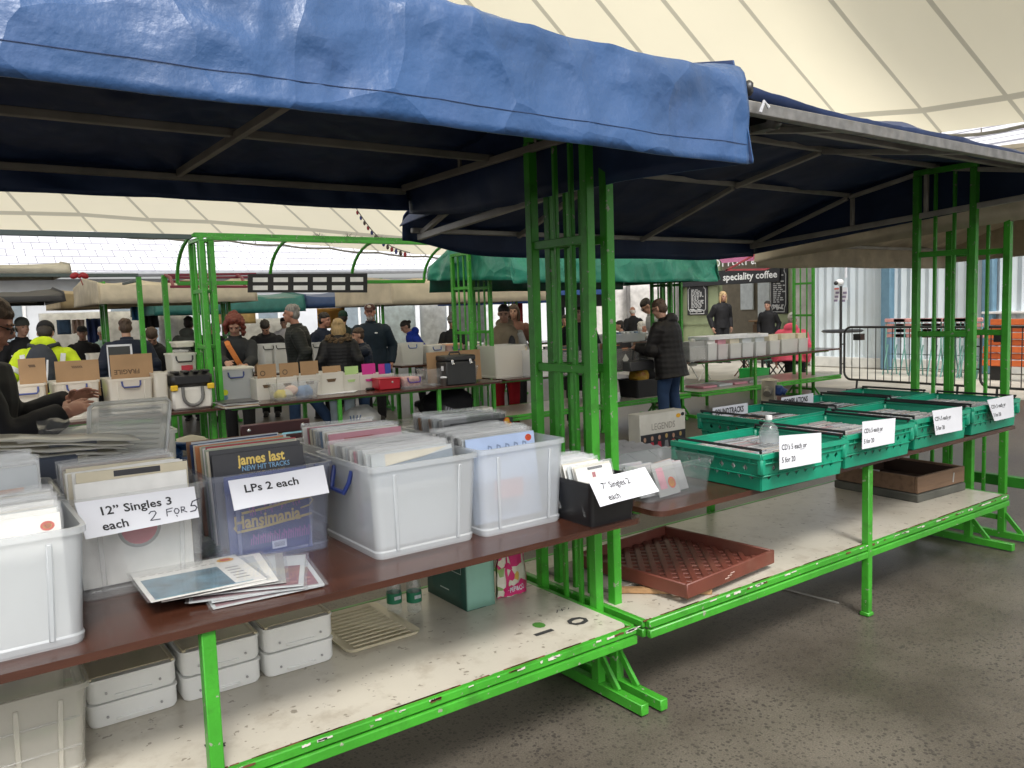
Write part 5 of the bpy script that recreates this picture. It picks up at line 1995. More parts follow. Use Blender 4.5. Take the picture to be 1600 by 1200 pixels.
def skinmesh(g, name, mats, parent, voxel, smooth=3, after=None):
    """overlapping volumes fused into one continuous surface"""
    me = bpy.data.meshes.new(name)
    me.from_pydata(g.v, [], g.f)
    for x in (mats if isinstance(mats, list) else [mats]): me.materials.append(x)
    o = link(name, me, parent)
    r_ = o.modifiers.new('fuse', 'REMESH')
    r_.mode, r_.voxel_size = 'VOXEL', voxel
    s_ = o.modifiers.new('smooth', 'SMOOTH')
    s_.iterations, s_.factor = smooth, .5
    BAKE.append((o, after))
    return o


def bake():
    bpy.context.view_layer.update()
    dg = bpy.context.evaluated_depsgraph_get()
    out = []
    for o, after in BAKE:
        me = bpy.data.meshes.new_from_object(o.evaluated_get(dg), depsgraph=dg)
        out.append((o, me, after))
    for o, me, after in out:
        old = o.data
        o.modifiers.clear()
        o.data = me
        me.name = old.name
        me.polygons.foreach_set('use_smooth', [True] * len(me.polygons))
        if after: after(me)
        bpy.data.meshes.remove(old)
    BAKE.clear()


SKIN = M('skin_fair', (.42, .235, .165), .5, var=.1, vs=12)
SKIN2 = M('skin_ruddy', (.40, .19, .13), .5, var=.12, vs=12)
EYE = M('eye_dark', (.03, .022, .018), .3)
LIP = M('lip', (.28, .09, .08), .5)
HAIRS = dict(dark=(.018, .012, .009), brown=(.055, .03, .017), grey=(.22, .21, .2), white=(.6, .58, .55), red=(.13, .022, .012), blonde=(.36, .25, .12), ginger=(.3, .13, .05))


def fabric(name, c, rough=.75, puff=0):
    if name in MATS: return MATS[name]
    mt = M(name, c, rough, var=.2, vs=7, bump=.25, bs=9)
    if puff:                                             # quilted rows
        t = mt.node_tree
        p = t.nodes['Principled BSDF']
        wv, b, tc = t.nodes.new('ShaderNodeTexWave'), t.nodes.new('ShaderNodeBump'), t.nodes.new('ShaderNodeTexCoord')
        wv.bands_direction = 'Z'
        wv.inputs['Scale'].default_value, wv.inputs['Distortion'].default_value, wv.inputs['Detail Scale'].default_value = puff, 1.2, 3
        b.inputs['Strength'].default_value, b.inputs['Distance'].default_value = .2, .012
        t.links.new(tc.outputs['Object'], wv.inputs['Vector'])
        t.links.new(wv.outputs['Fac'], b.inputs['Height'])
        old = p.inputs['Normal'].links
        if old: t.links.new(old[0].from_socket, b.inputs['Normal'])
        t.links.new(b.outputs[0], p.inputs['Normal'])
        p.inputs['Roughness'].default_value = .5
    mt.node_tree.nodes['Principled BSDF'].inputs['Specular IOR Level'].default_value = .2
    return mt


def person(label, px, ptop, D, face, jacket, legs=(.012, .012, .014), hair='dark', style='short', hat=None, lean=4, pitch=0, yaw=0, wrists=None, wl=None, sit=False, puff=0,
           hem=.80, bulk=.035, stance=((0, .03), (0, -.03)), skin=None, shoe=(.02, .018, .018), vox=.011, hood=False, vest=None, collar=True, glasses=False, beard=None, shirt=None,
           H=None, jmat=None, extra=None, width=1.0, group=None):
    base = U(px, 600, D=D)
    zt = H or U(px, ptop, D=D).z
    drop = .44 if sit else 0
    ln = R(lean)
    nat = .92 - drop + .83 * math.cos(ln)
    s = zt / nat
    rz = R(face - 90)
    # keep the head, not the feet, in the seen direction when the body leans
    off = Matrix.Rotation(rz, 3, 'Z') @ V((0, math.sin(ln) * .7 * s, 0))
    loc = V((base.x - off.x, base.y - off.y, 0))
    t = thing('person', label, 'person', loc, rz, group)
    Minv = Matrix.Rotation(-rz, 3, 'Z')
    loc3 = lambda p: (Minv @ (V(p) - loc)) / s
    sk = skin or SKIN
    hipz = .92 - drop
    RL = Matrix.Rotation(-ln, 3, 'X')
    T = lambda p: (RL @ V((p[0], p[1], p[2] - .92))) + V((0, 0, hipz))
    S = lambda p: V(p) * s

    def torso(g, e, z0=.86, z1=1.46, ex=0., taper=True):
        prof = [(.78, .17, .12), (.86, .168, .12), (.95, .16, .112), (1.08, .146, .105), (1.2, .156, .112), (1.30, .166, .115), (1.38, .15, .1), (1.42, .118, .085), (1.46, .085, .07)]
        n = 18
        rs = []
        for z, rx, ry in prof:
            if z < z0 - .001: continue
            rs.append([S(T(((rx * width + e) * math.cos(2 * math.pi * k / n), (ry + e) * math.sin(2 * math.pi * k / n) - .01, z))) for k in range(n)])
        if z0 < .78: rs.insert(0, [S(T(((.175 * width + e + ex) * math.cos(2 * math.pi * k / n), (.125 + e + ex) * math.sin(2 * math.pi * k / n) - .01, z0))) for k in range(n)])
        rings(g, rs)

    # arms
    sh = [T((sx * .178 * width, -.01, 1.365)) for sx in (-1, 1)]
    wr = []
    for i, sx in enumerate((-1, 1)):
        w_ = None
        if wrists and wrists[i] is not None: w_ = loc3(wrists[i])
        elif wl and wl[i] is not None: w_ = V(wl[i])
        if w_ is None: w_ = T((sx * .25 * width, .03, .87))
        if (w_ - sh[i]).length > .53: w_ = sh[i] + (w_ - sh[i]).normalized() * .53
        wr.append(w_)
    el = []
    for i, sx in enumerate((-1, 1)):
        d = wr[i] - sh[i]
        L = d.length
        a_ = .29
        b_ = .26
        x_ = (a_ * a_ - b_ * b_ + L * L) / (2 * L)
        h_ = math.sqrt(max(0, a_ * a_ - x_ * x_))
        pole = V((sx * .55, -.7, -.75))
        dn = d.normalized()
        pole = (pole - dn * pole.dot(dn)).normalized()
        el.append(sh[i] + dn * x_ + pole * h_)
    # legs
    hips = [V((sx * .09, 0, hipz - .02)) for sx in (-1, 1)]
    if sit:
        feet = [V((sx * .12, .42, .08)) for sx in (-1, 1)]
        knees = [V((sx * .12, .42, .5)) for sx in (-1, 1)]
    else:
        feet = [V((sx * .10 + stance[i][0], stance[i][1], .085)) for i, sx in enumerate((-1, 1))]
        knees = [(hips[i] + feet[i]) / 2 + V((sx * .012, .03 + .12 * abs(stance[i][1]), .03)) for i, sx in enumerate((-1, 1))]
    hc = T((0, .035, 1.625))
    RH = RL @ Matrix.Rotation(R(yaw), 3, 'Z') @ Matrix.Rotation(-R(pitch), 3, 'X')
    HP = lambda p: hc + RH @ V(p)
    rots = RH
    # ---- body: one surface
    g = MB()
    torso(g, 0)
    for i, sx in enumerate((-1, 1)):
        g.tube([S(sh[i]), S(el[i]), S(wr[i])], [.05 * s, .042 * s, .029 * s], 10)
        g.tube([S(hips[i]), S(knees[i]), S(feet[i])], [.082 * s, .055 * s, .042 * s], 10)
        g.ell(S(feet[i] + V((0, .06, -.04))), (.036 * s, .1 * s, .032 * s), 10)
        fd = (wr[i] - el[i]).normalized()
        nm = V((-sx * .6, -.1, -.8)) if (wrists or wl) and ((wrists or wl)[i] is not None) else V((-sx, 0, 0))
        nm = (nm - fd * nm.dot(fd)).normalized()
        sd_ = fd.cross(nm) * sx
        Rm = Matrix((fd, sd_, nm)).transposed()
        g.tube([S(wr[i]), S(wr[i] + fd * .03)], [.029 * s, .03 * s], 10)
        g.ell(S(wr[i] + fd * .055), (.05 * s, .041 * s, .019 * s), 12, Rm)
        for k, L in enumerate((.068, .078, .072, .055)):
            b0 = wr[i] + fd * (.092 - .006 * abs(k - 1)) + sd_ * (.032 - .0215 * k)
            fan = sd_ * (.12 - .09 * k)
            b1 = b0 + (fd * .93 + nm * .25 + fan).normalized() * L * .5
            b2 = b1 + (fd * .75 + nm * .55 + fan * .6).normalized() * L * .5
            g.tube([S(b0 - fd * .02), S(b0), S(b1), S(b2)], [.0095 * s, .009 * s, .0085 * s, .007 * s], 8)
        t0 = wr[i] + fd * .03 + sd_ * .03
        t1 = t0 + (fd * .6 + sd_ * .75 + nm * .2).normalized() * .04
        t2 = t1 + (fd * .85 + sd_ * .25 + nm * .35).normalized() * .032
        g.tube([S(t0 - sd_ * .012), S(t0), S(t1), S(t2)], [.014 * s, .013 * s, .011 * s, .009 * s], 8)
    g.tube([S(T((0, -.012, 1.40))), S(T((0, .0, 1.49))), S(HP((0, -.01, -.04)))], [.075 * s, .056 * s, .056 * s], 12)
    g.ell(S(HP((0, -.008, .025))), (.075 * s, .094 * s, .098 * s), 18, rots)
    g.ell(S(HP((0, .022, -.035))), (.06 * s, .07 * s, .075 * s), 16, rots)
    g.ell(S(HP((0, .05, -.085))), (.034 * s, .036 * s, .028 * s), 12, rots)
    g.tube([S(HP((0, .082, .02))), S(HP((0, .104, -.018))), S(HP((0, .092, -.028)))], [.010 * s, .014 * s, .013 * s], 8)
    for sx in (-1, 1):
        g.ell(S(HP((sx * .075, -.008, -.008))), (.011 * s, .021 * s, .032 * s), 10, rots)
        g.ell(S(HP((sx * .03, .078, .028))), (.026 * s, .013 * s, .009 * s), 8, rots)
        g.ell(S(HP((sx * .036, .062, -.03))), (.022 * s, .022 * s, .024 * s), 8, rots)
    g.ell(S(HP((0, .083, -.058))), (.024 * s, .012 * s, .011 * s), 8, rots)
    skinmesh(g, 'body', sk, t, vox * s, 3)
    for sx in (-1, 1):
        g = MB()
        g.ell(S(HP((sx * .031, .0815, .008))), (.013 * s, .008 * s, .0065 * s), 10, rots)
        g.build('eye', EYE, t)
    g = MB()
    g.ell(S(HP((0, .093, -.06))), (.021 * s, .006 * s, .006 * s), 10, rots)
    g.build('mouth', LIP, t)
    hm = M('hair_' + hair, HAIRS[hair], .6, var=.35, vs=25, bump=.4, bs=40, stretch=(3, 3, .6))
    for sx in (-1, 1):
        g = MB()
        g.tube([S(HP((sx * .015, .0885, .027))), S(HP((sx * .032, .088, .032))), S(HP((sx * .05, .075, .026)))], .0045 * s, 6)
        g.build('eyebrow', hm, t)
    # ---- hair
    rn = random.Random(int(px * 7))
    g = MB()
    if style == 'short':
        g.ell(S(HP((0, -.012, .052))), (.079 * s, .094 * s, .078 * s), 16, rots)
        g.ell(S(HP((0, -.04, .0))), (.078 * s, .07 * s, .085 * s), 16, rots)
        for k in range(70):
            a, b = rn.uniform(0, 6.283), rn.uniform(.15, 1.35)
            q = V((.078 * math.cos(a) * math.cos(b), .09 * math.sin(a) * math.cos(b) - .018, .05 + .078 * math.sin(b)))
            g.ell(S(HP(q)), (.009 * s, .022 * s, .010 * s), 6, rots @ Matrix.Rotation(rn.uniform(-.6, .6), 3, 'Z'))
    elif style == 'balding':
        g.ell(S(HP((0, -.045, -.005))), (.079 * s, .064 * s, .07 * s), 16, rots)
        for sx in (-1, 1): g.ell(S(HP((sx * .064, -.01, .012))), (.016 * s, .045 * s, .035 * s), 10, rots)
    elif style == 'long':
        g.ell(S(HP((0, -.016, .05))), (.085 * s, .1 * s, .082 * s), 16, rots)
        g.ell(S(HP((0, -.05, -.05))), (.085 * s, .062 * s, .16 * s), 16, rots)
        for sx in (-1, 1): g.tube([S(HP((sx * .07, .0, .05))), S(HP((sx * .082, .0, -.05))), S(HP((sx * .08, .01, -.16)))], [.03 * s, .03 * s, .018 * s], 8)
    elif style == 'bun':
        g.ell(S(HP((0, -.014, .05))), (.08 * s, .095 * s, .078 * s), 16, rots)
        g.ell(S(HP((0, -.045, .0))), (.079 * s, .062 * s, .08 * s), 16, rots)
        g.ell(S(HP((0, -.12, .03))), .04 * s, 10)
    elif style == 'curly':
        for sx in (-1, 1):
            for k in range(16): g.ell(S(HP((sx * rn.uniform(.085, .115), rn.uniform(-.02, .05), rn.uniform(-.12, .06)))), rn.uniform(.02, .032) * s, 8)
        g.ell(S(HP((0, -.03, .055))), (.1 * s, .105 * s, .085 * s), 16, rots)
        for k in range(70):
            a, b = rn.uniform(0, 2 * math.pi), rn.uniform(-.5, 1)
            p = V((math.cos(a) * .105 * math.cos(b * 1.2), math.sin(a) * .095 - .03, .035 + b * .085 - .04 * (abs(b) < .3)))
            if p.y > .02 and p.z < .075: continue
            g.ell(S(HP(p)), rn.uniform(.018, .034) * s, 8)
        for k in range(26):
            a = rn.uniform(math.pi * .95, math.pi * 2.05)
            g.ell(S(HP((math.cos(a) * .11, math.sin(a) * .085 - .01, rn.uniform(-.13, .0)))), rn.uniform(.02, .036) * s, 8)
    if g.v: skinmesh(g, 'hair', hm, t, .009 * s, 2)
    if hat:
        kind, hc_ = hat[0], hat[1]
        hmat = fabric('hat_%d_%d' % (int(hc_[0] * 999), int(hc_[2] * 999)), hc_, .8)
        g = MB()
        if kind in ('beanie', 'pompom'):
            g.ell(S(HP((0, -.012, .062))), (.087 * s, .103 * s, .085 * s), 18, rots)
            g.ell(S(HP((0, -.008, .045))), (.091 * s, .107 * s, .035 * s), 18, rots)
            if kind == 'pompom':
                for k in range(14): g.ell(S(HP((rn.uniform(-.022, .022), -.015 + rn.uniform(-.022, .022), .165 + rn.uniform(-.022, .022)))), .02 * s, 8)
        elif kind == 'cap':
            g.ell(S(HP((0, -.008, .058))), (.083 * s, .1 * s, .07 * s), 18, rots)
            g.ell(S(HP((0, .105, .043))), (.068 * s, .06 * s, .011 * s), 16, rots @ Matrix.Rotation(-.2, 3, 'X'))
        skinmesh(g, kind if kind != 'pompom' else 'bobble_hat', hmat, t, .008 * s, 2)
        if kind == 'pompom':
            g = MB()
            rr2 = [[S(HP(((.0925 + .002 * math.sin(k)) * math.cos(2 * math.pi * k / 24), .1085 * math.sin(2 * math.pi * k / 24) - .009, z_))) for k in range(24)] for z_ in (.062, .085)]
            rings(g, rr2, 0, False, False)
            g.build('hat_band', M('hat_band_pale', (.4, .4, .4), .9), t)
        if kind == 'cap' and len(hat) > 2:
            g = MB()
            g.ell(S(HP((0, .078, .085))), (.032 * s, .018 * s, .024 * s), 10, rots)
            g.build('cap_badge', M('cap_badge', hat[2], .8), t)
    if beard:
        g = MB()
        g.ell(S(HP((0, .045, -.085))), (.054 * s, .056 * s, .05 * s), 14, rots)
        g.ell(S(HP((0, .082, -.044))), (.028 * s, .016 * s, .009 * s), 10, rots)
        skinmesh(g, 'beard', M('hair_' + beard, HAIRS[beard], .7), t, .009 * s, 2)
    if glasses:
        g = MB()
        for sx in (-1, 1):
            pts = [S(HP((sx * .033 + .021 * math.cos(k * math.pi / 6), .1, .006 + .016 * math.sin(k * math.pi / 6)))) for k in range(13)]
            g.tube(pts, .0025 * s, 6)
            g.tube([S(HP((sx * .054, .099, .01))), S(HP((sx * .079, .06, .012))), S(HP((sx * .082, -.01, .008)))], .0028 * s, 6)
        g.tube([S(HP((-.012, .101, .01))), S(HP((.012, .101, .01)))], .0025 * s, 6)
        g.build('glasses', BLACKP, t)
    # ---- jacket
    jm = jmat or fabric('cloth_%03d_%03d_%03d_%d' % (*[int(c * 999) for c in jacket], puff), jacket, .7, puff)
    g = MB()
    torso(g, bulk, hem, ex=.015)
    for i, sx in enumerate((-1, 1)):
        d = (wr[i] - el[i])
        if vest is None:
            g.tube([S(sh[i]), S(sh[i].lerp(el[i], .5)), S(el[i]), S(el[i].lerp(wr[i], .6)), S(wr[i] - d.normalized() * .0)], [(.062 + bulk * .6) * s, (.058 + bulk * .5) * s, (.052 + bulk * .5) * s, (.047 + bulk * .4) * s, (.041 + bulk * .25) * s], 14)
            g.ell(S(sh[i]), (.06 + bulk * .5) * s, 12)
            for k in range(3):
                q = el[i].lerp(wr[i], -.15 + .28 * k)
                g.ell(S(q + V((0, -.008, -.008))), (.05 + bulk * .5) * s, 10)
    if collar: g.tube([S(T((0, -.012, 1.43))), S(T((0, -.008, 1.5)))], [.085 * s, .078 * s], 14)
    if hood:
        g.ell(S(T((0, -.11, 1.47))), (.13 * s, .075 * s, .085 * s), 14)
        g.ell(S(T((0, -.03, 1.475))), (.1 * s, .1 * s, .04 * s), 14)
    skinmesh(g, 'waistcoat' if vest else 'jacket', jm, t, .011 * s, 3)
    if vest:
        g = MB()
        for i, sx in enumerate((-1, 1)):
            g.tube([S(sh[i]), S(el[i]), S(wr[i])], [.07 * s, .06 * s, .045 * s], 14)
        torso(g, bulk * .5, .84)
        skinmesh(g, 'shirt', fabric('shirt_%03d_%03d' % (int(vest[0] * 999), int(vest[2] * 999)), vest), t, .011 * s, 3)
    if shirt:
        g = MB()
        g.ell(S(T((0, .09 + bulk * .4, 1.36))), (.035 * s, .035 * s, .1 * s), 10)
        g.build('shirt_front', fabric('shirt_%03d_%03d' % (int(shirt[0] * 999), int(shirt[2] * 999)), shirt), t)
    # ---- trousers and shoes
    lm = fabric('trousers_%03d_%03d_%03d' % tuple(int(c * 999) for c in legs), legs, .8)
    g = MB()
    for i, sx in enumerate((-1, 1)):
        g.tube([S(hips[i] + V((0, 0, .05))), S(hips[i].lerp(knees[i], .5)), S(knees[i]), S(knees[i].lerp(feet[i], .5)), S(feet[i] + V((0, 0, -.03)))], [.11 * s, .098 * s, .078 * s, .072 * s, .066 * s], 14)
    g.ell(S(V((0, -.01, hipz))), (.175 * width * s, .135 * s, .12 * s), 16)
    skinmesh(g, 'trousers', lm, t, .012 * s, 3)
    for i in range(2):
        g = MB()
        g.ell(S(feet[i] + V((0, .055, -.03))), (.048 * s, .135 * s, .045 * s), 14)
        g.ell(S(feet[i] + V((0, -.0, -.0))), (.052 * s, .06 * s, .06 * s), 12)
        g.box(S(feet[i] + V((0, .05, -.068))), (.09 * s, .27 * s, .03 * s), .012)
        skinmesh(g, 'shoe', fabric('shoe_%d' % int(shoe[0] * 999), shoe, .6), t, .01 * s, 2)
    if extra: extra(t, S, T, HP, sh, el, wr, s)
    return t


def strap(c, w_=.062):
    def fn(t, S, T, HP, sh, el, wr, s):
        g = MB()
        pts = []
        for k in range(13):
            u = k / 12
            x, z = .10 - .26 * u, 1.44 - .52 * u
            y = .13 + .035 * math.sin(math.pi * u) if u > .06 else .06
            pts.append(S(T((x, y, z))))
        for a, b in zip(pts, pts[1:]): g.bar(a, b, w_ * s, .012, up=(0, 1, 0))
        g.build('bag_strap', M('orange_strap', c, .6), t)
    return fn


def furhood(t, S, T, HP, sh, el, wr, s):
    g = MB()
    rn = random.Random(4)
    for k in range(90):
        a = 2 * math.pi * k / 90
        p = T((.155 * math.cos(a), -.05 + .10 * math.sin(a), 1.455 + .035 * math.sin(a)))
        for q in range(3): g.ell(S(p + V((rn.uniform(-.03, .03), rn.uniform(-.03, .03), rn.uniform(-.03, .03)))), rn.uniform(.012, .022) * s, 6)
    g.build('fur_trim', M('brown_fur', (.1, .065, .035), .9, var=.4, vs=40), t)


def rucksack(t, S, T, HP, sh, el, wr, s):
    m1 = fabric('dark_grey_rucksack', (.035, .04, .05), .7)
    g = MB()
    g.ell(S(T((0, -.22, 1.17))), (.16 * s, .11 * s, .27 * s), 18)
    g.ell(S(T((0, -.27, 1.08))), (.13 * s, .09 * s, .15 * s), 14)
    r_ = skinmesh(g, 'rucksack', m1, t, .012 * s, 2)
    g = MB()
    for sx in (-1, 1): g.tube([S(T((sx * .06, -.19, 1.42))), S(T((sx * .13, -.10, 1.47))), S(T((sx * .145, .06, 1.42))), S(T((sx * .15, .1, 1.25)))], .024 * s, 8)
    g.build('shoulder_strap', m1, t)
    g = MB()
    g.tube([S(T((.07, -.335, 1.24))), S(T((.065, -.345, 1.1))), S(T((.05, -.33, .98)))], .010 * s, 6)
    g.build('piping', WHITE, t)
    m2 = M('reflective_tape', (.55, .56, .56), .35, var=.1)
    g = MB()
    for sx in (-1, 1):
        pts = [S(T((sx * .19, -.155, 1.35))), S(T((sx * .175, -.168, 1.2))), S(T((sx * .17, -.165, 1.05)))]
        for a, b in zip(pts, pts[1:]): g.bar(a, b, .05 * s, .012, up=(0, 1, 0))
        i = 0 if sx < 0 else 1
        q = sh[i].lerp(el[i], .62)
        d = (el[i] - sh[i]).normalized()
        g.tube([S(q - d * .025), S(q + d * .025)], .092 * s, 16)
    g.build('reflective_tape', m2, t)


def chestmark(c):
    def fn(t, S, T, HP, sh, el, wr, s):
        g = MB()
        g.ell(S(T((-.085, .158, 1.33))), (.024 * s, .01 * s, .012 * s), 10)
        g.build('chest_emblem', M('emblem_white', c, .6), t)
    return fn


def darkpanel(t, S, T, HP, sh, el, wr, s):
    g = MB()
    g.ell(S(T((-.1, .135, 1.22))), (.05 * s, .03 * s, .12 * s), 12)
    g.build('chest_panel', M('black_pocket', (.012, .012, .014), .6), t)


BK = (.014, .014, .016)
NV_ = (.012, .017, .034)
JEAN = (.022, .045, .10)
# near man sorting records at the left edge
person('man in black jacket and glasses at the left edge, sorting records in a clear box', -24, 462, 4.3, -8, BK, BK, 'brown', lean=8, pitch=14, width=1.2, yaw=-6, glasses=True, vox=.005,
       wrists=(U(108, 626, D=4.5), U(98, 648, D=4.1)), bulk=.07, skin=SKIN2, collar=True)
person('man in grey beanie and black coat, face to the camera, behind the hi-vis jacket', 41, 497, 12.5, 290, BK, hat=('beanie', (.07, .075, .07)), lean=2, style='short')
person('person in yellow hi-vis jacket with dark rucksack and black beanie, seen from behind', 77, 502, 9.6, 75, (.48, .62, .02), BK, hat=('beanie', BK), lean=16, pitch=22, extra=rucksack, bulk=.06, hood=True, width=1.12,
       wl=((-.34, .25, 1.0), (.34, .25, 1.0)))
person('man in black cap and black jacket with folded arms, by a thin green post', 135, 509, 14.5, 262, BK, hat=('cap', BK), lean=2, sit=False)
person('elderly person with white hair and pale shirt at a far left stall', 166, 510, 15.5, 262, (.32, .45, .42), hair='white', lean=6, pitch=8, skin=SKIN2)
person('broad person in a navy coat from behind, dark hair, at a far stall', 203, 497, 11.2, 84, NV_, NV_, 'brown', bulk=.06, width=1.18, lean=6)
person('person in black waistcoat with cream sleeves bending over a table', 243, 511, 11.5, 255, BK, hair='brown', lean=26, pitch=30, vest=(.5, .47, .42), wl=((-.14, .35, 1.0), (.14, .35, 1.0)))
person('person in a grey hooded top half hidden left of the thick green post', 301, 494, 14.0, 60, (.13, .14, .12), hair='dark', hood=True, lean=5)
person('person in black raising hands to the face, just right of the thick green post', 344, 503, 13.5, 200, BK, hair='grey', wl=((-.06, .2, 1.52), (.1, .2, 1.5)))
person('woman with curly red hair, dark jacket and orange bag strap behind the table', 372, 492, 10.0, 250, (.022, .024, .026), BK, 'red', 'curly', lean=7, pitch=26, extra=strap((.55, .17, .03)), vox=.009,
       wrists=(U(384, 574, D=9.55), U(356, 572, D=9.5)), bulk=.035)
person('dark haired man in black bending over goods behind the red haired woman', 420, 499, 13.5, 245, BK, hair='dark', lean=24, pitch=28, wl=((-.3, .3, .85), (.3, .3, .85)), bulk=.05, width=1.1)
person('person in a white shirt far behind, left of the grey haired man', 449, 496, 18.5, 240, (.6, .58, .6), hair='dark', lean=8)
person('grey haired man in black quilted jacket and jeans walking, seen in profile', 466, 475, 11.0, 158, (.013, .015, .014), JEAN, 'grey', lean=3, pitch=-6, yaw=-4, puff=9, bulk=.055, hem=.74, stance=((0, .1), (0, -.42)), skin=SKIN2, vox=.009)
person('laughing dark haired man in a navy jacket behind the grey haired man', 510, 488, 13.0, 300, NV_, hair='dark', lean=6, yaw=10, skin=SKIN2)
person('woman in black padded coat with brown fur hood trim, blonde hair, from behind', 533, 497, 10.9, 64, BK, (.18, .22, .25), 'blonde', 'long', puff=7, bulk=.06, hem=.62, extra=furhood, shoe=(.6, .6, .6))
person('person in a dark beanie between the fur hood and the capped man', 541, 486, 14.5, 55, (.02, .03, .025), hat=('beanie', (.02, .05, .035)))
person('child in navy padded jacket holding a hand to the face', 566, 512, 11.2, 170, (.014, .02, .036), JEAN, 'brown', puff=10, bulk=.05, hem=.74, wl=((-.1, .22, 1.5), (.05, .22, 1.44)), shoe=(.55, .55, .55))
person('tall man in cap with grey beard and navy jacket, facing the camera', 584, 474, 12.2, 238, (.012, .022, .034), BK, 'grey', hat=('cap', (.07, .03, .025), (.45, .38, .33)), beard='grey', bulk=.05, hem=.74, extra=chestmark((.6, .6, .62)), skin=SKIN2, width=1.1)
person('person in bright blue jacket with black hair leaning over boxes', 640, 500, 14.0, 168, (.012, .035, .30), hair='dark', style='bun', lean=22, pitch=12, hood=True)
person('person in grey bobble hat and black top reading at a table', 711, 492, 13.6, 228, BK, hat=('pompom', (.13, .13, .125)), lean=6, pitch=22, wl=((-.1, .32, 1.05), (.16, .3, 1.08)), extra=chestmark((.6, .6, .6)))
person('person in beige waistcoat, pale sleeves and red trousers behind the green lattice', 791, 475, 10.6, 232, (.24, .19, .125), (.30, .012, .02), 'dark', 'bun', vest=(.42, .42, .38), lean=6, pitch=12, extra=darkpanel, hood=True, vox=.009)
person('long haired person half hidden behind the beige waistcoat', 807, 475, 13.0, 225, (.16, .08, .06), hair='brown', style='long')
person('short haired woman in black coat seen between the near green posts', 906, 476, 11.2, 226, BK, BK, 'dark', lean=0, yaw=-12, bulk=.05, hem=.5, stance=((0, 0), (.03, .12)), vox=.009)
person('person in yellow and black glimpsed left of the woman in the black coat', 886, 492, 16, 220, (.4, .38, .05), hair='dark')
person('seated dark haired man in grey jacket far behind the white boxes', 972, 497, 18.5, 140, (.09, .095, .1), hair='dark', sit=True, H=1.28)
person('seated person with white hair and dark jacket, facing right', 1003, 497, 16.5, 330, (.03, .03, .035), hair='white', style='short', sit=True, H=1.28, skin=SKIN2)
person('balding man in black seen beyond the white haired seated person', 991, 479, 20.0, 60, BK, hair='white', style='balding', skin=SKIN2)
person('person with dark hair and pale striped sleeves bent towards the black padded jacket', 1016, 466, 13.4, 150, (.3, .31, .33), hair='dark', lean=16, pitch=26, glasses=True, wl=((-.2, .3, 1.1), (.2, .3, 1.1)))
person('man in black padded jacket and blue jeans, from behind, browsing boxes', 1036, 467, 10.3, 108, (.011, .010, .010), JEAN, 'brown', lean=8, pitch=12, puff=5, bulk=.075, hem=.72, hood=True, glasses=True, stance=((-.02, .02), (.03, -.05)),
       wl=((-.15, .38, 1.12), (.18, .36, 1.12)), shoe=(.05, .03, .02), width=1.1, vox=.009)
person('blonde person in a dark coat inside the coffee house doorway', 1130, 455, 22.3, 250, BK, hair='blonde', style='long', lean=5)
person('person in black standing at the right side of the coffee house doorway', 1200, 470, 21.8, 200, BK, hair='dark')
person('seated person in bright red coat and pale grey hat, from behind', 1238, 492, 16.4, 25, (.78, .11, .19), hair='grey', hat=('beanie', (.45, .45, .45)), sit=True, H=1.36, hood=True, bulk=.06, width=1.1, lean=10)
bake()


# ------------------------------------------------------------------ goods on the farther tables
def pxbin(name, label, cat, pl, pr, ptop, depth, mat, z=TZ, y=None, **k):
    """box whose front lower corners are seen at pl and pr"""
    a = U(*pl, z=z) if y is None else U(*pl, y=y)
    b = U(*pr, z=z) if y is None else U(*pr, y=y)
    yy = (a.y + b.y) / 2
    h = U(pl[0], ptop, y=yy).z - z
    return bin_(name, label, cat, a.x, b.x, yy, yy + depth, h, mat, z=z, **k), a.x, b.x, yy, h


def flap(name, label, cat, x0, x1, y, z0, z1, mat, tilt=.05, deco=None, mats=()):
    g = MB()
    g.box((0, 0, (z1 - z0) / 2), (x1 - x0, .006, z1 - z0), .001)
    if deco: deco(g, lambda u, v: V((u - (x1 - x0) / 2, -.0035, v)), x1 - x0, z1 - z0)
    o = g.build(name, [mat, *mats])
    o.location, o.rotation_euler = ((x0 + x1) / 2, y, z0), (-tilt, 0, 0)
    return tag(o, label, cat)


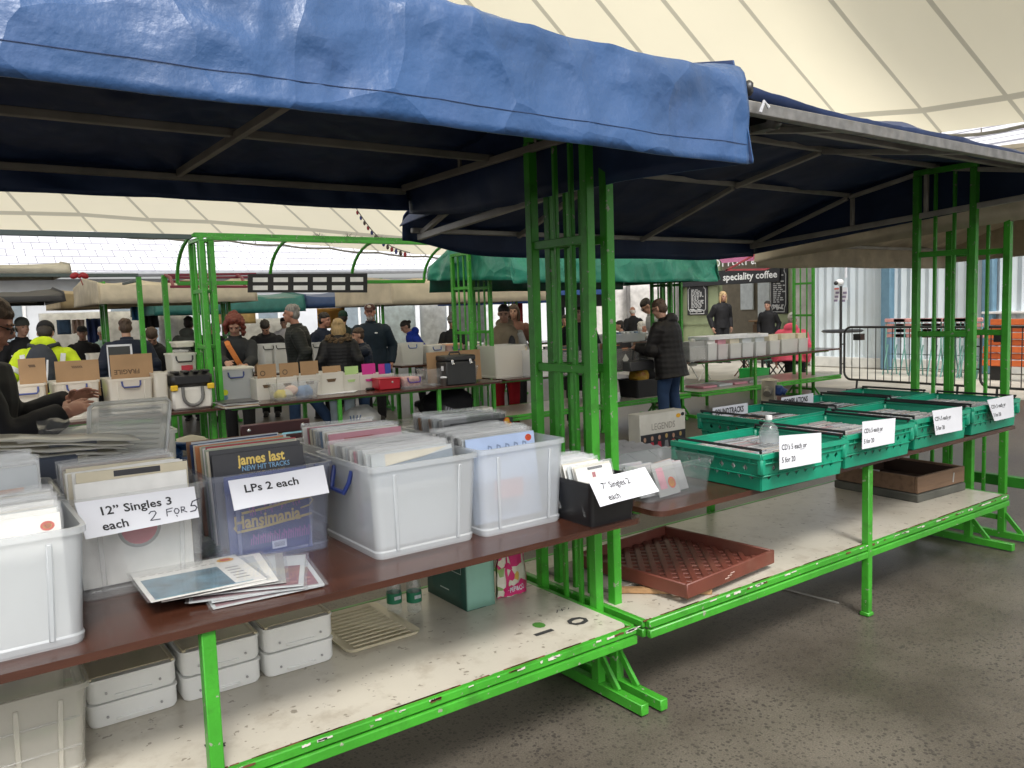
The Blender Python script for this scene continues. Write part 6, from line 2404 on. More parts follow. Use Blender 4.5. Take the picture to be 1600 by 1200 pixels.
P_WARM = plastic('warm_cloudy_plastic', (.9, .87, .8), .22, .3, .2)
P_WHITE = plastic('white_card_plastic', (.82, .80, .74), .04, .5, .3)
YF = 7.56
FRG = lambda g, f, w_, h: [g.text('FRAGILE', h * .16, lambda u, v: f(w_ * .68 - u, h * .62 - v), 0, 0, 1, .03)]
MARK = lambda g, f, w_, h: [stroke(g, f, [(w_ * (.38 + .04 * k), h * .85), (w_ * (.41 + .04 * k), h * .80)], .008, 1) for k in range(6)]
for i, (a, b, tp, c0, c1, ct, deco, lab) in enumerate((((18, 668), (78, 664), 602, 31, 74, 561, MARK, 'at the left, behind the near man'), ((88, 658), (160, 652), 598, 88, 157, 565, MARK, 'in the middle, behind the hi-vis rucksack'), ((172, 650), (245, 645), 593, 175, 241, 555, FRG, 'printed FRAGILE upside down'))):
    t, x0, x1, yy, h = pxbin('storage_box', 'cloudy storage box holding cardboard, ' + ('leftmost', 'middle', 'right') [i] + ' of three across the aisle', 'storage box', a, b, tp, .38, P_WARM, ribs=2, handle='F', group='cloudy boxes with cardboard across the aisle')
    za, zb = U(c0, tp - 2, y=yy + .1).z - .15, U(c0, ct, y=yy + .1).z
    flap('cardboard_sheet', 'brown cardboard sheet standing in a cloudy box, ' + lab, 'cardboard', U(c0, 600, y=yy + .1).x, U(c1, 600, y=yy + .1).x, yy + .1, za, zb, CARD, deco=deco, mats=[M('card_print', (.1, .06, .035), .8)])
    records((x0 + x1) / 2, yy + .16, yy + .34, 5, TZ + .02, ['cream', 'brown', 'grey'], -.1, 0, 'sleeve inside a cloudy box across the aisle', 'sleeves in the cloudy boxes', seed=40 + i, w_=.26)
# tool box
t = thing('tool_box', 'pale tool box with black top, yellow clips and a grey loop handle', 'tool box', (U(298, 638, z=TZ).x, YF + .2, TZ))
x0, x1 = U(264, 638, y=YF).x, U(331, 634, y=YF).x
w_, h = x1 - x0, U(298, 582, y=YF).z - TZ
g = MB()
g.box((0, 0, h * .3), (w_ * .94, .3, h * .6), .02)
g.build('tray', M('pale_tool_plastic', (.62, .60, .55), .5), t)
g = MB()
g.box((0, 0, h * .8), (w_, .32, h * .4), .035)
for k in range(4): g.box((-w_ * .36 + w_ * .24 * k, -.1, h + .006), (.05, .14, .02), .005)
g.build('top', BLACKP, t)
for s_ in (-1, 1):
    g = MB()
    g.box((s_ * w_ * .43, -.16, h * .6), (.06, .03, .05), .006)
    g.build('clip', M('yellow_plastic', (.7, .45, .02), .5), t)
g = MB()
g.tube([(-.085, -.155, h * .6)] + [(-.085 * math.cos(math.pi * k / 8), -.165, h * .38 - .09 * math.sin(math.pi * k / 8)) for k in range(9)] + [(.085, -.155, h * .6)], .015, 8)
g.build('handle', M('grey_rubber', (.13, .13, .125), .6), t)
redbox = pxbin('storage_box', 'small white box with a red label stacked behind the tool box', 'storage box', (270, 582), (309, 581), 553, .3, P_WHITE, y=YF + .5, z=TZ + .25, handle='F', hmat=BLACKP)[0]
lb = MB()
a, b = U(284, 581, y=YF + .485), U(301, 570, y=YF + .485)
lb.box(((a + b) / 2), (abs(b.x - a.x), .004, abs(b.z - a.z)), 0)
wpart(lb, 'label', M('red_label', (.45, .03, .05), .6), redbox)
pxbin('storage_box', 'plain grey box on top behind the red labelled box', 'storage box', (276, 553), (306, 553), 534, .25, P_WARM, y=YF + .55, z=TZ + .55)
pxbin('storage_box', 'tall white crate standing sideways left of the tool box', 'storage box', (245, 640), (266, 638), 583, .3, P_WARM, y=YF + .05)
flap('framed_board', 'black panel in a white frame standing behind the FRAGILE cardboard', 'panel', U(168, 555, y=9).x, U(208, 555, y=9).x, 9.0, TZ, U(190, 538, y=9).z, M('dark_grey_panel', (.035, .037, .036), .5),
     deco=lambda g, f, w_, h: [g.add([f(a, b), f(c, b), f(c, d), f(a, d)], [(0, 1, 2, 3)], 1) for a, b, c, d in ((0, h - .02, w_, h), (w_ - .02, 0, w_, h), (0, 0, .012, h))], mats=[WHITE])
for i, (px, py, pt, lab) in enumerate(((143, 590, 553, 'grey box at a far left table beside a thin post'), (25, 585, 556, 'box at a far left table behind the near man'))):
    pxbin('storage_box', lab, 'storage box', (px, py), (px + 24, py), pt, .35, P_WARM, y=11.2)

# red haired woman's table: lidded box, record stack, white card boxes
t, x0, x1, yy, h = pxbin('storage_box', 'white lidded box with a blue handle in front of the red haired woman', 'storage box', (345, 629), (397, 623), 579, .32, P_MILK, handle='F', lid=P_WHITE)
g = MB()
fdisc(g, lambda u, v: V((x0 + .06 + u, yy - .003, TZ + .09 + v)), 0, 0, .028, .028, 0)
fdisc(g, lambda u, v: V((x0 + .06 + u, yy + .003, TZ + .04 + v)), 0, 0, .026, .024, 1)
o = wpart(g, 'sticker', [M('lime_sticker', (.5, .55, .02), .6), M('steel_blue_sticker', (.1, .2, .3), .6)], t)
for k in range(6):
    g = MB()
    g.box((0, 0, .005), (.315, .315, .008), .001)
    o = g.build('record_sleeve', SP[('grey', 'cream', 'brown', 'pale', 'grey', 'dark')[k]])
    q = U(378, 637, z=TZ)
    o.location, o.rotation_euler = (q.x, q.y + .14, TZ + .009 * k), (0, 0, rnd.uniform(-.15, .15))
    tag(o, 'record lying in the flat pile before the white lidded box', 'record', 'flat pile across the aisle')
WB = [((402, 623), (433, 620), 592, CARD, 402, 432, 570, 'brown printed cardboard', 'first'), ((434, 620), (466, 616), 590, CARD, 437, 467, 568, 'brown printed cardboard', 'second'), ((468, 616), (502, 612), 587, CARD, 470, 498, 565, 'plain brown cardboard', 'third'),
      ((504, 617), (533, 612), 583, CARD, 506, 535, 572, 'cardboard flap leaning back', 'fourth'), ((537, 613), (562, 609), 586, M('lime_card', (.36, .52, .2), .7), 539, 560, 573, 'lime green card', 'fifth'),
      ((564, 610), (590, 607), 586, M('magenta_card', (.5, .02, .22), .6), 566, 587, 569, 'magenta card', 'sixth'), ((592, 606), (614, 603), 585, M('magenta_card', (.5, .02, .22), .6), 592, 602, 569, 'magenta and blue cards', 'last')]
for i, (a, b, tp, mat, c0, c1, ct, what, nth) in enumerate(WB):
    t, x0, x1, yy, h = pxbin('card_box', 'white card record box with ' + what + ' standing in it, %s along the row' % nth, 'box', a, b, tp, .34, P_WHITE, y=7.85 if i < 3 else None, taper=.97, band=False, rim=.004, r=.008, group='white card boxes across the aisle')
    g = MB()
    g.prism([(x0 + (x1 - x0) * u, yy - .004, TZ + h * v) for u, v in ((.36, .55), (.64, .55), (.7, .7), (.3, .7))], (0, -.003, 0))
    wpart(g, 'hand_hole', mat if mat is not CARD else M('hole_shadow_brown', (.1, .06, .03), .8), t)
    zt_ = U(c0, ct, y=yy + .1).z
    deco = None
    mts = ()
    if i in (0, 1):
        deco = lambda g, f, w_, h: [disc(g, f, w_ * .28, h * .62, .018, .028, 1, 14)] + [g.add([f(w_ * .08, h * .12), f(w_ * .16, h * .12), f(w_ * .16, h * .24), f(w_ * .08, h * .24)], [(0, 1, 2, 3)], 1)]
        mts = [M('card_print', (.1, .06, .035), .8)]
    flap('card_divider', what + ' standing in the %s white card box' % nth, 'card', U(c0, 580, y=yy + .1).x, U(c1, 580, y=yy + .1).x, yy + .1, TZ + h * .5, zt_, mat, tilt=.3 if i == 3 else .06, deco=deco, mats=mts)
    if i == 6: flap('card_divider', 'royal blue card beside the last magenta card', 'card', U(602, 580, y=yy + .09).x, U(611, 580, y=yy + .09).x, yy + .09, TZ + h * .5, zt_, M('royal_blue_card', (.02, .06, .3), .6))
# clear box of soft wrappings
t, x0, x1, yy, h = pxbin('storage_box', 'low clear box of yellow, pink and blue wrapped things before the white boxes', 'storage box', (430, 627), (502, 621), 600, .24, P_CLEAR)
for k, (c_, u) in enumerate((((.6, .5, .08), .2), ((.6, .42, .36), .45), ((.55, .53, .46), .3), ((.14, .24, .42), .8), ((.14, .24, .42), .68))):
    g = MB()
    g.ell((x0 + (x1 - x0) * u, yy + .10 + .03 * (k % 2), TZ + .05 + .03 * (k == 1)), ((x1 - x0) * .16, .08, .05 + .02 * (k > 2)), 16)
    g.v = [tuple(V(p) + V((noise.noise(V(p) * 22) * .014, noise.noise(V(p) * 22 + V((5, 0, 0))) * .014, noise.noise(V(p) * 22 + V((0, 5, 0))) * .014))) for p in g.v]
    tag(g.build('wrapped_bundle', M('bundle_%d' % int(c_[0] * 99 + k), c_, .6)), ('yellow', 'pale pink', 'cream', 'blue', 'small blue')[k] + ' wrapped bundle in the low clear box', 'bundle')
rb = U(612, 609, z=TZ)
t = thing('cash_box', 'red metal cash box on the table edge', 'cash box', (rb.x, rb.y + .12, TZ), R(-4))
g = MB()
g.box((0, 0, .06), (.25, .2, .12), .012)
g.build('body', M('red_enamel', (.36, .008, .02), .3, var=.05), t)
g = MB()
g.box((0, 0, .118), (.255, .205, .012), .004)
g.build('lid', M('red_enamel', (.36, .008, .02)), t)
g = MB()
g.ell((.03, -.102, .08), (.012, .005, .012), 10)
g.build('lock', STEEL, t)
t, x0, x1, yy, h = pxbin('storage_box', 'small clear box with a purple handle and pink contents', 'storage box', (632, 608), (663, 605), 587, .26, P_CLEAR, handle='F', hmat=M('purple_handle', (.06, .02, .2), .4))
g = MB()
g.box(((x0 + x1) / 2, yy + .12, TZ + h * .45), ((x1 - x0) * .8, .18, h * .75), .02)
tag(g.build('pink_contents', M('pink_paper_mix', (.55, .28, .26), .7, var=.4, vs=30)), 'pinkish papers packed in the purple handled clear box', 'papers')
t, x0, x1, yy, h = pxbin('storage_box', 'clear box with cardboard standing in it behind the black flight case', 'storage box', (668, 604), (752, 597), 577, .3, P_CLEAR)
flap('cardboard_sheet', 'big brown cardboard sheet behind the black flight case', 'cardboard', U(670, 590, y=yy + .1).x, U(754, 590, y=yy + .1).x, yy + .12, TZ + .02, U(670, 551, y=yy + .1).z, CARD)
pc = U(723, 601, z=TZ)
w_ = U(748, 600, y=pc.y).x - U(703, 600, y=pc.y).x
h = U(723, 555, y=pc.y).z - TZ
t = thing('flight_case', 'black flight case with two silver catches and a top handle', 'case', (pc.x, pc.y + .15, TZ), R(-3))
g = MB()
g.box((0, 0, h * .4), (w_, .3, h * .8), .012)
g.build('body', M('black_case_board', (.02, .021, .022), .5, var=.2), t)
g = MB()
g.box((0, 0, h * .905), (w_ * 1.01, .305, h * .19), .014)
g.build('lid', M('black_case_board', (.02, .021, .022), .5), t)
for s_ in (-1, 1):
    g = MB()
    g.box((s_ * w_ * .3, -.158, h * .78), (.03, .014, .06), .004)
    g.ell((s_ * w_ * .3 + .01, -.165, h * .73), .014, 8)
    g.build('catch', M('chrome_catch', (.6, .6, .6), .2, .9), t)
g = MB()
g.tube([(-.07, 0, h), (-.055, 0, h + .03), (.055, 0, h + .03), (.07, 0, h)], .011, 8)
g.build('handle', BLACKP, t)
g = MB()
g.box((-w_ / 2 - .001, -.06, h * .58), (.003, .05, .05))
g.build('label', WHITE, t)
cp = U(694, 603, z=TZ)
t = thing('paper_cup', 'dark paper cup with a white lid beside the flight case', 'cup', (cp.x, cp.y, TZ))
g = MB()
g.lathe((0, 0, 0), [(0, 0), (.028, 0), (.038, .09), (0, .09)], 18)
g.build('cup', M('dark_cup_paper', (.05, .04, .035), .6), t)
g = MB()
g.lathe((0, 0, .088), [(.04, 0), (.04, .008), (.034, .016), (0, .016)], 18)
g.build('lid', WHITE, t)
g = MB()
for k in range(4):
    p = U(512 + 12 * k, 616 - k, z=TZ)
    g.box(p + V((0, .05, .002 + .001 * k)), (.2, .15, .002), 0, Matrix.Rotation(.3 * k, 3, 'Z'))
tag(g.build('loose_papers', WHITE), 'loose white papers on the table before the fourth white box', 'papers')
p = U(580, 610, z=TZ)
g = MB()
g.box(p + V((0, .03, .014)), (.09, .05, .028), .01)
tag(g.build('dark_gadget', BLACKP), 'small dark gadget lying before the magenta card box', 'gadget')

# things on the lower shelf across the aisle
SHZ = SZ + .002


def lump(name, label, cat, c, r_, mat, amp=.25, seed=0, n=28, parts=None):
    g = MB()
    g.ell(c, r_, n)
    c = V(c)
    out = []
    for p in g.v:
        d = V(p) - c
        k = 1 + amp * noise.noise(V(p) * (1.6 / max(r_)) + V((seed, 0, 0))) + amp * .6 * (1 - abs(noise.noise(V(p) * (4 / max(r_)) + V((0, seed, 0)))) * 2)
        q = c + d * k
        q.z = max(q.z, c.z - r_[2] * .92)
        out.append(tuple(q))
    g.v = out
    return tag(g.build(name, mat), label, cat)


q = U(695, 655, z=SZ)
lump('black_coat', 'black coat heaped on the lower shelf under the flight case', 'coat', (q.x, 7.95, SZ + .17), (.30, .22, .19), fabric('black_heap', (.008, .008, .01)), seed=3)
q = U(748, 652, z=SZ)
for k in range(2):
    g = MB()
    g.box((q.x - .05 * k, 7.72 + .05 * k, SZ + .055 + .06 * k - .02), (.30, .2, .055), .004)
    tag(g.build('white_carton', M('white_card', (.72, .7, .66), .6)), 'white carton on the shelf end by the green frame, ' + ('lower' if k == 0 else 'upper') + ' of two', 'carton')
q = U(560, 672, z=SZ)
cbag = lump('carrier_bag', 'knotted white plastic carrier bag with blue print under the table', 'bag', (U(563, 650, y=7.75).x, 7.75, SZ + .13), (.20, .15, .15), plastic('carrier_film', (.75, .76, .76), .25, .3, .4), amp=.18, seed=8)
g = MB()
q = U(553, 655, y=7.58)
for k in range(4): g.box(q + V((-.03 + .03 * k, 0, -.01)), (.012, .006, .1), .003, Matrix.Rotation(.2 * (k - 1), 3, 'Y'))
wpart(g, 'bag_print', M('blue_bag_print', (.02, .06, .16), .5), cbag)
q = U(672, 650, z=SZ)
g = MB()
g.box((q.x - .06, 7.75, SZ + .12), (.34, .12, .05), .005, Matrix.Rotation(.35, 3, 'Y'))
for k in range(9): g.box((q.x - .06 + (-.14 + .035 * k) * .94, 7.685, SZ + .12 + (.14 - .035 * k) * .34), (.02, .004, .035), 0, Matrix.Rotation(.35, 3, 'Y'), 1)
tag(g.build('disc_rack', [P_CLEAR, M('rack_print', (.2, .2, .24), .5)]), 'clear slotted rack tipped against the heaped black coat', 'rack')
for k in range(2):
    g = MB()
    rings(g, [rring(.62, .4, .04, 0), rring(.64, .42, .04, .02), rring(.6, .38, .04, .025)])
    o = g.build('storage_box_cover', P_CLEAR)
    q = U((640, 600)[k], 665, z=SZ)
    o.location = (q.x, 7.85, SHZ + .03 * (1 - k))
    tag(o, 'clear storage box lid lying on the lower shelf, ' + ('under the slotted rack' if k == 0 else 'beside the carrier bag'), 'box lid')
# dark folding chair with two slats
q0, q1 = U(383, 668, y=4.9), U(476, 656, y=4.9)
t = thing('folding_chair', 'dark brown two slat chair back with silver bolts behind the LP box', 'chair', ((q0.x + q1.x) / 2, 4.9, 0))
SL = M('dark_oxblood_slat', (.06, .017, .02), .45, var=.2)
rot = Matrix.Rotation(.02, 3, 'Y')
hz = [U(430, 668, y=4.9).z, U(430, 690, y=4.9).z]
for z in hz:
    g = MB()
    g.box((0, 0, z), (.44, .022, .075), .008)
    g.build('slat', SL, t)
for s_ in (-1, 1):
    g = MB()
    g.bar((s_ * .19, .018, 0), (s_ * .19, .018, hz[0] + .03), .012, .03)
    g.build('frame', BLACKM, t)
    for z in hz:
        g = MB()
        g.ell((s_ * .17, -.013, z), (.012, .005, .012), 10)
        g.build('bolt', M('bright_bolt', (.7, .7, .7), .2, .9), t)
g = MB()
for k in range(4): g.box((0, .06 + .09 * k, .46), (.42, .075, .02), .006)
g.build('seat', SL, t)
p = U(490, 690, y=5.2)
t = lump('pale_blue_jacket', 'pale blue jacket hung behind the dark brown chair', 'jacket', (U(465, 680, y=5.05).x, 5.06, U(465, 684, y=5.05).z - .1), (.16, .07, .16), fabric('pale_blue_cloth', (.2, .42, .52)), seed=5, amp=.12)

# ---- third row of boxes
def rowbox(px0, px1, pb, ptp, y, mat, lab, hd='F', hm=None, **k):
    return pxbin('storage_box', lab, 'storage box', (px0, pb), (px1, pb), ptp, .4, mat, y=y, z=U((px0 + px1) / 2, pb, y=y).z, handle=hd, hmat=hm, **k)


far_t = thing('trestle_table', 'brown trestle table carrying the cloudy boxes of the third row', 'table', (8.0, 11.4, 0))
g = MB()
a, b = U(625, 571, y=11.3), U(800, 560, y=11.3)
zt3 = (a.z + b.z) / 2
board(g, a.x, b.x, 11.25, 12.1, zt3, .03, .03)
wpart(g, 'top', BOARD, far_t)
for x in (a.x + .2, b.x - .2):
    g = MB()
    g.bar((x, 11.35, 0), (x, 11.35, zt3 - .03), .04, .04)
    wpart(g, 'leg', GREEN, far_t)
    g = MB()
    g.bar((x, 12.0, 0), (x, 12.0, zt3 - .03), .04, .04)
    wpart(g, 'leg', GREEN, far_t)
BLH = M('pale_blue_handle', (.04, .09, .3), .4)
for i, (p0, p1, tp, mt_, lab) in enumerate(((627, 664, 537, P_MILK2, 'box of white sleeves with a blue handle, first in the third row'), (670, 698, 540, P_MILK2, 'cloudy box with a blue handle, second in the third row'), (700, 728, 540, plastic('pinkish_cloudy', (.8, .62, .62), .3, .3, .45), 'pinkish cloudy box, third in the third row'), (732, 760, 540, P_MILK2, 'cloudy box with a blue handle behind the green lattice'))):
    t, x0, x1, yy, h = pxbin('storage_box', lab, 'storage box', (p0, 566), (p1, 565), tp, .4, mt_, y=11.35, z=zt3, handle='F', hmat=BLH)
    records((x0 + x1) / 2, yy + .06, yy + .34, 7, zt3 + .01, ['white', 'cream', 'pale'], -.08, 0, 'sleeve filed in a third row box', 'sleeves in the third row boxes', w_=min(.29, (x1 - x0) * .85), seed=60 + i)
g = MB()
q = U(704, 541, y=11.5)
g.box((q.x, 11.55, q.z + .02), (.36, .3, .05), .01)
tag(g.build('orange_sleeves', M('pale_orange_sleeve', (.6, .32, .2), .6)), 'small stack of pale orange sleeves on the third row boxes', 'records')
far_u = thing('trestle_table', 'trestle table between the red haired woman and the grey haired man', 'table', (4.6, 11.8, 0))
g = MB()
board(g, 2.6, 6.4, 11.7, 12.5, .78, .03, .03)
wpart(g, 'top', BOARD, far_u)
for x in (2.8, 6.2):
    g = MB()
    g.bar((x, 11.8, 0), (x, 11.8, .75), .04, .04)
    wpart(g, 'leg', GREEN, far_u)
for i, (p0, p1, tp, lab) in enumerate(((414, 428, 538, 'narrow white box behind the red haired woman'), (430, 452, 537, 'white box with a dark handle left of the grey haired man'), (492, 504, 535, 'white box glimpsed right of the grey haired man'), (270, 296, 548, 'white box far behind the tool box'))):
    pxbin('storage_box', lab, 'storage box', (p0, 572), (p1, 572), tp, .35, P_MILK2, y=11.75, z=.78, handle='F', hmat=BLACKP)
g = MB()
q = U(440, 541, y=11.9)
g.box((q.x, 12.3, .95), (.5, .3, .34), .01)
tag(g.build('carton', CARD), 'brown carton behind the white boxes left of the grey haired man', 'carton')

# green tarpaulin stall: big cloudy bins and grey crates of records
Z6 = TZ
BIG = [((772, 592), (828, 588), 541, P_WARM, 'large cloudy bin with a cream card in it behind the green lattice'), ((838, 590), (868, 588), 548, P_MILK2, 'cloudy bin seen between the near green posts, left one'), ((872, 588), (918, 584), 551, plastic('smoky_clear', (.6, .59, .57), .5, .25, .4), 'smoky clear bin of dark sleeves between the near green posts'),
       ((955, 580), (994, 577), 546, plastic('smoky_clear', (.45, .44, .43), .5), 'smoky clear bin with a pale diamond sticker, right of the near green posts'), ((996, 577), (1030, 574), 548, plastic('smoky_clear', (.45, .44, .43), .5), 'smoky clear bin behind the man in the black padded jacket')]
for i, (a, b, tp, mt_, lab) in enumerate(BIG):
    t, x0, x1, yy, h = pxbin('storage_box', lab, 'storage box', a, b, tp, .4, mt_)
    records((x0 + x1) / 2, yy + .05, yy + .36, 9, TZ + .02, ['cream', 'white'] if i < 2 else ['dark', 'brown', 'grey', 'dark'], -.06, 0, 'sleeve filed in a bin under the green tarpaulin', 'sleeves under the green tarpaulin', w_=min(.315, (x1 - x0) * .85), seed=80 + i)
    if i == 0: flap('card_divider', 'cream card standing in the large cloudy bin', 'card', U(783, 560, y=yy + .03).x, U(825, 560, y=yy + .03).x, yy + .03, TZ + .1, U(800, 543, y=yy).z, M('cream_card', (.6, .5, .33), .7))
    if i == 3:
        g = MB()
        c_ = V(((x0 + x1) / 2 + .03, yy - .006, TZ + h * .5))
        g.add([c_ + V(d) for d in ((0, 0, -.07), (.055, 0, 0), (0, 0, .07), (-.055, 0, 0))], [(0, 1, 2, 3)])
        wpart(g, 'sticker', M('pale_sticker', (.5, .5, .46), .6), t)
g = MB()
q = U(1005, 579, z=TZ)
g.box((q.x, q.y + .08, TZ + .06), (.42, .14, .12), .01)
tag(g.build('dark_case', M('dark_case', (.03, .03, .032), .5)), 'low dark case before the bin beside the black padded jacket', 'case')
for k in range(2):
    g = MB()
    a, b = U((952, 992)[k], 548, y=8.35), U((990, 1012)[k], 536, y=8.35)
    g.box(((a.x + b.x) / 2, 8.45, (a.z + b.z) / 2), (b.x - a.x, .2, .09), .006)
    if k: pass
    tag(g.build('carton', CARD), 'brown carton under the pale tray, ' + ('left' if k == 0 else 'right') + ' one by the padded jacket', 'carton')
g = MB()
a, b = U(948, 534, y=8.35), U(1012, 524, y=8.35)
tub(g, b.x - a.x, .3, .12)
o = g.build('pale_tray', P_MILK2)
o.location = ((a.x + b.x) / 2, 8.5, a.z - .02)
tag(o, 'pale blue white tray of small cases on top of the cartons', 'tray')
rt = random.Random(9)
for k in range(8):
    g = MB()
    g.box(((a.x + b.x) / 2 + (-.42 + .12 * k) * (b.x - a.x) * .9, 8.45, a.z + .07), (.05, .14, .1), .003)
    tag(g.build('disc_case', SP[('white', 'pale', 'blue', 'white')[k % 4]]), 'small case standing in the pale tray', 'cd', 'cases in the pale tray')
# black crate under the table with bright bags
q0, q1 = U(988, 622, z=SZ), U(1042, 618, z=SZ)
t = bin_('black_crate', 'black crate on the shelf beside the blue jeans, bags spilling out', 'crate', q0.x, q1.x, 7.72, 8.1, .24, BLACKP, z=SZ + .002, band=False)
lump('bright_bag', 'yellow and red bag sticking out of the black crate', 'bag', (q0.x + .17, 7.85, SZ + .28), (.13, .1, .1), M('yellow_red_print', (.5, .3, .03), .5, var=.3, dirt=(.4, .03, .02), dscale=14, damt=.9), seed=2)
t = lump('black_bag', 'black bag with white curly lettering in the black crate', 'bag', (q0.x + .45, 7.86, SZ + .33), (.2, .1, .17), M('black_bag_cloth', (.01, .01, .011), .6), seed=6, amp=.12)
g = MB()
rr3 = random.Random(12)
for k in range(7):
    c_ = V((q0.x + .36 + .035 * k, 7.73, SZ + .36 + .05 * math.sin(k * 2)))
    g.tube([c_ + V((.02 * math.cos(a * .9), 0, .035 * math.sin(a * .9))) for a in range(6)], .006, 5)
wpart(g, 'lettering', WHITE, t)
lump('white_bag', 'white plastic bag hanging at the right of the black padded jacket', 'bag', (U(1082, 552, y=7.75).x, 7.75, U(1082, 552, y=7.75).z), (.10, .08, .2), plastic('carrier_film', (.75, .76, .76), .25), amp=.14, seed=14)

# last stall: row of pale single boxes in clear trays
rk = [(1077, 1105, 533, 569, 'grey', 'clear box with a grey and red sleeve right of the white bag'), (1106, 1120, 527, 566, 'white', 'first'), (1122, 1137, 529, 565, 'pink', 'second'), (1141, 1158, 528, 562, 'cream', 'third'), (1160, 1177, 527, 560, 'pale', 'fourth'), (1181, 1197, 526, 558, 'pale', 'fifth'),
      (1203, 1218, 524, 555, 'cream', 'sixth'), (1221, 1246, 522, 553, 'ivory', 'seventh'), (1248, 1262, 521, 551, 'ivory', 'eighth')]
for i, (p0, p1, tp, pb, mk, lab) in enumerate(rk):
    a, b = U(p0, pb, z=TZ), U(p1, pb, z=TZ)
    yy = 7.62
    x0, x1 = U(p0, pb, y=yy).x, U(p1, pb, y=yy).x
    h = U(p0, tp, y=yy).z - TZ
    t = thing('singles_box', (lab if i == 0 else 'pale box of singles on the far right table, %s from the left' % lab), 'box', ((x0 + x1) / 2, yy + .16, TZ), 0, 'pale boxes on the far right table')
    g = MB()
    tub(g, x1 - x0, .34, h * .72, .97, rim=.003, r=.008)
    g.build('tub', P_CLEAR if i == 0 else P_MILK2, t)
    g = MB()
    g.box((0, -.02, h * .5), ((x1 - x0) * .86, .26, h * (.98 if i > 5 else .9)), .006, Matrix.Rotation(-.04, 3, 'X'))
    g.build('contents', SP[mk], t)
g = MB()
a, b = U(1108, 527, y=7.6), U(1200, 520, y=7.6)
for x0_, x1_ in ((1106, 1198),):
    p0, p1 = U(x0_, 529, y=7.62), U(x1_, 523, y=7.62)
    g.bar((p0.x, 7.60, p0.z), (p1.x, 7.60, p1.z), .02, .05)
    g.bar((p0.x, 7.98, p0.z), (p1.x, 7.98, p1.z), .02, .05)
    g.bar((p0.x, 7.60, p0.z), (p0.x, 7.98, p0.z), .02, .05)
    g.bar((p1.x, 7.60, p1.z), (p1.x, 7.98, p1.z), .02, .05)
tag(g.build('white_rail_tray', M('white_rail', (.72, .73, .75), .5)), 'white rimmed tray round the pale boxes on the far right table', 'tray')
q = U(1175, 607, z=SZ)
for k in range(4):
    g = MB()
    g.box((q.x - .3 + .35 * k, 8.0, SZ + .02), (.3, .35, .035), .004)
    tag(g.build('flat_sleeves', SP[('pink', 'pale', 'pink', 'grey')[k]]), ('pinkish', 'pale', 'second pinkish', 'grey')[k] + ' flat bundle on the far right lower shelf', 'bundle')
# near the coffee house: furniture
q = U(1178, 563, D=15.5)
t = bin_('green_tub', 'bright green plastic tub on the paving beyond the far right table', 'tub', q.x - .2, q.x + .2, q.y - .2, q.y + .2, .38, M('bright_green_plastic', (.02, .42, .08), .4), z=.004)
for i, (px, D, lab) in enumerate(((1186, 17, 'teal folding chair before the coffee house doorway'), (1215, 16.6, 'dark folding chair left of the red coat'), (1165, 18, 'brown wooden chair in the coffee house doorway'), (1090, 17.5, 'pale tubular chair left of the coffee house door'))):
    q = U(px, 560, D=D)
    t = thing('chair', lab, 'chair', (q.x, q.y, .004), R(60 + 40 * i))
    mt_ = (CHT, BLACKM, WOOD, M('pale_tube', (.6, .6, .58), .4))[i]
    g = MB()
    for k in range(4): g.box((-.15 + .1 * k, 0, .45), (.08, .4, .02), .006)
    g.build('seat', (WOOD, CHT, WOOD, CHR)[i], t)
    for s_ in (-1, 1):
        g = MB()
        g.tube([(.2, s_ * .2, 0), (-.15, s_ * .19, .46), (-.2, s_ * .19, .88)], .014, 6)
        g.build('leg', mt_, t)
        g = MB()
        g.tube([(-.2, s_ * .18, 0), (.15, s_ * .18, .46)], .014, 6)
        g.build('leg', mt_, t)
    g = MB()
    for k in range(2): g.box((-.195, 0, .7 + .11 * k), (.02, .42, .08), .006)
    g.build('backrest', (WOOD, CHT, WOOD, CHR)[i], t)
for i, px in enumerate((1186, 1193, 1200, 1206)):
    q = U(px, 545, D=17.2)
    g = MB()
    g.lathe((q.x, q.y, U(px, 534, D=17.2).z - .06), [(0, 0), (.055, 0), (.06, .17), (.05, .18), (0, .18)], 16)
    g.lathe((q.x, q.y, U(px, 534, D=17.2).z + .115), [(0, .03), (.055, .03), (.055, 0)], 16, 1)
    tag(g.build('jar', [M('amber_glass', (.45, .17, .02), .15), WHITE]), 'amber jar with a white top on the coffee table, %s of four' % ('first', 'second', 'third', 'last')[i], 'jar', 'amber jars on the coffee table')
q = U(1196, 545, D=17.2)
t = thing('cafe_table', 'small dark table carrying amber jars before the coffee house', 'table', (q.x, q.y, .004))
zt_ = U(1196, 534, D=17.2).z - .065
g = MB()
g.box((0, 0, zt_ - .015), (.75, .75, .03), .01)
g.build('top', WOOD, t)
for sx in (-1, 1):
    for sy in (-1, 1):
        g = MB()
        g.bar((sx * .3, sy * .3, 0), (sx * .3, sy * .3, zt_ - .03), .04)
        g.build('leg', BLACKM, t)

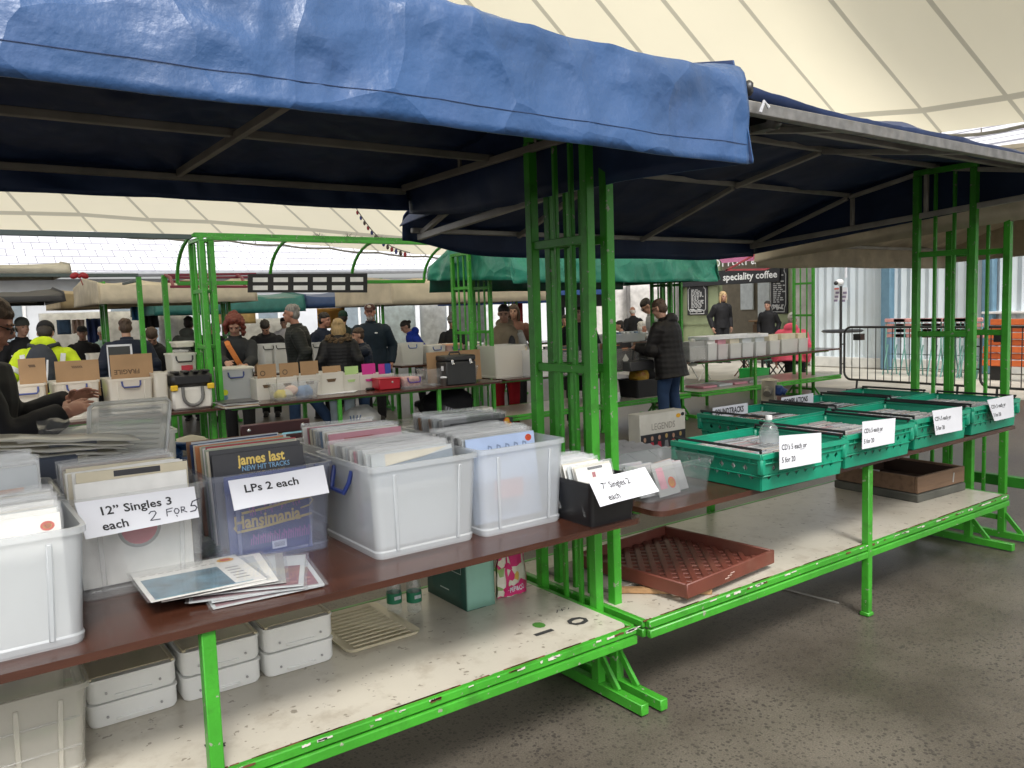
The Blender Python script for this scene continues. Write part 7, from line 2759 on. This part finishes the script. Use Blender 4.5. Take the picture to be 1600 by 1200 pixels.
# ---- behind the nearest stall: table of clear boxes the near man sorts
nt_ = thing('trestle_table', 'plain table behind the nearest stall under the clear boxes being sorted', 'table', (-.1, 3.85, 0))
g = MB()
board(g, -1.3, .96, 3.42, 4.12, .78, .025, .03)
wpart(g, 'top', BOARD, nt_)
for x in (-1.2, .86):
    for y in (3.5, 4.04):
        g = MB()
        g.bar((x, y, 0), (x, y, .755), .035)
        wpart(g, 'leg', BLACKM, nt_)
VC = plastic('very_clear_plastic', (.8, .84, .86), .86)
P_FROST = plastic('frosted_clear', (.96, .96, .94), .1, .2, .3)
bin_('storage_box', 'clear box of sleeves under the near man\'s hands', 'storage box', .36, .66, 3.78, 4.10, .36, P_FROST, z=.782, taper=.95)
records(.505, 3.84, 4.04, 9, .80, ['white', 'grey', 'cream', 'pale'], -.1, .4, 'sleeve in the clear box under the near man\'s hands', 'sleeves being sorted', w_=.26, seed=90)
bin_('storage_box', 'clear box with a blue handle behind the upright lid', 'storage box', .60, .84, 3.62, 3.9, .36, P_FROST, z=.782, handle='F', taper=.95)
g = MB()
a, b, c, d = U(138, 712, y=3.52), U(259, 712, y=3.52), U(266, 622, y=3.6), U(140, 632, y=3.6)
q = quad(a, b, c, d)
n_ = (q(1, 0) - q(0, 0)).cross(q(0, 1) - q(0, 0)).normalized()


def lidpt(u, v, e=0.): return q(u, v) + n_ * (e - .01 * (abs(u - .5) > .42) - .01 * (abs(v - .5) > .42))


g.grid(24, 24, lambda u, v: lidpt(u, v))
for k in range(9): g.tube([q(.12, .12 + .09 * k) + n_ * .004, q(.88, .12 + .09 * k) + n_ * .004], .006, 6)
pr_ = [q(*p) for p in ((.04, 0), (.96, 0), (1, .06), (1, .93), (.95, 1), (.05, 1), (0, .93), (0, .06), (.04, 0))]
g.tube(pr_, .009, 8)
o = g.build('ribbed_cover', plastic('lid_clear', (.93, .94, .92), .42, .16, .3))
o.modifiers.new('thickness', 'SOLIDIFY').thickness = .003
tag(o, 'big ribbed clear lid standing upright behind the 12 inch singles', 'box lid')
# long pale plastic sheets lying behind the front boxes
for k in range(4):
    g = MB()
    p0, p1 = U(-40, 716 - 4 * k, y=3.36), U(190 + 10 * k, 708 - 3 * k, y=3.36)
    g.grid(20, 3, lambda u, v: p0.lerp(p1, u) + V((0, .25 * v, .012 * noise.noise(V((u * 3, k, v))) + .01 * k)))
    o = g.build('plastic_sheet', plastic('cream_sheet', (.95, .93, .86), .03, .2, .3))
    o.modifiers.new('thickness', 'SOLIDIFY').thickness = .002
    tag(o, 'long pale plastic sleeve sheet lying behind the left boxes', 'plastic sheet', 'plastic sheets behind the left boxes')
g = MB()
q = U(115, 700, y=3.45)
g.box((q.x, 3.5, q.z), (.16, .12, .06), .003)
g.grid(8, 6, lambda u, v: V((q.x - .1 + .2 * u, 3.52 + .1 * v, q.z + .04 + .06 * v + .02 * noise.noise(V((u * 5, v * 5, 1))))), 1)
tag(g.build('grey_packet', [M('grey_blue_packet', (.17, .19, .24), .5), P_CLEAR]), 'small grey blue packet in clear film behind the left boxes', 'packet')
lump('film_heap', 'crumpled clear film heaped at the left behind the boxes', 'film', (U(30, 700, y=3.7).x, 3.7, .86), (.14, .12, .09), plastic('carrier_film', (.75, .76, .76), .25), amp=.3, seed=20)
g = MB()
q = U(90, 740, y=3.3)
g.box((q.x, 3.32, q.z - .04), (.14, .03, .2), .006)
tag(g.build('blue_grey_folder', M('slate_folder', (.07, .085, .12), .5)), 'slate blue folder standing between the two left boxes', 'folder')

# festoon lights and tinsel
ft = thing('string_lights', 'dark string of tiny coloured bulbs sagging under the tent roof', 'string lights', U(560, 325, D=20))
p0, p1 = U(553, 320, D=20), U(640, 395, D=16)
pts = [p0.lerp(p1, k / 14) + V((0, 0, -.25 * math.sin(math.pi * k / 14))) for k in range(15)]
g = MB()
g.tube(pts, .012, 5)
wpart(g, 'cable', BLACKP, ft)
for k, p in enumerate(pts[1:-1]):
    g = MB()
    g.ell(p + V((0, 0, -.06)), (.035, .035, .055), 8)
    wpart(g, 'bulb', M('bulb_%d' % (k % 3), ((.3, .02, .03), (.03, .04, .2), (.05, .03, .02))[k % 3], .3), ft)
g = MB()
rt = random.Random(8)
for k in range(420):
    u = rt.random()
    p = V((U(486, 382, y=7.98).x * (1 - u) + U(622, 384, y=7.98).x * u, 7.98, 2.4 + .02 * math.sin(u * 18)))
    d = V((rt.uniform(-1, 1), rt.uniform(-1, 1), rt.uniform(-1, 1))).normalized() * rt.uniform(.04, .075)
    n_ = d.orthogonal().normalized() * .005
    g.add([p - n_, p + n_, p + d], [(0, 1, 2)])
tag(g.build('tinsel_garland', M('dull_silver_tinsel', (.16, .15, .14), .35, .6, var=.5, vs=40)), 'dull silver tinsel garland wound round the green top bar', 'garland')
